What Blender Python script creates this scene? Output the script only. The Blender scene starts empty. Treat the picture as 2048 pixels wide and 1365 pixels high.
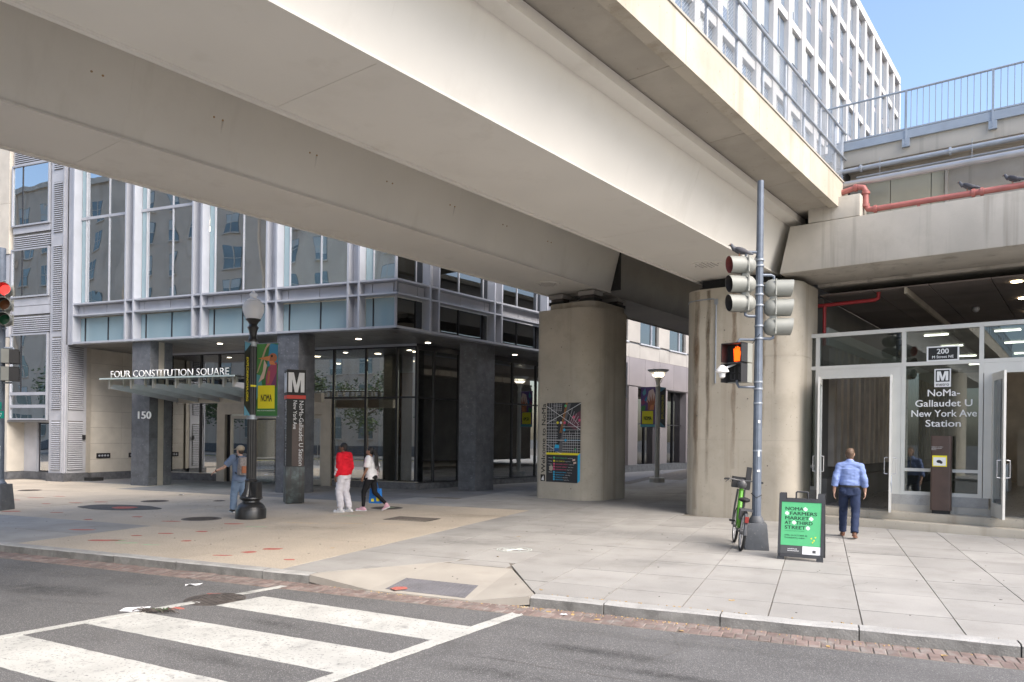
import bpy, bmesh, math, random
from mathutils import Vector, Matrix, noise
R = math.radians
sc = bpy.context.scene
col = sc.collection
rnd = random.Random(7)

# ---------------------------------------------------------------- camera, sky, sun, exposure
TH = R(15.4)                                   # the bridge and station grid is turned by this from the kerb
cam_d = bpy.data.cameras.new('camera'); cam = bpy.data.objects.new('camera', cam_d); col.objects.link(cam)
cam_d.sensor_width = 36.0; cam_d.lens = 1500 / 2048 * 36; cam_d.shift_y = (875 - 682.5) / 2048
cam_d.clip_start = 0.1; cam_d.clip_end = 2000
cam.matrix_world = Matrix.Translation((0, 0, 1.9)) @ Matrix.Rotation(R(22.4), 4, 'Z') @ Matrix.Rotation(R(90), 4, 'X') @ Matrix.Rotation(R(0.72), 4, 'Z')
sc.camera = cam
SUN_EL, SUN_AZ = R(44), R(112)                 # azimuth clockwise from +Y (towards the sun)
w = bpy.data.worlds.new('World'); sc.world = w; w.use_nodes = True
nt = w.node_tree; nt.nodes.clear()
sky = nt.nodes.new('ShaderNodeTexSky'); sky.sky_type = 'NISHITA'; sky.sun_disc = False
sky.sun_elevation = SUN_EL; sky.sun_rotation = SUN_AZ; sky.air_density = 1.0; sky.dust_density = 3.0; sky.ozone_density = 2.0
bg = nt.nodes.new('ShaderNodeBackground'); bg.inputs[1].default_value = 0.14
wo = nt.nodes.new('ShaderNodeOutputWorld')
nt.links.new(sky.outputs[0], bg.inputs[0]); nt.links.new(bg.outputs[0], wo.inputs[0])
sd = bpy.data.lights.new('sun', 'SUN'); sd.energy = 1.8; sd.angle = R(48); sd.color = (1.0, 0.93, 0.85)
so = bpy.data.objects.new('sun', sd); col.objects.link(so); so.location = (10, -30, 60)
so.rotation_euler = Vector((-math.sin(SUN_AZ) * math.cos(SUN_EL), -math.cos(SUN_AZ) * math.cos(SUN_EL), -math.sin(SUN_EL))).to_track_quat('-Z', 'Y').to_euler()
sc.view_settings.view_transform = 'Standard'; sc.view_settings.look = 'None'
sc.view_settings.gamma = 1.0; sc.view_settings.use_curve_mapping = False
sc.view_settings.exposure = 1.38

# ---------------------------------------------------------------- materials
def _nt(name):
    m = bpy.data.materials.new(name); m.use_nodes = True
    t = m.node_tree; b = t.nodes['Principled BSDF']
    return m, t, b
def _mix(t, a, b, fac, mode='MIX'):
    n = t.nodes.new('ShaderNodeMix'); n.data_type = 'RGBA'; n.blend_type = mode
    for i, v in ((0, fac), (6, a), (7, b)):
        if hasattr(v, 'is_linked'): t.links.new(v, n.inputs[i])
        else: n.inputs[i].default_value = v if i == 0 else (*v, 1)
    return n.outputs[2]
def _noise(t, scale, detail=4, rough=.55, vec=None, stretch=None, obj=False):
    if vec is None:
        if obj:
            tc = t.nodes.new('ShaderNodeTexCoord'); vec = tc.outputs['Object']
        else:
            g = t.nodes.new('ShaderNodeNewGeometry'); vec = g.outputs['Position']
    if stretch:
        mp = t.nodes.new('ShaderNodeMapping'); t.links.new(vec, mp.inputs[0]); mp.inputs['Scale'].default_value = stretch; vec = mp.outputs[0]
    n = t.nodes.new('ShaderNodeTexNoise'); n.inputs['Scale'].default_value = scale; n.inputs['Detail'].default_value = detail; n.inputs['Roughness'].default_value = rough
    t.links.new(vec, n.inputs['Vector'])
    return n.outputs[0]
def _ramp(t, src, lo, hi):
    n = t.nodes.new('ShaderNodeMapRange'); n.inputs[1].default_value = lo; n.inputs[2].default_value = hi
    t.links.new(src, n.inputs[0]); return n.outputs[0]
def _mul(t, a, k):
    n = t.nodes.new('ShaderNodeMath'); n.operation = 'MULTIPLY'; t.links.new(a, n.inputs[0])
    if hasattr(k, 'is_linked'): t.links.new(k, n.inputs[1])
    else: n.inputs[1].default_value = k
    return n.outputs[0]
def _bump(t, b, src, strength, dist=.01):
    n = t.nodes.new('ShaderNodeBump'); n.inputs['Strength'].default_value = strength; n.inputs['Distance'].default_value = dist
    t.links.new(src, n.inputs['Height']); t.links.new(n.outputs[0], b.inputs['Normal'])
def per_piece(t, c, amount=.12):
    oi = t.nodes.new('ShaderNodeObjectInfo')
    v = t.nodes.new('ShaderNodeMapRange'); v.inputs[3].default_value = 1 - amount; v.inputs[4].default_value = 1 + amount
    t.links.new(oi.outputs['Random'], v.inputs[0])
    h = t.nodes.new('ShaderNodeHueSaturation'); t.links.new(v.outputs[0], h.inputs['Value'])
    if hasattr(c, 'is_linked'): t.links.new(c, h.inputs['Color'])
    else: h.inputs['Color'].default_value = (*c, 1)
    return h.outputs[0]
def mat(name, c, rough=.6, metal=0., var=.12, scale=3., fine=60., bump=.0, piece=0., spec=.5, dark=None, speck=None, stain=None, streak=None):
    """A painted, cast or cut surface: broad blotches, fine grain, optional speckle, stain blotches and rain streaks."""
    m, t, b = _nt(name)
    d = tuple(x * (1 - var * 1.6) for x in c) if dark is None else dark
    l = tuple(min(1, x * (1 + var)) for x in c)
    o = _mix(t, d, l, _ramp(t, _noise(t, scale, 6), .3, .7))
    if speck:
        o = _mix(t, o, speck[0], _mul(t, _ramp(t, _noise(t, speck[1], 2, .6), speck[2], speck[2] + .06), speck[3] if len(speck) > 3 else 1))
    if stain:
        o = _mix(t, o, stain[0], _mul(t, _ramp(t, _noise(t, stain[1], 5, .65), stain[2], stain[2] + .2), stain[3]))
    if streak:
        o = _mix(t, o, streak[0], _mul(t, _ramp(t, _noise(t, streak[1], 4, .6, stretch=(1, 1, .04)), streak[2], streak[2] + .15), streak[3]))
    if piece: o = per_piece(t, o, piece)
    t.links.new(o, b.inputs['Base Color'])
    b.inputs['Metallic'].default_value = metal; b.inputs['Specular IOR Level'].default_value = spec
    rn = t.nodes.new('ShaderNodeMapRange'); rn.inputs[3].default_value = max(.03, rough - .1); rn.inputs[4].default_value = min(1, rough + .1)
    t.links.new(_noise(t, scale * 4, 3), rn.inputs[0]); t.links.new(rn.outputs[0], b.inputs['Roughness'])
    if bump: _bump(t, b, _noise(t, fine, 4, .6), bump)
    return m
def plain(name, c, rough=.5, metal=0., emit=None, es=0., spec=.5):
    m, t, b = _nt(name)
    o = _mix(t, tuple(x * .93 for x in c), tuple(min(1, x * 1.05) for x in c), _noise(t, 9, 3))
    t.links.new(o, b.inputs['Base Color'])
    b.inputs['Roughness'].default_value = rough; b.inputs['Metallic'].default_value = metal; b.inputs['Specular IOR Level'].default_value = spec
    if emit: b.inputs['Emission Color'].default_value = (*emit, 1); b.inputs['Emission Strength'].default_value = es
    return m
def pane_glass(name, tint=(.72, .8, .8), refl=.25, wave=.03, wscale=.9, thru=1.):
    """Window glass: tinted see-through with a mirror coat that grows at grazing angles, slightly wavy sheets."""
    m = bpy.data.materials.new(name); m.use_nodes = True; t = m.node_tree; t.nodes.clear()
    out = t.nodes.new('ShaderNodeOutputMaterial'); mx = t.nodes.new('ShaderNodeMixShader')
    tr = t.nodes.new('ShaderNodeBsdfTransparent'); tr.inputs[0].default_value = (*[x * thru for x in tint], 1)
    gl = t.nodes.new('ShaderNodeBsdfGlossy'); gl.inputs['Roughness'].default_value = .01; gl.inputs['Color'].default_value = (.92, .95, .96, 1)
    lw = t.nodes.new('ShaderNodeFresnel'); lw.inputs[0].default_value = 1.5
    ad = t.nodes.new('ShaderNodeMath'); ad.operation = 'MULTIPLY_ADD'; ad.inputs[1].default_value = 1.3; ad.inputs[2].default_value = refl; ad.use_clamp = True
    t.links.new(lw.outputs[0], ad.inputs[0]); t.links.new(ad.outputs[0], mx.inputs[0])
    bp = t.nodes.new('ShaderNodeBump'); bp.inputs['Strength'].default_value = wave; bp.inputs['Distance'].default_value = .2
    oi = t.nodes.new('ShaderNodeObjectInfo'); g = t.nodes.new('ShaderNodeNewGeometry')
    va = t.nodes.new('ShaderNodeVectorMath'); va.operation = 'ADD'; t.links.new(g.outputs['Position'], va.inputs[0])
    cb = t.nodes.new('ShaderNodeMath'); cb.operation = 'MULTIPLY'; cb.inputs[1].default_value = 50; t.links.new(oi.outputs['Random'], cb.inputs[0]); t.links.new(cb.outputs[0], va.inputs[1])
    nz = _noise(t, wscale, 1, .4, vec=va.outputs[0], stretch=(1, 1, .7))
    t.links.new(nz, bp.inputs['Height']); t.links.new(bp.outputs[0], gl.inputs['Normal'])
    t.links.new(tr.outputs[0], mx.inputs[1]); t.links.new(gl.outputs[0], mx.inputs[2]); t.links.new(mx.outputs[0], out.inputs[0])
    return m

def brightened_glass(name, c):
    """Strip glazing: half is a milky tint adding brightness the blinds lack, half plain reflecting glass."""
    m = pane_glass(name, (.8, .88, .9), .14, .035, .8); t = m.node_tree; out = next(n for n in t.nodes if n.type == 'OUTPUT_MATERIAL'); src = out.inputs[0].links[0].from_socket
    d = t.nodes.new('ShaderNodeBsdfDiffuse'); t.links.new(_mix(t, c, tuple(x * .8 for x in c), _noise(t, .8, 2)), d.inputs[0]); mx = t.nodes.new('ShaderNodeMixShader'); mx.inputs[0].default_value = .5
    t.links.new(src, mx.inputs[1]); t.links.new(d.outputs[0], mx.inputs[2]); t.links.new(mx.outputs[0], out.inputs[0]); return m
def stain_mat(name, c, scale=3.):
    """A thin stain whose strength is carried by the mesh (strong along its middle) and broken up by noise."""
    m, t, b = _nt(name); out = t.nodes['Material Output']
    at = t.nodes.new('ShaderNodeAttribute'); at.attribute_name = 'strength'
    nz = _ramp(t, _noise(t, scale, 7, .75, stretch=(1, 1, .25)), .35, .7); tr = t.nodes.new('ShaderNodeBsdfTransparent'); mx = t.nodes.new('ShaderNodeMixShader')
    t.links.new(_mix(t, c, tuple(x * .6 for x in c), _noise(t, 9, 4)), b.inputs['Base Color']); b.inputs['Roughness'].default_value = .9
    t.links.new(_mul(t, at.outputs['Fac'], nz), mx.inputs[0]); t.links.new(tr.outputs[0], mx.inputs[1]); t.links.new(b.outputs[0], mx.inputs[2]); t.links.new(mx.outputs[0], out.inputs[0])
    return m
M = {}
M['asphalt'] = mat('asphalt', (.115, .112, .110), .85, var=.12, scale=.7, bump=.6, fine=90, speck=((.34, .335, .32), 95, .575, .75), stain=((.075, .072, .07), 1.3, .56, .6))
M['ground'] = mat('ground', (.11, .105, .1), .9, var=.2, scale=.3)
M['paint'] = mat('road_paint', (.50, .495, .46), .65, var=.10, scale=2.2, bump=.35, fine=70, stain=((.17, .165, .16), 6, .555, .7), speck=((.18, .178, .172), 34, .60, .8))
M['slab_grey'] = mat('slab_grey', (.335, .322, .30), .85, var=.09, scale=1.1, bump=.25, fine=110, piece=.08, stain=((.235, .22, .20), 1.6, .51, .55), speck=((.2, .19, .18), 70, .60, .5))
M['slab_beige'] = mat('slab_beige', (.50, .43, .34), .85, var=.07, scale=.8, bump=.4, fine=90, piece=.04, speck=((.22, .175, .13), 42, .56, .6), stain=((.38, .325, .265), 1.2, .54, .5))
M['paver_dark'] = mat('paver_dark', (.22, .215, .21), .75, var=.1, scale=2, bump=.15, fine=90, piece=.12, stain=((.15, .145, .14), 2, .55, .5))
M['joint'] = mat('joint_sand', (.20, .175, .145), .95, var=.25, scale=5, bump=.3)
M['ramp'] = mat('ramp_concrete', (.37, .34, .295), .85, var=.08, scale=1.5, bump=.2, fine=170, stain=((.29, .26, .225), 2, .53, .55))
M['tactile'] = mat('tactile', (.16, .155, .165), .8, var=.12, scale=4, bump=.3, fine=80)
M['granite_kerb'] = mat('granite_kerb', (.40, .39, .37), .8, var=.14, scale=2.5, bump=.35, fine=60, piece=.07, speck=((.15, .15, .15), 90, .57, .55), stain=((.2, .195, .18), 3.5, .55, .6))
M['brick'] = mat('gutter_brick', (.20, .148, .13), .85, var=.16, scale=8, bump=.35, fine=90, piece=.18, stain=((.25, .235, .215), 6, .48, .75))
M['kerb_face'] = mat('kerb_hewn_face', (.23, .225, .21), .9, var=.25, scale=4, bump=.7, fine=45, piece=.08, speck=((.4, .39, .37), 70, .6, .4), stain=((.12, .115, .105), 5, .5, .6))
M['iron'] = mat('cast_iron', (.11, .095, .085), .65, metal=.4, var=.25, scale=10, bump=.25, fine=40, stain=((.2, .12, .08), 6, .6, .4))
M['patch'] = mat('asphalt_patch', (.1, .095, .09), .95, var=.25, scale=6, bump=.9, fine=60, speck=((.33, .31, .28), 45, .63, .7))
M['red_mark'] = mat('red_marking_paint', (.36, .06, .05), .9, var=.15, scale=22, dark=(.42, .18, .135))
M['green_mark'] = mat('green_marking_paint', (.24, .46, .27), .9, var=.2, scale=14, dark=(.45, .45, .32))
M['orange_mark'] = mat('orange_marking_paint', (.55, .38, .2), .9, var=.2, scale=14, dark=(.5, .43, .33))
M['white_mark'] = mat('white_marking_paint', (.62, .66, .62), .85, var=.15, scale=30)
M['alu'] = mat('brushed_aluminium', (.385, .40, .44), .5, metal=.15, var=.05, scale=2, spec=.5)
M['alu_dark'] = mat('aluminium_panel', (.40, .41, .44), .5, metal=.2, var=.06, scale=2.5, streak=((.33, .33, .35), 3, .6, .35))
M['metal_panel'] = mat('grey_metal_panel', (.45, .455, .485), .48, metal=.15, var=.07, scale=2, piece=.03, streak=((.37, .37, .40), 4, .6, .3))
M['soffit'] = mat('soffit_panel', (.20, .195, .19), .38, metal=.35, var=.06, scale=1.5, piece=.06)
M['mull'] = mat('dark_mullion', (.035, .035, .04), .4, metal=.4, var=.1)
M['granite'] = mat('flamed_granite', (.105, .11, .122), .5, var=.2, scale=4, bump=.3, fine=22, piece=.09, speck=((.26, .27, .29), 16, .64, .45))
M['granite_base'] = mat('granite_base', (.12, .122, .13), .5, var=.25, scale=6, bump=.15, piece=.06, speck=((.3, .3, .31), 40, .63, .5))
M['limestone'] = mat('limestone', (.54, .50, .435), .75, var=.07, scale=2, bump=.12, fine=50, piece=.045, stain=((.46, .40, .32), 1.5, .6, .35))
M['steel'] = mat('brushed_steel', (.50, .47, .42), .35, metal=.75, var=.06, scale=3)
M['steel_warm'] = mat('door_metal', (.47, .43, .37), .42, metal=.35, var=.07, scale=3)
M['white_letter'] = plain('white_letter', (.82, .82, .8), .45)
M['glass_up'] = pane_glass('facade_glass', (.66, .77, .80), .50, .05, .7)
M['glass_pale'] = brightened_glass('strip_window_glass', (.46, .62, .67))  # milky tint mixed in for brightness, as the blinds behind stay dim
M['glass_low'] = pane_glass('lobby_glass', (.80, .80, .76), .32, .014, .5)
M['glass_dark'] = pane_glass('shaded_glass', (.36, .37, .38), .10, .02, .7)
M['glass_clear'] = pane_glass('station_glass', (.56, .62, .62), .07, .008, .6)
M['glass_canopy'] = pane_glass('canopy_glass', (.78, .9, .88), .18, .0, 1)
M['blind'] = mat('roller_blind', (.50, .66, .71), .8, var=.05, scale=1)
M['blind_pale'] = mat('pale_blind', (.46, .50, .49), .8, var=.05, scale=1)
M['room'] = mat('room_wall', (.50, .49, .46), .9, var=.06, scale=1)
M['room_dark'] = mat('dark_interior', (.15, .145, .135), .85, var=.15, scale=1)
M['wood'] = mat('wood_panelling', (.34, .17, .07), .5, var=.2, scale=3, streak=((.22, .1, .04), 9, .5, .6))
M['lobby_floor'] = mat('lobby_floor', (.22, .21, .2), .3, var=.08, scale=2)
M['girder'] = mat('painted_steel', (.72, .69, .63), .5, var=.03, scale=.6, bump=.05, fine=40, stain=((.60, .565, .505), .8, .55, .45), streak=((.56, .525, .46), 1.6, .6, .4))
M['girder_grey'] = mat('weathered_girder', (.33, .31, .285), .65, var=.08, scale=.8, stain=((.25, .23, .21), 1, .5, .5))
M['concrete'] = mat('cast_concrete', (.46, .415, .34), .85, var=.09, scale=.9, bump=.25, fine=60, stain=((.34, .30, .235), 1.1, .52, .6), streak=((.30, .25, .185), 2.2, .54, .6), speck=((.17, .15, .125), 20, .68, .7))
M['concrete_deck'] = mat('deck_concrete', (.40, .365, .31), .85, var=.08, scale=1.1, bump=.2, fine=50, piece=.04, stain=((.31, .275, .22), 1.3, .53, .55), speck=((.2, .18, .15), 12, .70, .7))
M['concrete_pale'] = mat('pale_concrete', (.49, .455, .395), .85, var=.08, scale=1.0, bump=.2, fine=50, stain=((.39, .36, .305), 1.4, .52, .55), streak=((.26, .235, .195), 3.2, .54, .65))
M['rust'] = mat('rust_stain', (.30, .16, .06), .9, var=.3, scale=12, dark=(.36, .28, .17))
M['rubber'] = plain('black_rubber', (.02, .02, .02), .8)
M['galv'] = mat('galvanised_steel', (.34, .37, .41), .45, metal=.4, var=.1, scale=6)
M['rail_grey'] = mat('painted_railing', (.30, .345, .40), .5, metal=.2, var=.06, scale=4)
M['pipe_silver'] = mat('pipe_jacket', (.50, .50, .51), .35, metal=.5, var=.06, scale=3)
M['pipe_red'] = mat('red_pipe', (.37, .125, .108), .55, var=.12, scale=4, stain=((.34, .19, .16), 5, .53, .5))
M['pipe_red_dark'] = mat('red_sprinkler_pipe', (.40, .03, .035), .5, var=.15, scale=6)
M['panel_cream'] = mat('cream_panel', (.50, .485, .38), .8, var=.06, scale=2, streak=((.38, .35, .27), 3, .58, .5))
M['frame_white'] = mat('white_frame', (.64, .63, .585), .42, var=.03, scale=3, metal=.05)
M['tower_white'] = mat('white_precast', (.50, .495, .49), .8, var=.03, scale=.4)
M['tower_grey'] = mat('grey_spandrel', (.36, .36, .4), .6, var=.05, scale=.6)
M['tower_glass'] = mat('tower_window', (.24, .30, .38), .1, metal=.4, var=.15, scale=.25)
M['pink_panel'] = mat('rose_panel', (.25, .225, .23), .45, metal=.15, var=.06, scale=1, streak=((.2, .18, .18), 3, .58, .4), piece=.04)
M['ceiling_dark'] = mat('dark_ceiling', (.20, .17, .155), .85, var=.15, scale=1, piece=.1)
M['lamp_on'] = plain('lit_lamp', (1, .9, .7), .5, emit=(1, .78, .48), es=9)
M['lamp_white'] = plain('lit_downlight', (1, .95, .85), .5, emit=(1, .88, .7), es=6)
M['black_paint'] = mat('black_paint', (.022, .022, .023), .32, var=.2, scale=5, bump=.08, fine=30)
M['sig_grey'] = mat('signal_paint', (.25, .255, .23), .5, var=.06, scale=6, stain=((.18, .165, .14), 12, .58, .6))
M['pole_grey'] = mat('pole_paint', (.135, .16, .20), .45, metal=.2, var=.12, scale=5, stain=((.28, .29, .3), 9, .63, .5))
M['base_grey'] = mat('pedestal_paint', (.105, .112, .122), .6, var=.14, scale=6, bump=.2, speck=((.34, .34, .33), 40, .66, .7))
M['dark_plastic'] = plain('dark_plastic', (.03, .03, .032), .5)
M['visor_in'] = plain('visor_inside', (.05, .045, .045), .6)
M['visor_red'] = plain('red_visor_lining', (.28, .075, .07), .7)
M['lens_red'] = plain('red_lens_lit', (.8, .03, .03), .3, emit=(1, .035, .03), es=1.3)
M['lens_amber'] = plain('amber_lens', (.30, .12, .05), .3)
M['lens_green'] = plain('green_lens', (.03, .17, .09), .3)
M['hand'] = plain('orange_hand', (1, .12, .01), .4, emit=(1, .085, .004), es=1.3)
M['sign_green'] = plain('sign_green', (.0, .28, .2), .45)
M['sign_white'] = plain('sign_white', (.78, .78, .77), .45)
M['black'] = plain('matt_black', (.018, .018, .018), .6)
M['metro_brown'] = mat('metro_brown', (.085, .055, .045), .4, var=.1, scale=4)
M['bronze'] = mat('weathered_bronze', (.075, .085, .085), .45, metal=.3, var=.3, scale=3, stain=((.17, .23, .22), 3, .52, .8), streak=((.05, .04, .035), 6, .5, .7))
M['red'] = plain('sign_red', (.62, .05, .03), .5)
M['yellow'] = plain('sign_yellow', (.80, .70, .03), .55)
M['cyan'] = plain('sign_cyan', (.03, .42, .70), .5)
M['banner_black'] = plain('banner_black', (.025, .03, .035), .7)
M['banner_blue'] = plain('banner_blue', (.12, .32, .46), .7)
def flat(name, c, r=.65): M[name] = plain(name, c, r)
for n_, c_ in dict(b_green=(.05, .18, .055), b_leaf=(.09, .26, .07), b_teal=(.12, .36, .38), b_sky=(.05, .24, .40), b_tan=(.52, .36, .24), b_skin=(.68, .5, .42), b_magenta=(.34, .07, .13), b_plum=(.16, .05, .13), b_rust=(.42, .15, .07), b_orange=(.66, .25, .1), b_purple=(.14, .08, .2),
                   map_dark=(.035, .035, .038), map_grey=(.13, .13, .135), map_white=(.72, .72, .72), map_plum=(.14, .05, .07), map_pink=(.7, .1, .2), map_orange=(.7, .3, .06), map_green=(.1, .5, .2), map_blue=(.04, .1, .25),
                   ab_green=(.09, .45, .19), ab_ink=(.012, .05, .03), ab_pale=(.66, .80, .70), ab_grey=(.07, .072, .075)).items(): flat(n_, c_)

# ---------------------------------------------------------------- mesh helpers
class MB:
    def __init__(s): s.v = []; s.f = []; s.mi = []; s.cur = 0
    def add(s, vs, fs):
        o = len(s.v); s.v += [tuple(p) for p in vs]; s.f += [tuple(i + o for i in f) for f in fs]; s.mi += [s.cur] * len(fs); return s
    def hexa(s, p):                                   # 8 corners: bottom ring then top ring
        return s.add(p, [(3, 2, 1, 0), (4, 5, 6, 7), (0, 1, 5, 4), (1, 2, 6, 5), (2, 3, 7, 6), (3, 0, 4, 7)])
    def box(s, x0, x1, y0, y1, z0, z1):
        return s.hexa([(x0, y0, z0), (x1, y0, z0), (x1, y1, z0), (x0, y1, z0), (x0, y0, z1), (x1, y0, z1), (x1, y1, z1), (x0, y1, z1)])
    def prism(s, poly, z0, z1):
        n = len(poly)
        return s.add([(x, y, z0) for x, y in poly] + [(x, y, z1) for x, y in poly],
                     [tuple(range(n - 1, -1, -1)), tuple(range(n, 2 * n))] + [(i, (i + 1) % n, n + (i + 1) % n, n + i) for i in range(n)])
    def extrude(s, poly3, d):                         # planar polygon pushed along d
        n = len(poly3); d = Vector(d); a = [Vector(p) for p in poly3]
        return s.add(a + [p + d for p in a], [tuple(range(n - 1, -1, -1)), tuple(range(n, 2 * n))] + [(i, (i + 1) % n, n + (i + 1) % n, n + i) for i in range(n)])
    def tube(s, pts, r, n=8, caps=True):
        pts = [Vector(p) for p in pts]; rs = r if isinstance(r, (list, tuple)) else [r] * len(pts)
        rings = []; up = None
        for i, p in enumerate(pts):
            if i == 0: t = pts[1] - p
            elif i == len(pts) - 1: t = p - pts[i - 1]
            else: t = (pts[i + 1] - p).normalized() + (p - pts[i - 1]).normalized()
            t.normalize()
            if up is None: up = Vector((0, 0, 1)) if abs(t.z) < .9 else Vector((1, 0, 0))
            a = t.cross(up); a.normalize(); b = a.cross(t); up = b
            rings.append([p + (a * math.cos(2 * math.pi * k / n) + b * math.sin(2 * math.pi * k / n)) * rs[i] for k in range(n)])
        vs = [v for rg in rings for v in rg]; fs = []
        for i in range(len(pts) - 1):
            for k in range(n): fs.append((i * n + k, i * n + (k + 1) % n, (i + 1) * n + (k + 1) % n, (i + 1) * n + k))
        if caps: fs += [tuple(range(n - 1, -1, -1)), tuple((len(pts) - 1) * n + k for k in range(n))]
        return s.add(vs, fs)
    def lathe(s, prof, c=(0, 0, 0), n=20, flute=0., nf=0, axis=None):
        """profile (r, z) spun about an axis (default +z) through c"""
        ax = Vector(axis).normalized() if axis else Vector((0, 0, 1))
        u = ax.orthogonal().normalized() if axis else Vector((1, 0, 0)); v = ax.cross(u); c = Vector(c)
        vs = []; fs = []
        for r, z in prof:
            for k in range(n):
                a = 2 * math.pi * k / n; q = r * (1 - flute * (.5 + .5 * math.cos(a * nf))) if nf and r > .02 else r
                vs.append(c + ax * z + (u * math.cos(a) + v * math.sin(a)) * q)
        for i in range(len(prof) - 1):
            for k in range(n): fs.append((i * n + k, i * n + (k + 1) % n, (i + 1) * n + (k + 1) % n, (i + 1) * n + k))
        fs += [tuple(range(n - 1, -1, -1)), tuple((len(prof) - 1) * n + k for k in range(n))]
        return s.add(vs, fs)
    def ball(s, c, r, n=10, m=7, rot=None):
        rx, ry, rz = r if isinstance(r, (tuple, list)) else (r, r, r); c = Vector(c); vs = []; fs = []
        vs.append(Vector((0, 0, -rz)))
        for i in range(1, m):
            a = -math.pi / 2 + math.pi * i / m
            for k in range(n): vs.append(Vector((rx * math.cos(a) * math.cos(2 * math.pi * k / n), ry * math.cos(a) * math.sin(2 * math.pi * k / n), rz * math.sin(a))))
        vs.append(Vector((0, 0, rz)))
        for k in range(n): fs.append((0, 1 + (k + 1) % n, 1 + k))
        for i in range(m - 2):
            for k in range(n): fs.append((1 + i * n + k, 1 + i * n + (k + 1) % n, 1 + (i + 1) * n + (k + 1) % n, 1 + (i + 1) * n + k))
        L = len(vs) - 1
        for k in range(n): fs.append((L, 1 + (m - 2) * n + k, 1 + (m - 2) * n + (k + 1) % n))
        if rot: vs = [rot @ v for v in vs]
        return s.add([v + c for v in vs], fs)
    def mesh(s, name):
        me = bpy.data.meshes.new(name); me.from_pydata(s.v, [], s.f); me.update(); return me
    def build(s, name, m, parent=None, smooth=False, sharp=40, bevel=0., **tags):
        me = s.mesh(name)
        for k in (m if isinstance(m, (list, tuple)) else [m]): me.materials.append(M[k] if isinstance(k, str) else k)
        if isinstance(m, (list, tuple)): me.polygons.foreach_set('material_index', s.mi)
        if bevel:
            bm = bmesh.new(); bm.from_mesh(me); bmesh.ops.remove_doubles(bm, verts=bm.verts, dist=1e-5)
            es = [e for e in bm.edges if len(e.link_faces) == 2 and e.calc_face_angle(0) > .6]
            bmesh.ops.bevel(bm, geom=es, offset=bevel, segments=2, affect='EDGES', profile=.6); bm.to_mesh(me); bm.free()
        if smooth or bevel:
            me.polygons.foreach_set('use_smooth', [True] * len(me.polygons)); me.set_sharp_from_angle(angle=R(sharp))
        return link(name, me, parent, **tags)
def link(name, me, parent=None, **tags):
    o = bpy.data.objects.new(name, me); col.objects.link(o); hang(o, parent)
    for k, v in tags.items(): o[k] = v
    return o
INV = {}                                            # thing -> parent inverse so that parts can be given in the thing's grid coordinates
def hang(o, parent):
    if parent is None: return
    o.parent = parent
    root = parent
    if root.name in INV: o.matrix_parent_inverse = INV[root.name]
def thing(name, label, cat, loc=(0, 0, 0), rz=0., group=None, grid=None):
    """An Empty at the thing's base. grid=None: parts are in local coordinates; grid=angle: parts are given in site coordinates turned by that angle."""
    o = bpy.data.objects.new(name, None); o.empty_display_size = .2; col.objects.link(o)
    o['label'] = label; o['category'] = cat
    if group: o['group'] = group
    if grid is not None:
        Rg = Matrix.Rotation(grid, 4, 'Z'); o.matrix_world = Matrix.Translation(Rg @ Vector(loc)) @ Rg
        INV[o.name] = o.matrix_world.inverted() @ Rg
    else: o.matrix_world = Matrix.Translation(loc) @ Matrix.Rotation(rz, 4, 'Z')
    return o
def dup(o, loc=None, rz=None, label=None, parent=None):
    c = o.copy(); col.objects.link(c)
    if parent is not None: c.parent = parent
    if label: c['label'] = label
    if loc is not None: c.location = loc
    if rz is not None: c.rotation_euler = (0, 0, rz)
    for ch in o.children: dup(ch, parent=c)
    return c
def piece(src, parent, mw):                          # another object sharing src's mesh; mw = offset in the parent's coordinates
    c = bpy.data.objects.new(src.name.split('.')[0], src.data); col.objects.link(c); hang(c, parent); c.matrix_basis = mw; return c
def struct(o): o['kind'] = 'structure'; return o
def stuff(o): o['kind'] = 'stuff'; return o
def clip(poly, a, b, c):                             # keep a*x+b*y<=c
    out = []
    for i in range(len(poly)):
        p, q = poly[i], poly[(i + 1) % len(poly)]; dp = a * p[0] + b * p[1] - c; dq = a * q[0] + b * q[1] - c
        if dp <= 0: out.append(p)
        if (dp < 0 < dq) or (dq < 0 < dp):
            t = dp / (dp - dq); out.append((p[0] + (q[0] - p[0]) * t, p[1] + (q[1] - p[1]) * t))
    return out
def area(p): return .5 * abs(sum(p[i][0] * p[(i + 1) % len(p)][1] - p[(i + 1) % len(p)][0] * p[i][1] for i in range(len(p))))
def bs(s, b): return (s * math.cos(TH) + b * math.sin(TH), -s * math.sin(TH) + b * math.cos(TH))
def sb(x, y): return (x * math.cos(TH) - y * math.sin(TH), x * math.sin(TH) + y * math.cos(TH))
TMP = bpy.data.scenes.new('workbench')                # small side scene in which curves and modifiers are turned into meshes
def baked(ob):
    TMP.collection.objects.link(ob); vl = TMP.view_layers[0]; vl.update(); dg = vl.depsgraph
    me = bpy.data.meshes.new_from_object(ob.evaluated_get(dg)); bpy.data.objects.remove(ob); return me
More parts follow.
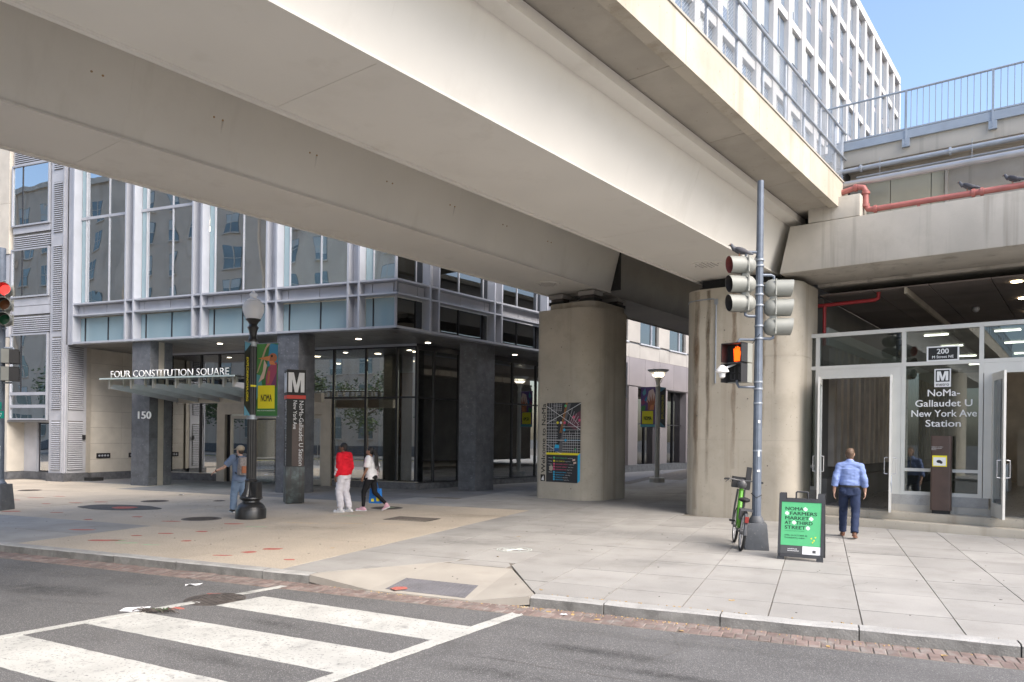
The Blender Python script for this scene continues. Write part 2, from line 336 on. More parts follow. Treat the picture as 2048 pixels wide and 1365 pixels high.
def text(name, body, m, parent, o, right, up, height, width=None, extrude=.004, bold=0., align='LEFT', spacing=1.):
    """Lettering as flat or raised mesh: o = start of the baseline, right/up = directions, height = cap height."""
    key = (body, extrude, bold, align, spacing)
    cu = bpy.data.curves.new('lettering', 'FONT'); cu.body = body; cu.size = 1; cu.extrude = 0.0; cu.offset = min(bold, 0); cu.align_x = align; cu.space_character = spacing; cu.resolution_u = 3
    ob = bpy.data.objects.new('lettering', cu); me = baked(ob); bpy.data.curves.remove(cu)
    right = Vector(right).normalized(); up = Vector(up).normalized(); nrm = right.cross(up); o = Vector(o)
    k = height / .73
    xs = [v.co.x for v in me.vertices]; kx = k
    if width: kx = width / (max(xs) - min(xs))
    bm = bmesh.new(); bm.from_mesh(me); bmesh.ops.remove_doubles(bm, verts=bm.verts, dist=1e-4)
    for f in bm.faces:
        if f.normal.z < 0: f.normal_flip()
    if bold > 0:                                     # heavier strokes: the outline doubled a little to each side
        geo = bm.verts[:] + bm.edges[:] + bm.faces[:]
        for j_, (dx, dy) in enumerate(((bold, 0), (-bold, 0), (0, bold * .6), (0, -bold * .6))):
            r = bmesh.ops.duplicate(bm, geom=geo)
            for e in r['geom']:
                if isinstance(e, bmesh.types.BMVert): e.co.x += dx; e.co.y += dy; e.co.z += .04 * (j_ + 1)
    if extrude:
        r = bmesh.ops.extrude_face_region(bm, geom=bm.faces[:])
        for e in r['geom']:
            if isinstance(e, bmesh.types.BMVert): e.co.z += 1.0
    for v in bm.verts: v.co = o + right * (v.co.x * kx) + up * (v.co.y * k) + nrm * (v.co.z * extrude)
    bm.to_mesh(me); bm.free(); me.name = name; me.materials.clear(); me.materials.append(M[m])
    return link(name, me, parent)
class Fac:                                           # a facade: u along it, d out of it, z up
    def __init__(s, o, u, n): s.o = Vector((*o, 0)); s.u = Vector((*u, 0)); s.n = Vector((*n, 0))
    def p(s, u, d, z): return s.o + s.u * u + s.n * d + Vector((0, 0, z))
    def box(s, mb, u0, u1, d0, d1, z0, z1):
        return mb.hexa([s.p(u0, d1, z0), s.p(u1, d1, z0), s.p(u1, d0, z0), s.p(u0, d0, z0), s.p(u0, d1, z1), s.p(u1, d1, z1), s.p(u1, d0, z1), s.p(u0, d0, z1)])
# ================================================================ the setting: ground, road, sidewalks
ZR = -.13
struct(MB().add([(-500, -500, -.3), (500, -500, -.3), (500, 500, -.3), (-500, 500, -.3)], [(0, 1, 2, 3)]).build('ground', 'ground'))
road = struct(MB().box(-140, 120, -6.2, 8.42, -.28, ZR).build('road', 'asphalt'))
struct(MB().box(-140, 120, -12.0, -6.2, -.28, 0).build('far_sidewalk', 'slab_grey'))

# crosswalk paint: each bar a part of the road
def stripe(pts, name='crosswalk_stripe', dz=0.):
    e = []
    for i in range(len(pts)):                        # slightly ragged edges
        p, q = Vector(pts[i]), Vector(pts[(i + 1) % len(pts)]); n = max(2, int((q - p).length / .09))
        nn = Vector((-(q - p).y, (q - p).x)).normalized()
        for k in range(n): e.append(p.lerp(q, k / n) + nn * (rnd.uniform(-.005, .005) if k else 0))
    mb = MB(); mb.prism([(p.x, p.y) for p in e], ZR + .001 + dz, ZR + .005 + dz); return mb.build(name, 'paint', road)
stripe([(-6.57, 6.86), (-3.44, 6.59), (-3.31, 7.23), (-6.42, 7.49)])
stripe([(-7.2, 5.63), (-3.70, 5.33), (-3.56, 6.03), (-7.05, 6.24)])
stripe([(-7.52, 4.37), (-3.95, 4.07), (-3.82, 4.73), (-7.36, 5.05)])
stripe([(-7.7, 3.1), (-4.34, 2.82), (-4.2, 3.48), (-7.6, 3.78)])
stripe([(-8.0, 1.8), (-4.6, 1.55), (-4.47, 2.2), (-7.9, 2.5)])
lx = lambda y: -6.61 - (8.09 - y) * .252
rx = lambda y: -3.20 - (8.0 - y) * .197
stripe([(lx(6.9) - .07, 6.9), (lx(2) - .07, 2.0), (lx(2) + .06, 2.0), (lx(6.9) + .06, 6.9)][::-1], 'crosswalk_edge_line', .003)
stripe([(lx(8.12) - .06, 8.12), (lx(7.45) - .06, 7.45), (lx(7.45) + .06, 7.45), (lx(8.12) + .06, 8.12)][::-1], 'crosswalk_edge_line', .003)
stripe([(rx(8.02) - .08, 8.02), (rx(2) - .08, 2.0), (rx(2) + .08, 2.0), (rx(8.02) + .08, 8.02)][::-1], 'crosswalk_edge_line', .003)
# long double line beyond the crossing, on the far half of the street
for y_ in (.3, .5): MB().box(-60, -9.5, y_ - 6, y_ - 5.9, ZR + .001, ZR + .004).build('lane_line', 'yellow', road)

# brick gutter beside the kerb: bricks picked out singly where they are big enough to see
gut = struct(MB().box(-140, 120, 7.96, 8.40, -.2, ZR + .001).build('gutter', 'joint'))
def brick_mesh():
    mb = MB().box(-.054, .054, -.1, .1, -.04, .008); me = mb.mesh('brick')
    bm = bmesh.new(); bm.from_mesh(me); bmesh.ops.bevel(bm, geom=bm.edges[:], offset=.006, segments=1, affect='EDGES'); bm.to_mesh(me); bm.free()
    me.materials.append(M['brick']); return me
bme = brick_mesh(); x = -13.2
while x < 3.2:
    for j in (0, 1):
        o = bpy.data.objects.new('brick', bme); col.objects.link(o); o.parent = gut
        o.location = (x + rnd.uniform(-.004, .004) + j * .06, 8.075 + j * .213 + rnd.uniform(-.004, .004), ZR + rnd.uniform(-.004, .003)); o.rotation_euler = (rnd.uniform(-.03, .03), rnd.uniform(-.03, .03), rnd.uniform(-.02, .02))
    x += .1175
mb = MB()
for xa, xb in ((-60, -13.3), (3.3, 40)):
    x = xa
    while x < xb:
        for j in (0, 1): mb.box(x - .054, x + .054, 7.975 + j * .213, 8.175 + j * .213, -.17, ZR + .006 + rnd.uniform(-.003, .003))
        x += .1175
stuff(mb.build('brick_run', 'brick', gut))

# granite kerb stones
kerb = struct(MB().box(-140, -6.42, 8.41, 8.55, -.28, -.02).box(-3.19, 120, 8.41, 8.55, -.28, -.02).build('kerb', 'joint'))
js = [-60 + 1.4 * i for i in range(30)]
js = [x for x in js if x < -14] + [-13.95, -12.62, -11.44, -10.1, -8.81, -7.2, -6.41]
for a, b in list(zip(js, js[1:])) + [(-3.2, -2.29), (-2.29, -.99), (-.99, .38), (.38, 1.77), (1.77, 3.1), (3.1, 4.5), (4.5, 5.9), (5.9, 7.3), (7.3, 8.7), (8.7, 20), (20, 40)]:
    mb = MB(); n = max(2, int((b - a) / .22)); z0 = rnd.uniform(-.002, .004)
    for i in range(n):                               # a slightly uneven hewn stone in short lengths
        pass
    fr = [8.385 + rnd.uniform(-.008, .006) for _ in range(n + 1)]; tp = [z0 + rnd.uniform(-.003, .003) for _ in range(n + 1)]
    vs = []; fs = []
    for i in range(n + 1):
        x = a + .007 + (b - a - .014) * i / n
        vs += [(x, fr[i] - .004, -.2), (x, fr[i], tp[i] - .018), (x, fr[i] + .02, tp[i]), (x, 8.565, tp[i] + .001), (x, 8.565, -.2)]
    for i in range(n):
        for k in range(4): fs.append((i * 5 + k, (i + 1) * 5 + k, (i + 1) * 5 + k + 1, i * 5 + k + 1))
    fs += [(0, 1, 2, 3, 4), tuple(n * 5 + k for k in (4, 3, 2, 1, 0))]
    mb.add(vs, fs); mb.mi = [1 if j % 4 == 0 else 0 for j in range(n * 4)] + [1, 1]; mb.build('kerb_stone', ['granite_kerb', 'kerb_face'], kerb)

# sidewalk: slabs proud of a sanded bed
walk = struct(MB().prism([(-140, 8.56), (-6.5, 8.56), (-5.3, 10.1), (-4.1, 10.07), (-3.1, 8.56), (120, 8.56), (120, 90), (-140, 90)], -.28, -.013).build('sidewalk', 'joint'))
ramp_poly = [(-6.46, 8.5), (-5.3, 10.09), (-4.09, 10.06), (-3.16, 8.5)]
def hits_ramp(p):
    cx, cy = sum(q[0] for q in p) / len(p), sum(q[1] for q in p) / len(p)
    return cy < 10.09 and -6.46 + (cy - 8.5) * .73 < cx < -3.16 - (cy - 8.5) * .6
def slab(poly, m, g=.0065, name='paving_slab'):
    # shrink towards the centre so that an open joint stays
    cx, cy = sum(q[0] for q in poly) / len(poly), sum(q[1] for q in poly) / len(poly)
    pp = []
    for x_, y_ in poly:
        d = math.hypot(x_ - cx, y_ - cy); k = 1 - g * 1.5 / max(d, .05); pp.append((cx + (x_ - cx) * k, cy + (y_ - cy) * k))
    z = rnd.uniform(-.003, .002)
    MB().prism(pp, -.06, z).build(name, m, walk)
def minus_ramp(p):
    """split a slab along the ramp's flared outline and keep what lies outside"""
    out = []
    a = clip(p, .73, -1, .73 * 0 + (-6.46 * 1.37 * 0) + 0) if False else None
    L1 = (1.59, -1.16, 1.59 * -6.46 - 1.16 * 8.5)     # left flare: outside is a*x+b*y<=c
    L3 = (-1.56, -.93, -1.56 * -3.16 - .93 * 8.5)     # right flare
    rest = p
    # outside the left flare
    q = clip(rest, *L1)
    if len(q) > 2 and area(q) > .02: out.append(q)
    rest = clip(rest, -L1[0], -L1[1], -L1[2])
    q = clip(rest, *L3) if len(rest) > 2 else []
    if len(q) > 2 and area(q) > .02: out.append(q)
    rest = clip(rest, -L3[0], -L3[1], -L3[2]) if len(rest) > 2 else []
    q = clip(rest, 0, -1, -10.08) if len(rest) > 2 else []
    if len(q) > 2 and area(q) > .02: out.append(q)
    return out
# L1: keep the side x smaller than the flare line from (-6.46, 8.5) to (-5.3, 10.09)
gx = [-7.02 + .93 * i for i in range(16)]; gy = [8.57, 9.33, 10.5, 11.7, 12.9, 14.1, 15.3, 16.5, 17.7, 18.9]
fixx = lambda x: x - .06 if x < -5 else x
for i in range(len(gx) - 1):
    for j in range(len(gy) - 1):
        p = [(gx[i], gy[j]), (gx[i + 1], gy[j]), (gx[i + 1], gy[j + 1]), (gx[i], gy[j + 1])]
        m_ = 'slab_grey'
        if gy[j] < 10.3 and gx[i] < -3 and gx[i + 1] > -6.6:
            for q in minus_ramp(p): slab(q, m_)
        else: slab(p, m_)
# under the bridge and beyond
gy2 = [18.9 + 1.5 * i for i in range(18)]
for j in range(len(gy2) - 1):
    x = -13.0
    while x < 3.6:
        p = [(x, gy2[j]), (x + 1.4, gy2[j]), (x + 1.4, gy2[j + 1]), (x, gy2[j + 1])]
        s0, b0 = sb(x + .7, gy2[j] + .75)
        if -15.9 < s0 < -1 and not (s0 > -8.4 and b0 > 18.0): slab(p, 'slab_grey')
        x += 1.4
# exposed-aggregate panels on the left, with a plain concrete landing at the far left corner
bx = [-7.02 - 1.86 * i for i in range(14)]; by = [8.57, 9.85, 11.35, 13.0, 14.8, 16.6, 18.25]
for i in range(len(bx) - 1):
    for j in range(len(by) - 1):
        p = [(bx[i + 1], by[j]), (bx[i], by[j]), (bx[i], by[j + 1]), (bx[i + 1], by[j + 1])]
        if by[j] < 11 and bx[i] < -12:
            # diagonal edge between the aggregate and the landing
            a = clip(p, -.95, .9, -.95 * -12.3 + .9 * 8.6); b = clip(p, .95, -.9, .95 * -12.3 - .9 * 8.6)
            if len(a) > 2 and area(a) > .03: slab(a, 'slab_beige')
            if len(b) > 2 and area(b) > .03: slab(b, 'slab_grey')
        else: slab(p, 'slab_beige', g=.004)
x = -13.0
while x < -7.1:                                       # pale strip between the pier and the dark pavers
    for y_ in (18.25, 19.75):
        s0, b0 = sb(x + .7, y_ + .7)
        if y_ < 19 and x > -9.6 or s0 > -15.6 and y_ < 19: slab([(x, y_), (x + 1.4, y_), (x + 1.4, y_ + .65 if y_ < 19 else y_ + 1.5), (x, y_ + .65 if y_ < 19 else y_ + 1.5)], 'slab_grey')
    x += 1.4
# dark pavers by the office building
for j in range(34):
    for i in range(26):
        x0, y0 = -30.9 + .9 * i, 18.25 + .9 * j
        if y0 > 24 and x0 < -14: continue
        p = [(x0, y0), (x0 + .9, y0), (x0 + .9, y0 + .9), (x0, y0 + .9)]
        s0, b0 = sb(x0 + .45, y0 + .45)
        if s0 < -15.9 and s0 > -33:
            if y0 < 19.2 and x0 < -22.4: slab(p, 'slab_beige', g=.003)
            elif y0 < 27: slab(p, 'paver_dark', g=.003)
stuff(MB().box(-24, -8, 27.2, 60, -.05, -.004).build('far_paving', 'paver_dark', walk))
stuff(MB().box(-70, -33.1, 8.57, 24, -.05, -.001).build('far_paving', 'slab_beige', walk))
stuff(MB().box(7.0, 60, 8.57, 60, -.05, -.002).build('far_paving', 'slab_grey', walk))

# kerb ramp with its tactile plate
rp = struct(MB().prism([(-6.41, 8.3), (-3.2, 8.3), (-3.2, 8.5), (-4.11, 10.03), (-5.3, 10.06), (-6.41, 8.5)], -.28, -.125).build('kerb_ramp', 'ramp'))
A, B_, C_, D_, E_, F_ = (-6.405, 8.38, 0), (-5.3, 10.06, 0), (-4.11, 10.03, 0), (-3.205, 8.38, 0), (-5.42, 8.31, -.105), (-3.95, 8.30, -.105)
A2, D2 = (-6.405, 8.54, .001), (-3.205, 8.54, .001)
def facet(pts, name='ramp_panel'):
    mb = MB(); mb.extrude([(p[0], p[1], p[2] - .1) for p in pts], (0, 0, .1)); mb.build(name, 'ramp', rp)
facet([A, E_, B_, A2]); facet([E_, F_, C_, B_]); facet([F_, D_, D2, C_])
mb = MB(); k = .105 / 1.74
zt = lambda y: -.105 + (y - 8.31) * k + .004
ta, tb, tc_, td = (-5.23, 8.42), (-4.06, 8.38), (-4.16, 8.99), (-5.27, 9.03)
mb.add([(*p, zt(p[1])) for p in (ta, tb, tc_, td)] + [(*p, zt(p[1]) - .05) for p in (ta, tb, tc_, td)], [(0, 1, 2, 3), (4, 7, 6, 5), (0, 4, 5, 1), (1, 5, 6, 2), (2, 6, 7, 3), (3, 7, 4, 0)])
tp = mb.build('tactile_plate', 'tactile', rp)
mb = MB()
for i in range(18):
    for j in range(9):
        u, v = (i + .5) / 18, (j + .5) / 9
        px = (ta[0] * (1 - u) + tb[0] * u) * (1 - v) + (td[0] * (1 - u) + tc_[0] * u) * v; py = (ta[1] * (1 - u) + tb[1] * u) * (1 - v) + (td[1] * (1 - u) + tc_[1] * u) * v
        mb.lathe([(.014, -.002), (.012, .004), (.007, .006)], (px, py, zt(py)), 6)
stuff(mb.build('dome', 'tactile', tp))

def blob(x_, y_, lx_, ly_, m, name, rot=.39, z=.003, parent=None, n=22, rough=.35):
    pts = []; sd_ = rnd.uniform(0, 99)
    for k in range(n):
        a = 2 * math.pi * k / n; r_ = 1 + rough * noise.noise((math.cos(a) * 1.6 + sd_, math.sin(a) * 1.6, sd_))
        px, py = math.cos(a) * lx_ * r_, math.sin(a) * ly_ * r_
        pts.append((x_ + px * math.cos(rot) - py * math.sin(rot), y_ + px * math.sin(rot) + py * math.cos(rot)))
    return MB().prism(pts, z - .003, z).build(name, m, parent or walk)
for x_, y_, lw_ in [(-20.75, 14.65, .2), (-20.65, 15.29, .16), (-18.82, 13.57, .1), (-18.42, 14.1, .16), (-16.56, 12.2, .11), (-14.24, 12.42, .1), (-14.67, 11.54, .07), (-12.91, 12.13, .18), (-13.23, 10.28, .22), (-11.64, 10.15, .08), (-11.43, 10.62, .13), (-11.06, 11.14, .1), (-11.65, 9.45, .25), (-10.33, 10.05, .08), (-8.61, 9.1, .14), (-8.48, 9.54, .1), (-8.38, 9.98, .14), (-7.44, 9.24, .08), (-11.46, 12.39, .16), (-20.54, 13.9, .15), (-17.69, 11.88, .2), (-18.09, 14.6, .15)]:
    blob(x_, y_, lw_ * 1.15, rnd.uniform(.04, .09), 'red_mark', 'paint_mark', rnd.uniform(.25, .6))
for x_, y_, lw_ in [(-11.02, 9.4, .18), (-10.49, 9.42, .16), (-10.68, 12.22, .2), (-11.41, 9.56, .14), (-10.2, 14.9, .25)]: blob(x_, y_, lw_, .035, 'green_mark', 'paint_mark', rnd.uniform(.3, .5))
for x_, y_ in [(-9.4, 13.6), (-8.6, 13.9), (-10.3, 13.2)]: blob(x_, y_, .34, .025, 'orange_mark', 'paint_mark', .3)
blob(-5.05, 8.46, .12, .1, 'red_mark', 'paint_mark', .6, zt(8.46) + .012, rp, rough=.7)
for x_, y_, a, b in [(-6.9, 6.55, .12, .05), (-7.0, 7.35, .2, .04)]: blob(x_, y_, a, b, 'red_mark', 'paint_mark', .2, ZR + .004 if y_ < 7.9 else ZR + .012, road)
# painted round emblem on the slabs: ring and a simple cross figure inside
mb = MB()
for r0, r1 in ((.285, .30), (.245, .255)):
    n = 40; vs = []; fs = []
    for k in range(n):
        a = 2 * math.pi * k / n; vs += [(-4.77 + r0 * math.cos(a), 11.74 + r0 * math.sin(a), .004), (-4.77 + r1 * math.cos(a), 11.74 + r1 * math.sin(a), .004)]
    for k in range(n): fs.append((2 * k, 2 * k + 1, 2 * ((k + 1) % n) + 1, 2 * ((k + 1) % n)))
    mb.add(vs, fs)
for a, b in (((-.2, .0), (.2, .05)), ((-.05, -.2), (.05, .2)), ((-.15, -.15), (.12, .1)), ((-.12, .14), (.16, -.1))):
    mb.tube([(-4.77 + a[0], 11.74 + a[1], .003), (-4.77 + b[0], 11.74 + b[1], .003)], .0045, 4)
mb.build('painted_emblem', 'white_mark', walk)

# iron covers let into the paving: each a thing
def manhole(x_, y_, r, label, z=0., studs=True, group=None):
    t = thing('manhole_cover', label, 'manhole cover', (x_, y_, z), rnd.uniform(0, 3), group)
    MB().lathe([(r, -.05), (r, .002), (r * .93, .003), (r * .92, -.006)], n=36).build('rim', 'iron', t, True)
    lid = MB().lathe([(r * .905, -.05), (r * .905, .001), (r * .88, .003)], n=36).build('lid', 'iron', t, True)
    mb = MB(); k = 0
    st = r / 5.5
    for i in range(-6, 7):
        for j in range(-6, 7):
            px, py = i * st, (j + (.5 if i % 2 else 0)) * st
            if math.hypot(px, py) < r * .8: mb.box(px - st * .3, px + st * .3, py - st * .3, py + st * .3, 0, .008)
    stuff(mb.build('stud_pattern', 'iron', lid))
    return t
manhole(-6.84, 7.12, .36, 'round studded iron manhole cover in the asphalt, on the corner of the crosswalk', ZR + .002)
manhole(-23.5, 16.4, .34, 'iron manhole cover in the sidewalk near the louvred grey corner pier')
manhole(-17.1, 15.5, .36, 'iron manhole cover between the asphalt patch and the entrance column numbered 150')
manhole(-12.72, 12.8, .42, 'iron manhole cover beside the black lamp post base, amid red paint dashes')
manhole(-10.55, 17.0, .42, 'iron manhole cover with a green paint dash beside the woman in black leggings')
manhole(-15.7, 16.45, .16, 'small iron valve lid in the paving beside the man in the cap')
blob(-10.45, 17.0, .14, .03, 'green_mark', 'paint_mark', .9, .012)
t = thing('drain_grate', 'rectangular iron grate set in the beige paving behind the walking pair', 'grate', (-8.63, 15.0, 0), .02)
mb = MB(); mb.box(-.52, .52, -.36, .36, -.06, -.02); mb.build('pan', 'black', t)
mb = MB(); mb.box(-.54, .54, -.38, -.35, -.05, .004); mb.box(-.54, .54, .35, .38, -.05, .004); mb.box(-.54, -.51, -.35, .35, -.05, .004); mb.box(.51, .54, -.35, .35, -.05, .004); mb.build('frame', 'iron', t)
for i in range(13): MB().box(-.51 + i * .08, -.47 + i * .08, -.35, .35, -.03, .003).build('bar', 'iron', t)
pt = blob(-16.4, 13.75, 1.15, .62, 'patch', 'asphalt_patch', .05, .006, rough=.16, n=40)
blob(-16.2, 13.75, .3, .25, 'red_mark', 'paint_mark', .3, .011)

# litter
def scrap(name, x_, y_, z, s, m, label, cat, seed, group=None):
    mb = MB(); n = 9; vs = [(0, 0, .012 * s * 10)]
    for k in range(n):
        a = 2 * math.pi * k / n; r_ = s * (.7 + .5 * noise.noise((k * 1.3, seed, 0)))
        vs.append((math.cos(a) * r_ * 1.4, math.sin(a) * r_ * .8, abs(noise.noise((k * .9, seed, 5))) * s * .5 + .002))
    mb.add(vs, [(0, 1 + k, 1 + (k + 1) % n) for k in range(n)])
    o = mb.build(name, m); o.location = (x_, y_, z); o.rotation_euler = (0, 0, seed); o['label'] = label; o['category'] = cat
    if group: o['group'] = group
    sm = o.modifiers.new('thick', 'SOLIDIFY'); sm.thickness = .003
    return o
M['leaf_tan'] = mat('dry_leaf', (.45, .30, .12), .8, var=.3, scale=20); M['paper'] = plain('white_paper', (.78, .78, .8), .8)
scrap('paper_scrap', -7.75, 7.65, ZR, .12, 'paper', 'crumpled white paper scrap on the asphalt near the kerb', 'litter', 1.2)
scrap('paper_scrap', -18.1, 17.4, 0, .14, 'paper', 'small white paper scrap on the beige paving by column 150', 'litter', 2.2)
scrap('paper_scrap', -2.7, 8.15, ZR + .01, .05, 'paper', 'small white scrap lying on the gutter bricks by the kerb', 'litter', 3.1)
for i, (x_, y_, z) in enumerate([(-5.34, 13.35, 0), (-4.73, 10.94, 0), (-.96, 9.21, 0), (-3.21, 8.8, 0), (-7.57, 10.51, 0)]):
    scrap('fallen_leaf', x_, y_, z, .035, 'leaf_tan', ('dry tan leaf lying near the round painted emblem, farther from the kerb', 'dry tan leaf between the painted emblem and the kerb ramp', 'dry tan leaf on the grey slabs in front of the sandwich board', 'dry tan leaf on the slab corner beside the kerb ramp', 'dry tan leaf on the edge of the beige paving')[i], 'leaf', i * 1.7 + .3, 'dry leaves on the sidewalk')
for i, (x_, y_) in enumerate([(-2.28, 8.1), (-1.34, 8.0), (.09, 8.02), (1.1, 8.15), (-2.9, 8.22), (-2.6, 8.2)]):
    scrap('fallen_leaf', x_, y_, ZR + .01, .035, 'leaf_tan', 'small dry tan leaf lying on the gutter bricks below the right kerb stones', 'leaf', i * 2.1 + .7, 'dry leaves in the gutter')
# a flattened dead branch of debris on the crossing line
t = thing('debris_clump', 'flattened clump of dry stalks and feathers on the crosswalk line by the manhole', 'debris', (-6.95, 6.3, ZR + .004), .35)
mb = MB()
for i in range(34):
    a = rnd.uniform(-.5, .5); x0 = rnd.uniform(-.28, .18); y0 = rnd.uniform(-.06, .06); L = rnd.uniform(.06, .2)
    mb.tube([(x0, y0, .008 + rnd.uniform(0, .03)), (x0 + L * .6, y0 + math.sin(a) * L * .5, .02 + rnd.uniform(0, .03)), (x0 + L, y0 + math.sin(a) * L, .008)], .005, 4)
stuff(mb.build('stalk', 'iron', t)); mb = MB()
for i in range(7): mb.add([(-.38 + i * .02, -.03 + i * .01, .01), (-.22 + i * .02, -.05 + i * .012, .012), (-.18 + i * .02, 0 + i * .01, .05), (-.36, .02 + i * .006, .03)], [(0, 1, 2, 3)])
mb.build('feather', 'paper', t)
mb = MB()
for i in range(12):
    a = i * .52; mb.add([(.08, 0, .01), (.08 + .09 * math.cos(a), .03 * math.sin(a) - .01, .03), (.08 + .09 * math.cos(a + .25), .03 * math.sin(a + .25), .05)], [(0, 1, 2)])
M['leaf_green'] = mat('leaf_green', (.06, .1, .04), .7, var=.3, scale=3, piece=.15)
mb.build('leaf', 'leaf_green', t)

# age: gum spots, oil drips, tyre polish and hairline cracks
M['gum'] = plain('old_gum', (.13, .122, .112), .8)
mb = MB(); r2 = random.Random(21)
for i in range(200):
    x_, y_ = r2.uniform(-20, 5), r2.uniform(8.8, 18); r_ = r2.uniform(.006, .018); mb.lathe([(r_, -.002), (r_ * .9, .0035)], (x_, y_, .001), 7)
stuff(mb.build('gum_spot', 'gum', walk))
M['oil'] = stain_mat('oil_stain', (.035, .034, .034), 5); M['dust'] = stain_mat('pale_dust', (.24, .235, .225), 3)
def smear(x_, y_, lx_, ly_, rot, m_, par, z, k=1., name='stain'):
    mb = MB(); st = []; nr, na = 5, 20; vs = []; fs = []; s0 = r2.uniform(0, 50)
    for i in range(nr + 1):
        for j in range(na):
            a = 2 * math.pi * j / na; q = i / nr * (1 + .3 * noise.noise((math.cos(a) * 1.5 + s0, math.sin(a) * 1.5, 1))); px, py = math.cos(a) * lx_ * q, math.sin(a) * ly_ * q
            vs.append((x_ + px * math.cos(rot) - py * math.sin(rot), y_ + px * math.sin(rot) + py * math.cos(rot), z)); st.append(k * (1 - (i / nr) ** 1.5))
    for i in range(nr):
        for j in range(na): fs.append((i * na + j, (i + 1) * na + j, (i + 1) * na + (j + 1) % na, i * na + (j + 1) % na))
    o = mb.add(vs, fs).build(name, m_, par); o.data.attributes.new('strength', 'FLOAT', 'POINT').data.foreach_set('value', st); return o
for a_ in [(-1.9, 6.9, 1.1, .16, -.03, .75), (-1.2, 6.45, 1.0, .12, -.05, .7), (-.2, 5.9, 1.3, .2, -.05, .6), (-2.6, 5.9, .7, .2, .0, .5), (-9.2, 6.6, 1.4, .3, .1, .7), (-10.8, 5.6, 1.8, .35, .05, .7), (-5.4, 6.45, .8, .12, -.08, .5), (-5.0, 5.2, 1.0, .14, -.08, .5), (1.2, 6.4, 1.4, .3, -.02, .5), (-12.5, 7.0, 1.6, .3, .05, .55)]: smear(*a_[:5], 'oil', road, ZR + .0095, a_[5] * .75, 'oil_stain')
for a_ in [(-1.0, 7.6, 2.6, .22, 0, .5), (-9, 7.55, 3.2, .25, .02, .5), (1.5, 7.4, 1.8, .2, 0, .4)]: smear(*a_[:5], 'dust', road, ZR + .0090, a_[5], 'dust_film')
for a_ in [(-9.6, 12.6, 1.6, .5, .4, .5), (-5.9, 12.2, 1.5, .6, .3, .5), (-4.2, 14.5, 1.6, .6, .5, .45), (-1.2, 15.6, 1.2, .5, .2, .4), (-2.2, 11.5, 1.1, .4, .2, .35), (.9, 14.2, 1.0, .35, .1, .35), (-14.5, 15.2, 1.5, .5, .3, .35), (-7.6, 16.3, 1.7, .5, .3, .5), (2.0, 11.2, 1.0, .4, .1, .3)]: smear(*a_[:5], 'oil', walk, .0045, a_[5] * .6, 'grime_patch')
def crack(pts, par, z, w_=.006):
    mb = MB(); p = []
    for a, b in zip(pts, pts[1:]):
        n = max(2, int(math.hypot(b[0] - a[0], b[1] - a[1]) / .12))
        for k in range(n): p.append((a[0] + (b[0] - a[0]) * k / n + r2.uniform(-.025, .025), a[1] + (b[1] - a[1]) * k / n + r2.uniform(-.025, .025)))
    for a, b in zip(p, p[1:]):
        d = Vector((b[0] - a[0], b[1] - a[1])).normalized(); n_ = Vector((-d.y, d.x)) * w_ * r2.uniform(.5, 1.2)
        mb.add([(a[0] - n_.x, a[1] - n_.y, z), (b[0] - n_.x, b[1] - n_.y, z), (b[0] + n_.x, b[1] + n_.y, z), (a[0] + n_.x, a[1] + n_.y, z)], [(0, 1, 2, 3)])
    return mb.build('crack', 'gum', par)
crack([(-1.4, 7.9), (-1.25, 7.3), (-1.5, 6.7)], road, ZR + .003); crack([(-14, 6.2), (-11, 6.35), (-8.6, 6.2), (-7.6, 6.4)], road, ZR + .003, .005); crack([(-3.0, 6.3), (-1, 6.2), (1, 6.25), (3, 6.1)], road, ZR + .003, .004)
crack([(-5.9, 13.4), (-5.2, 13.0), (-4.6, 13.3)], walk, .003, .004); crack([(.2, 10.6), (.6, 11.2), (.95, 11.3)], walk, .003, .003)
# weeds and grit along the kerb line
mb = MB()
for i in range(260):
    x_ = r2.choice((r2.uniform(-3.1, -.8), r2.uniform(-3, 3), r2.uniform(-6, -3))); y_ = 8.57 + r2.uniform(0, .012) if r2.random() < .4 and x_ > -3 else 8.36 - abs(r2.gauss(0, .05)); z = .0 if y_ > 8.5 else ZR + .004; q = r2.uniform(.004, .011)
    mb.ball((x_, y_, z + q * .5), (q, q, q * .7), 5, 4)
stuff(mb.build('grit', 'leaf_tan', gut))
# ================================================================ the grey and glass office building on the left
off = thing('office_building', 'grey office building with paired metal fins, glazed lobby and granite columns', 'building', (-16, 22, 0), grid=0)
off['group'] = 'buildings on this side of the street'
Yf, Sf = 19.6, -16.67
def cnr(Y, s): b = (Y + s * math.sin(TH)) / math.cos(TH); return bs(s, b)
uB2, uS2 = (math.sin(TH), math.cos(TH)), (math.cos(TH), -math.sin(TH))
f1 = Fac((0, Yf), (1, 0), (0, -1)); f2 = Fac(bs(Sf, 0), uB2, uS2)
cX, cb = cnr(Yf, Sf)[0], (Yf + Sf * math.sin(TH)) / math.cos(TH)
gX, gb = cnr(Yf + .3, Sf - .3)[0], (Yf + .3 + (Sf - .3) * math.sin(TH)) / math.cos(TH)    # corner of the recessed glass
ZS = 5.19
rows = [(5.27, 6.16), (6.72, 9.84), (9.94, 13.3), (13.95, 17.3), (17.4, 20.8)]
pairs1 = [-22.97, -19.80, -16.62, -13.45]; pairs2 = [17.36, 20.6, 23.8, 27.0]
END2 = 28.8
def bays(pairs, a0, a1): 
    e = [a0] + [q for p in pairs for q in (p - .2, p + .2)] + [a1]
    return [(e[i], e[i + 1]) for i in range(0, len(e), 2)]
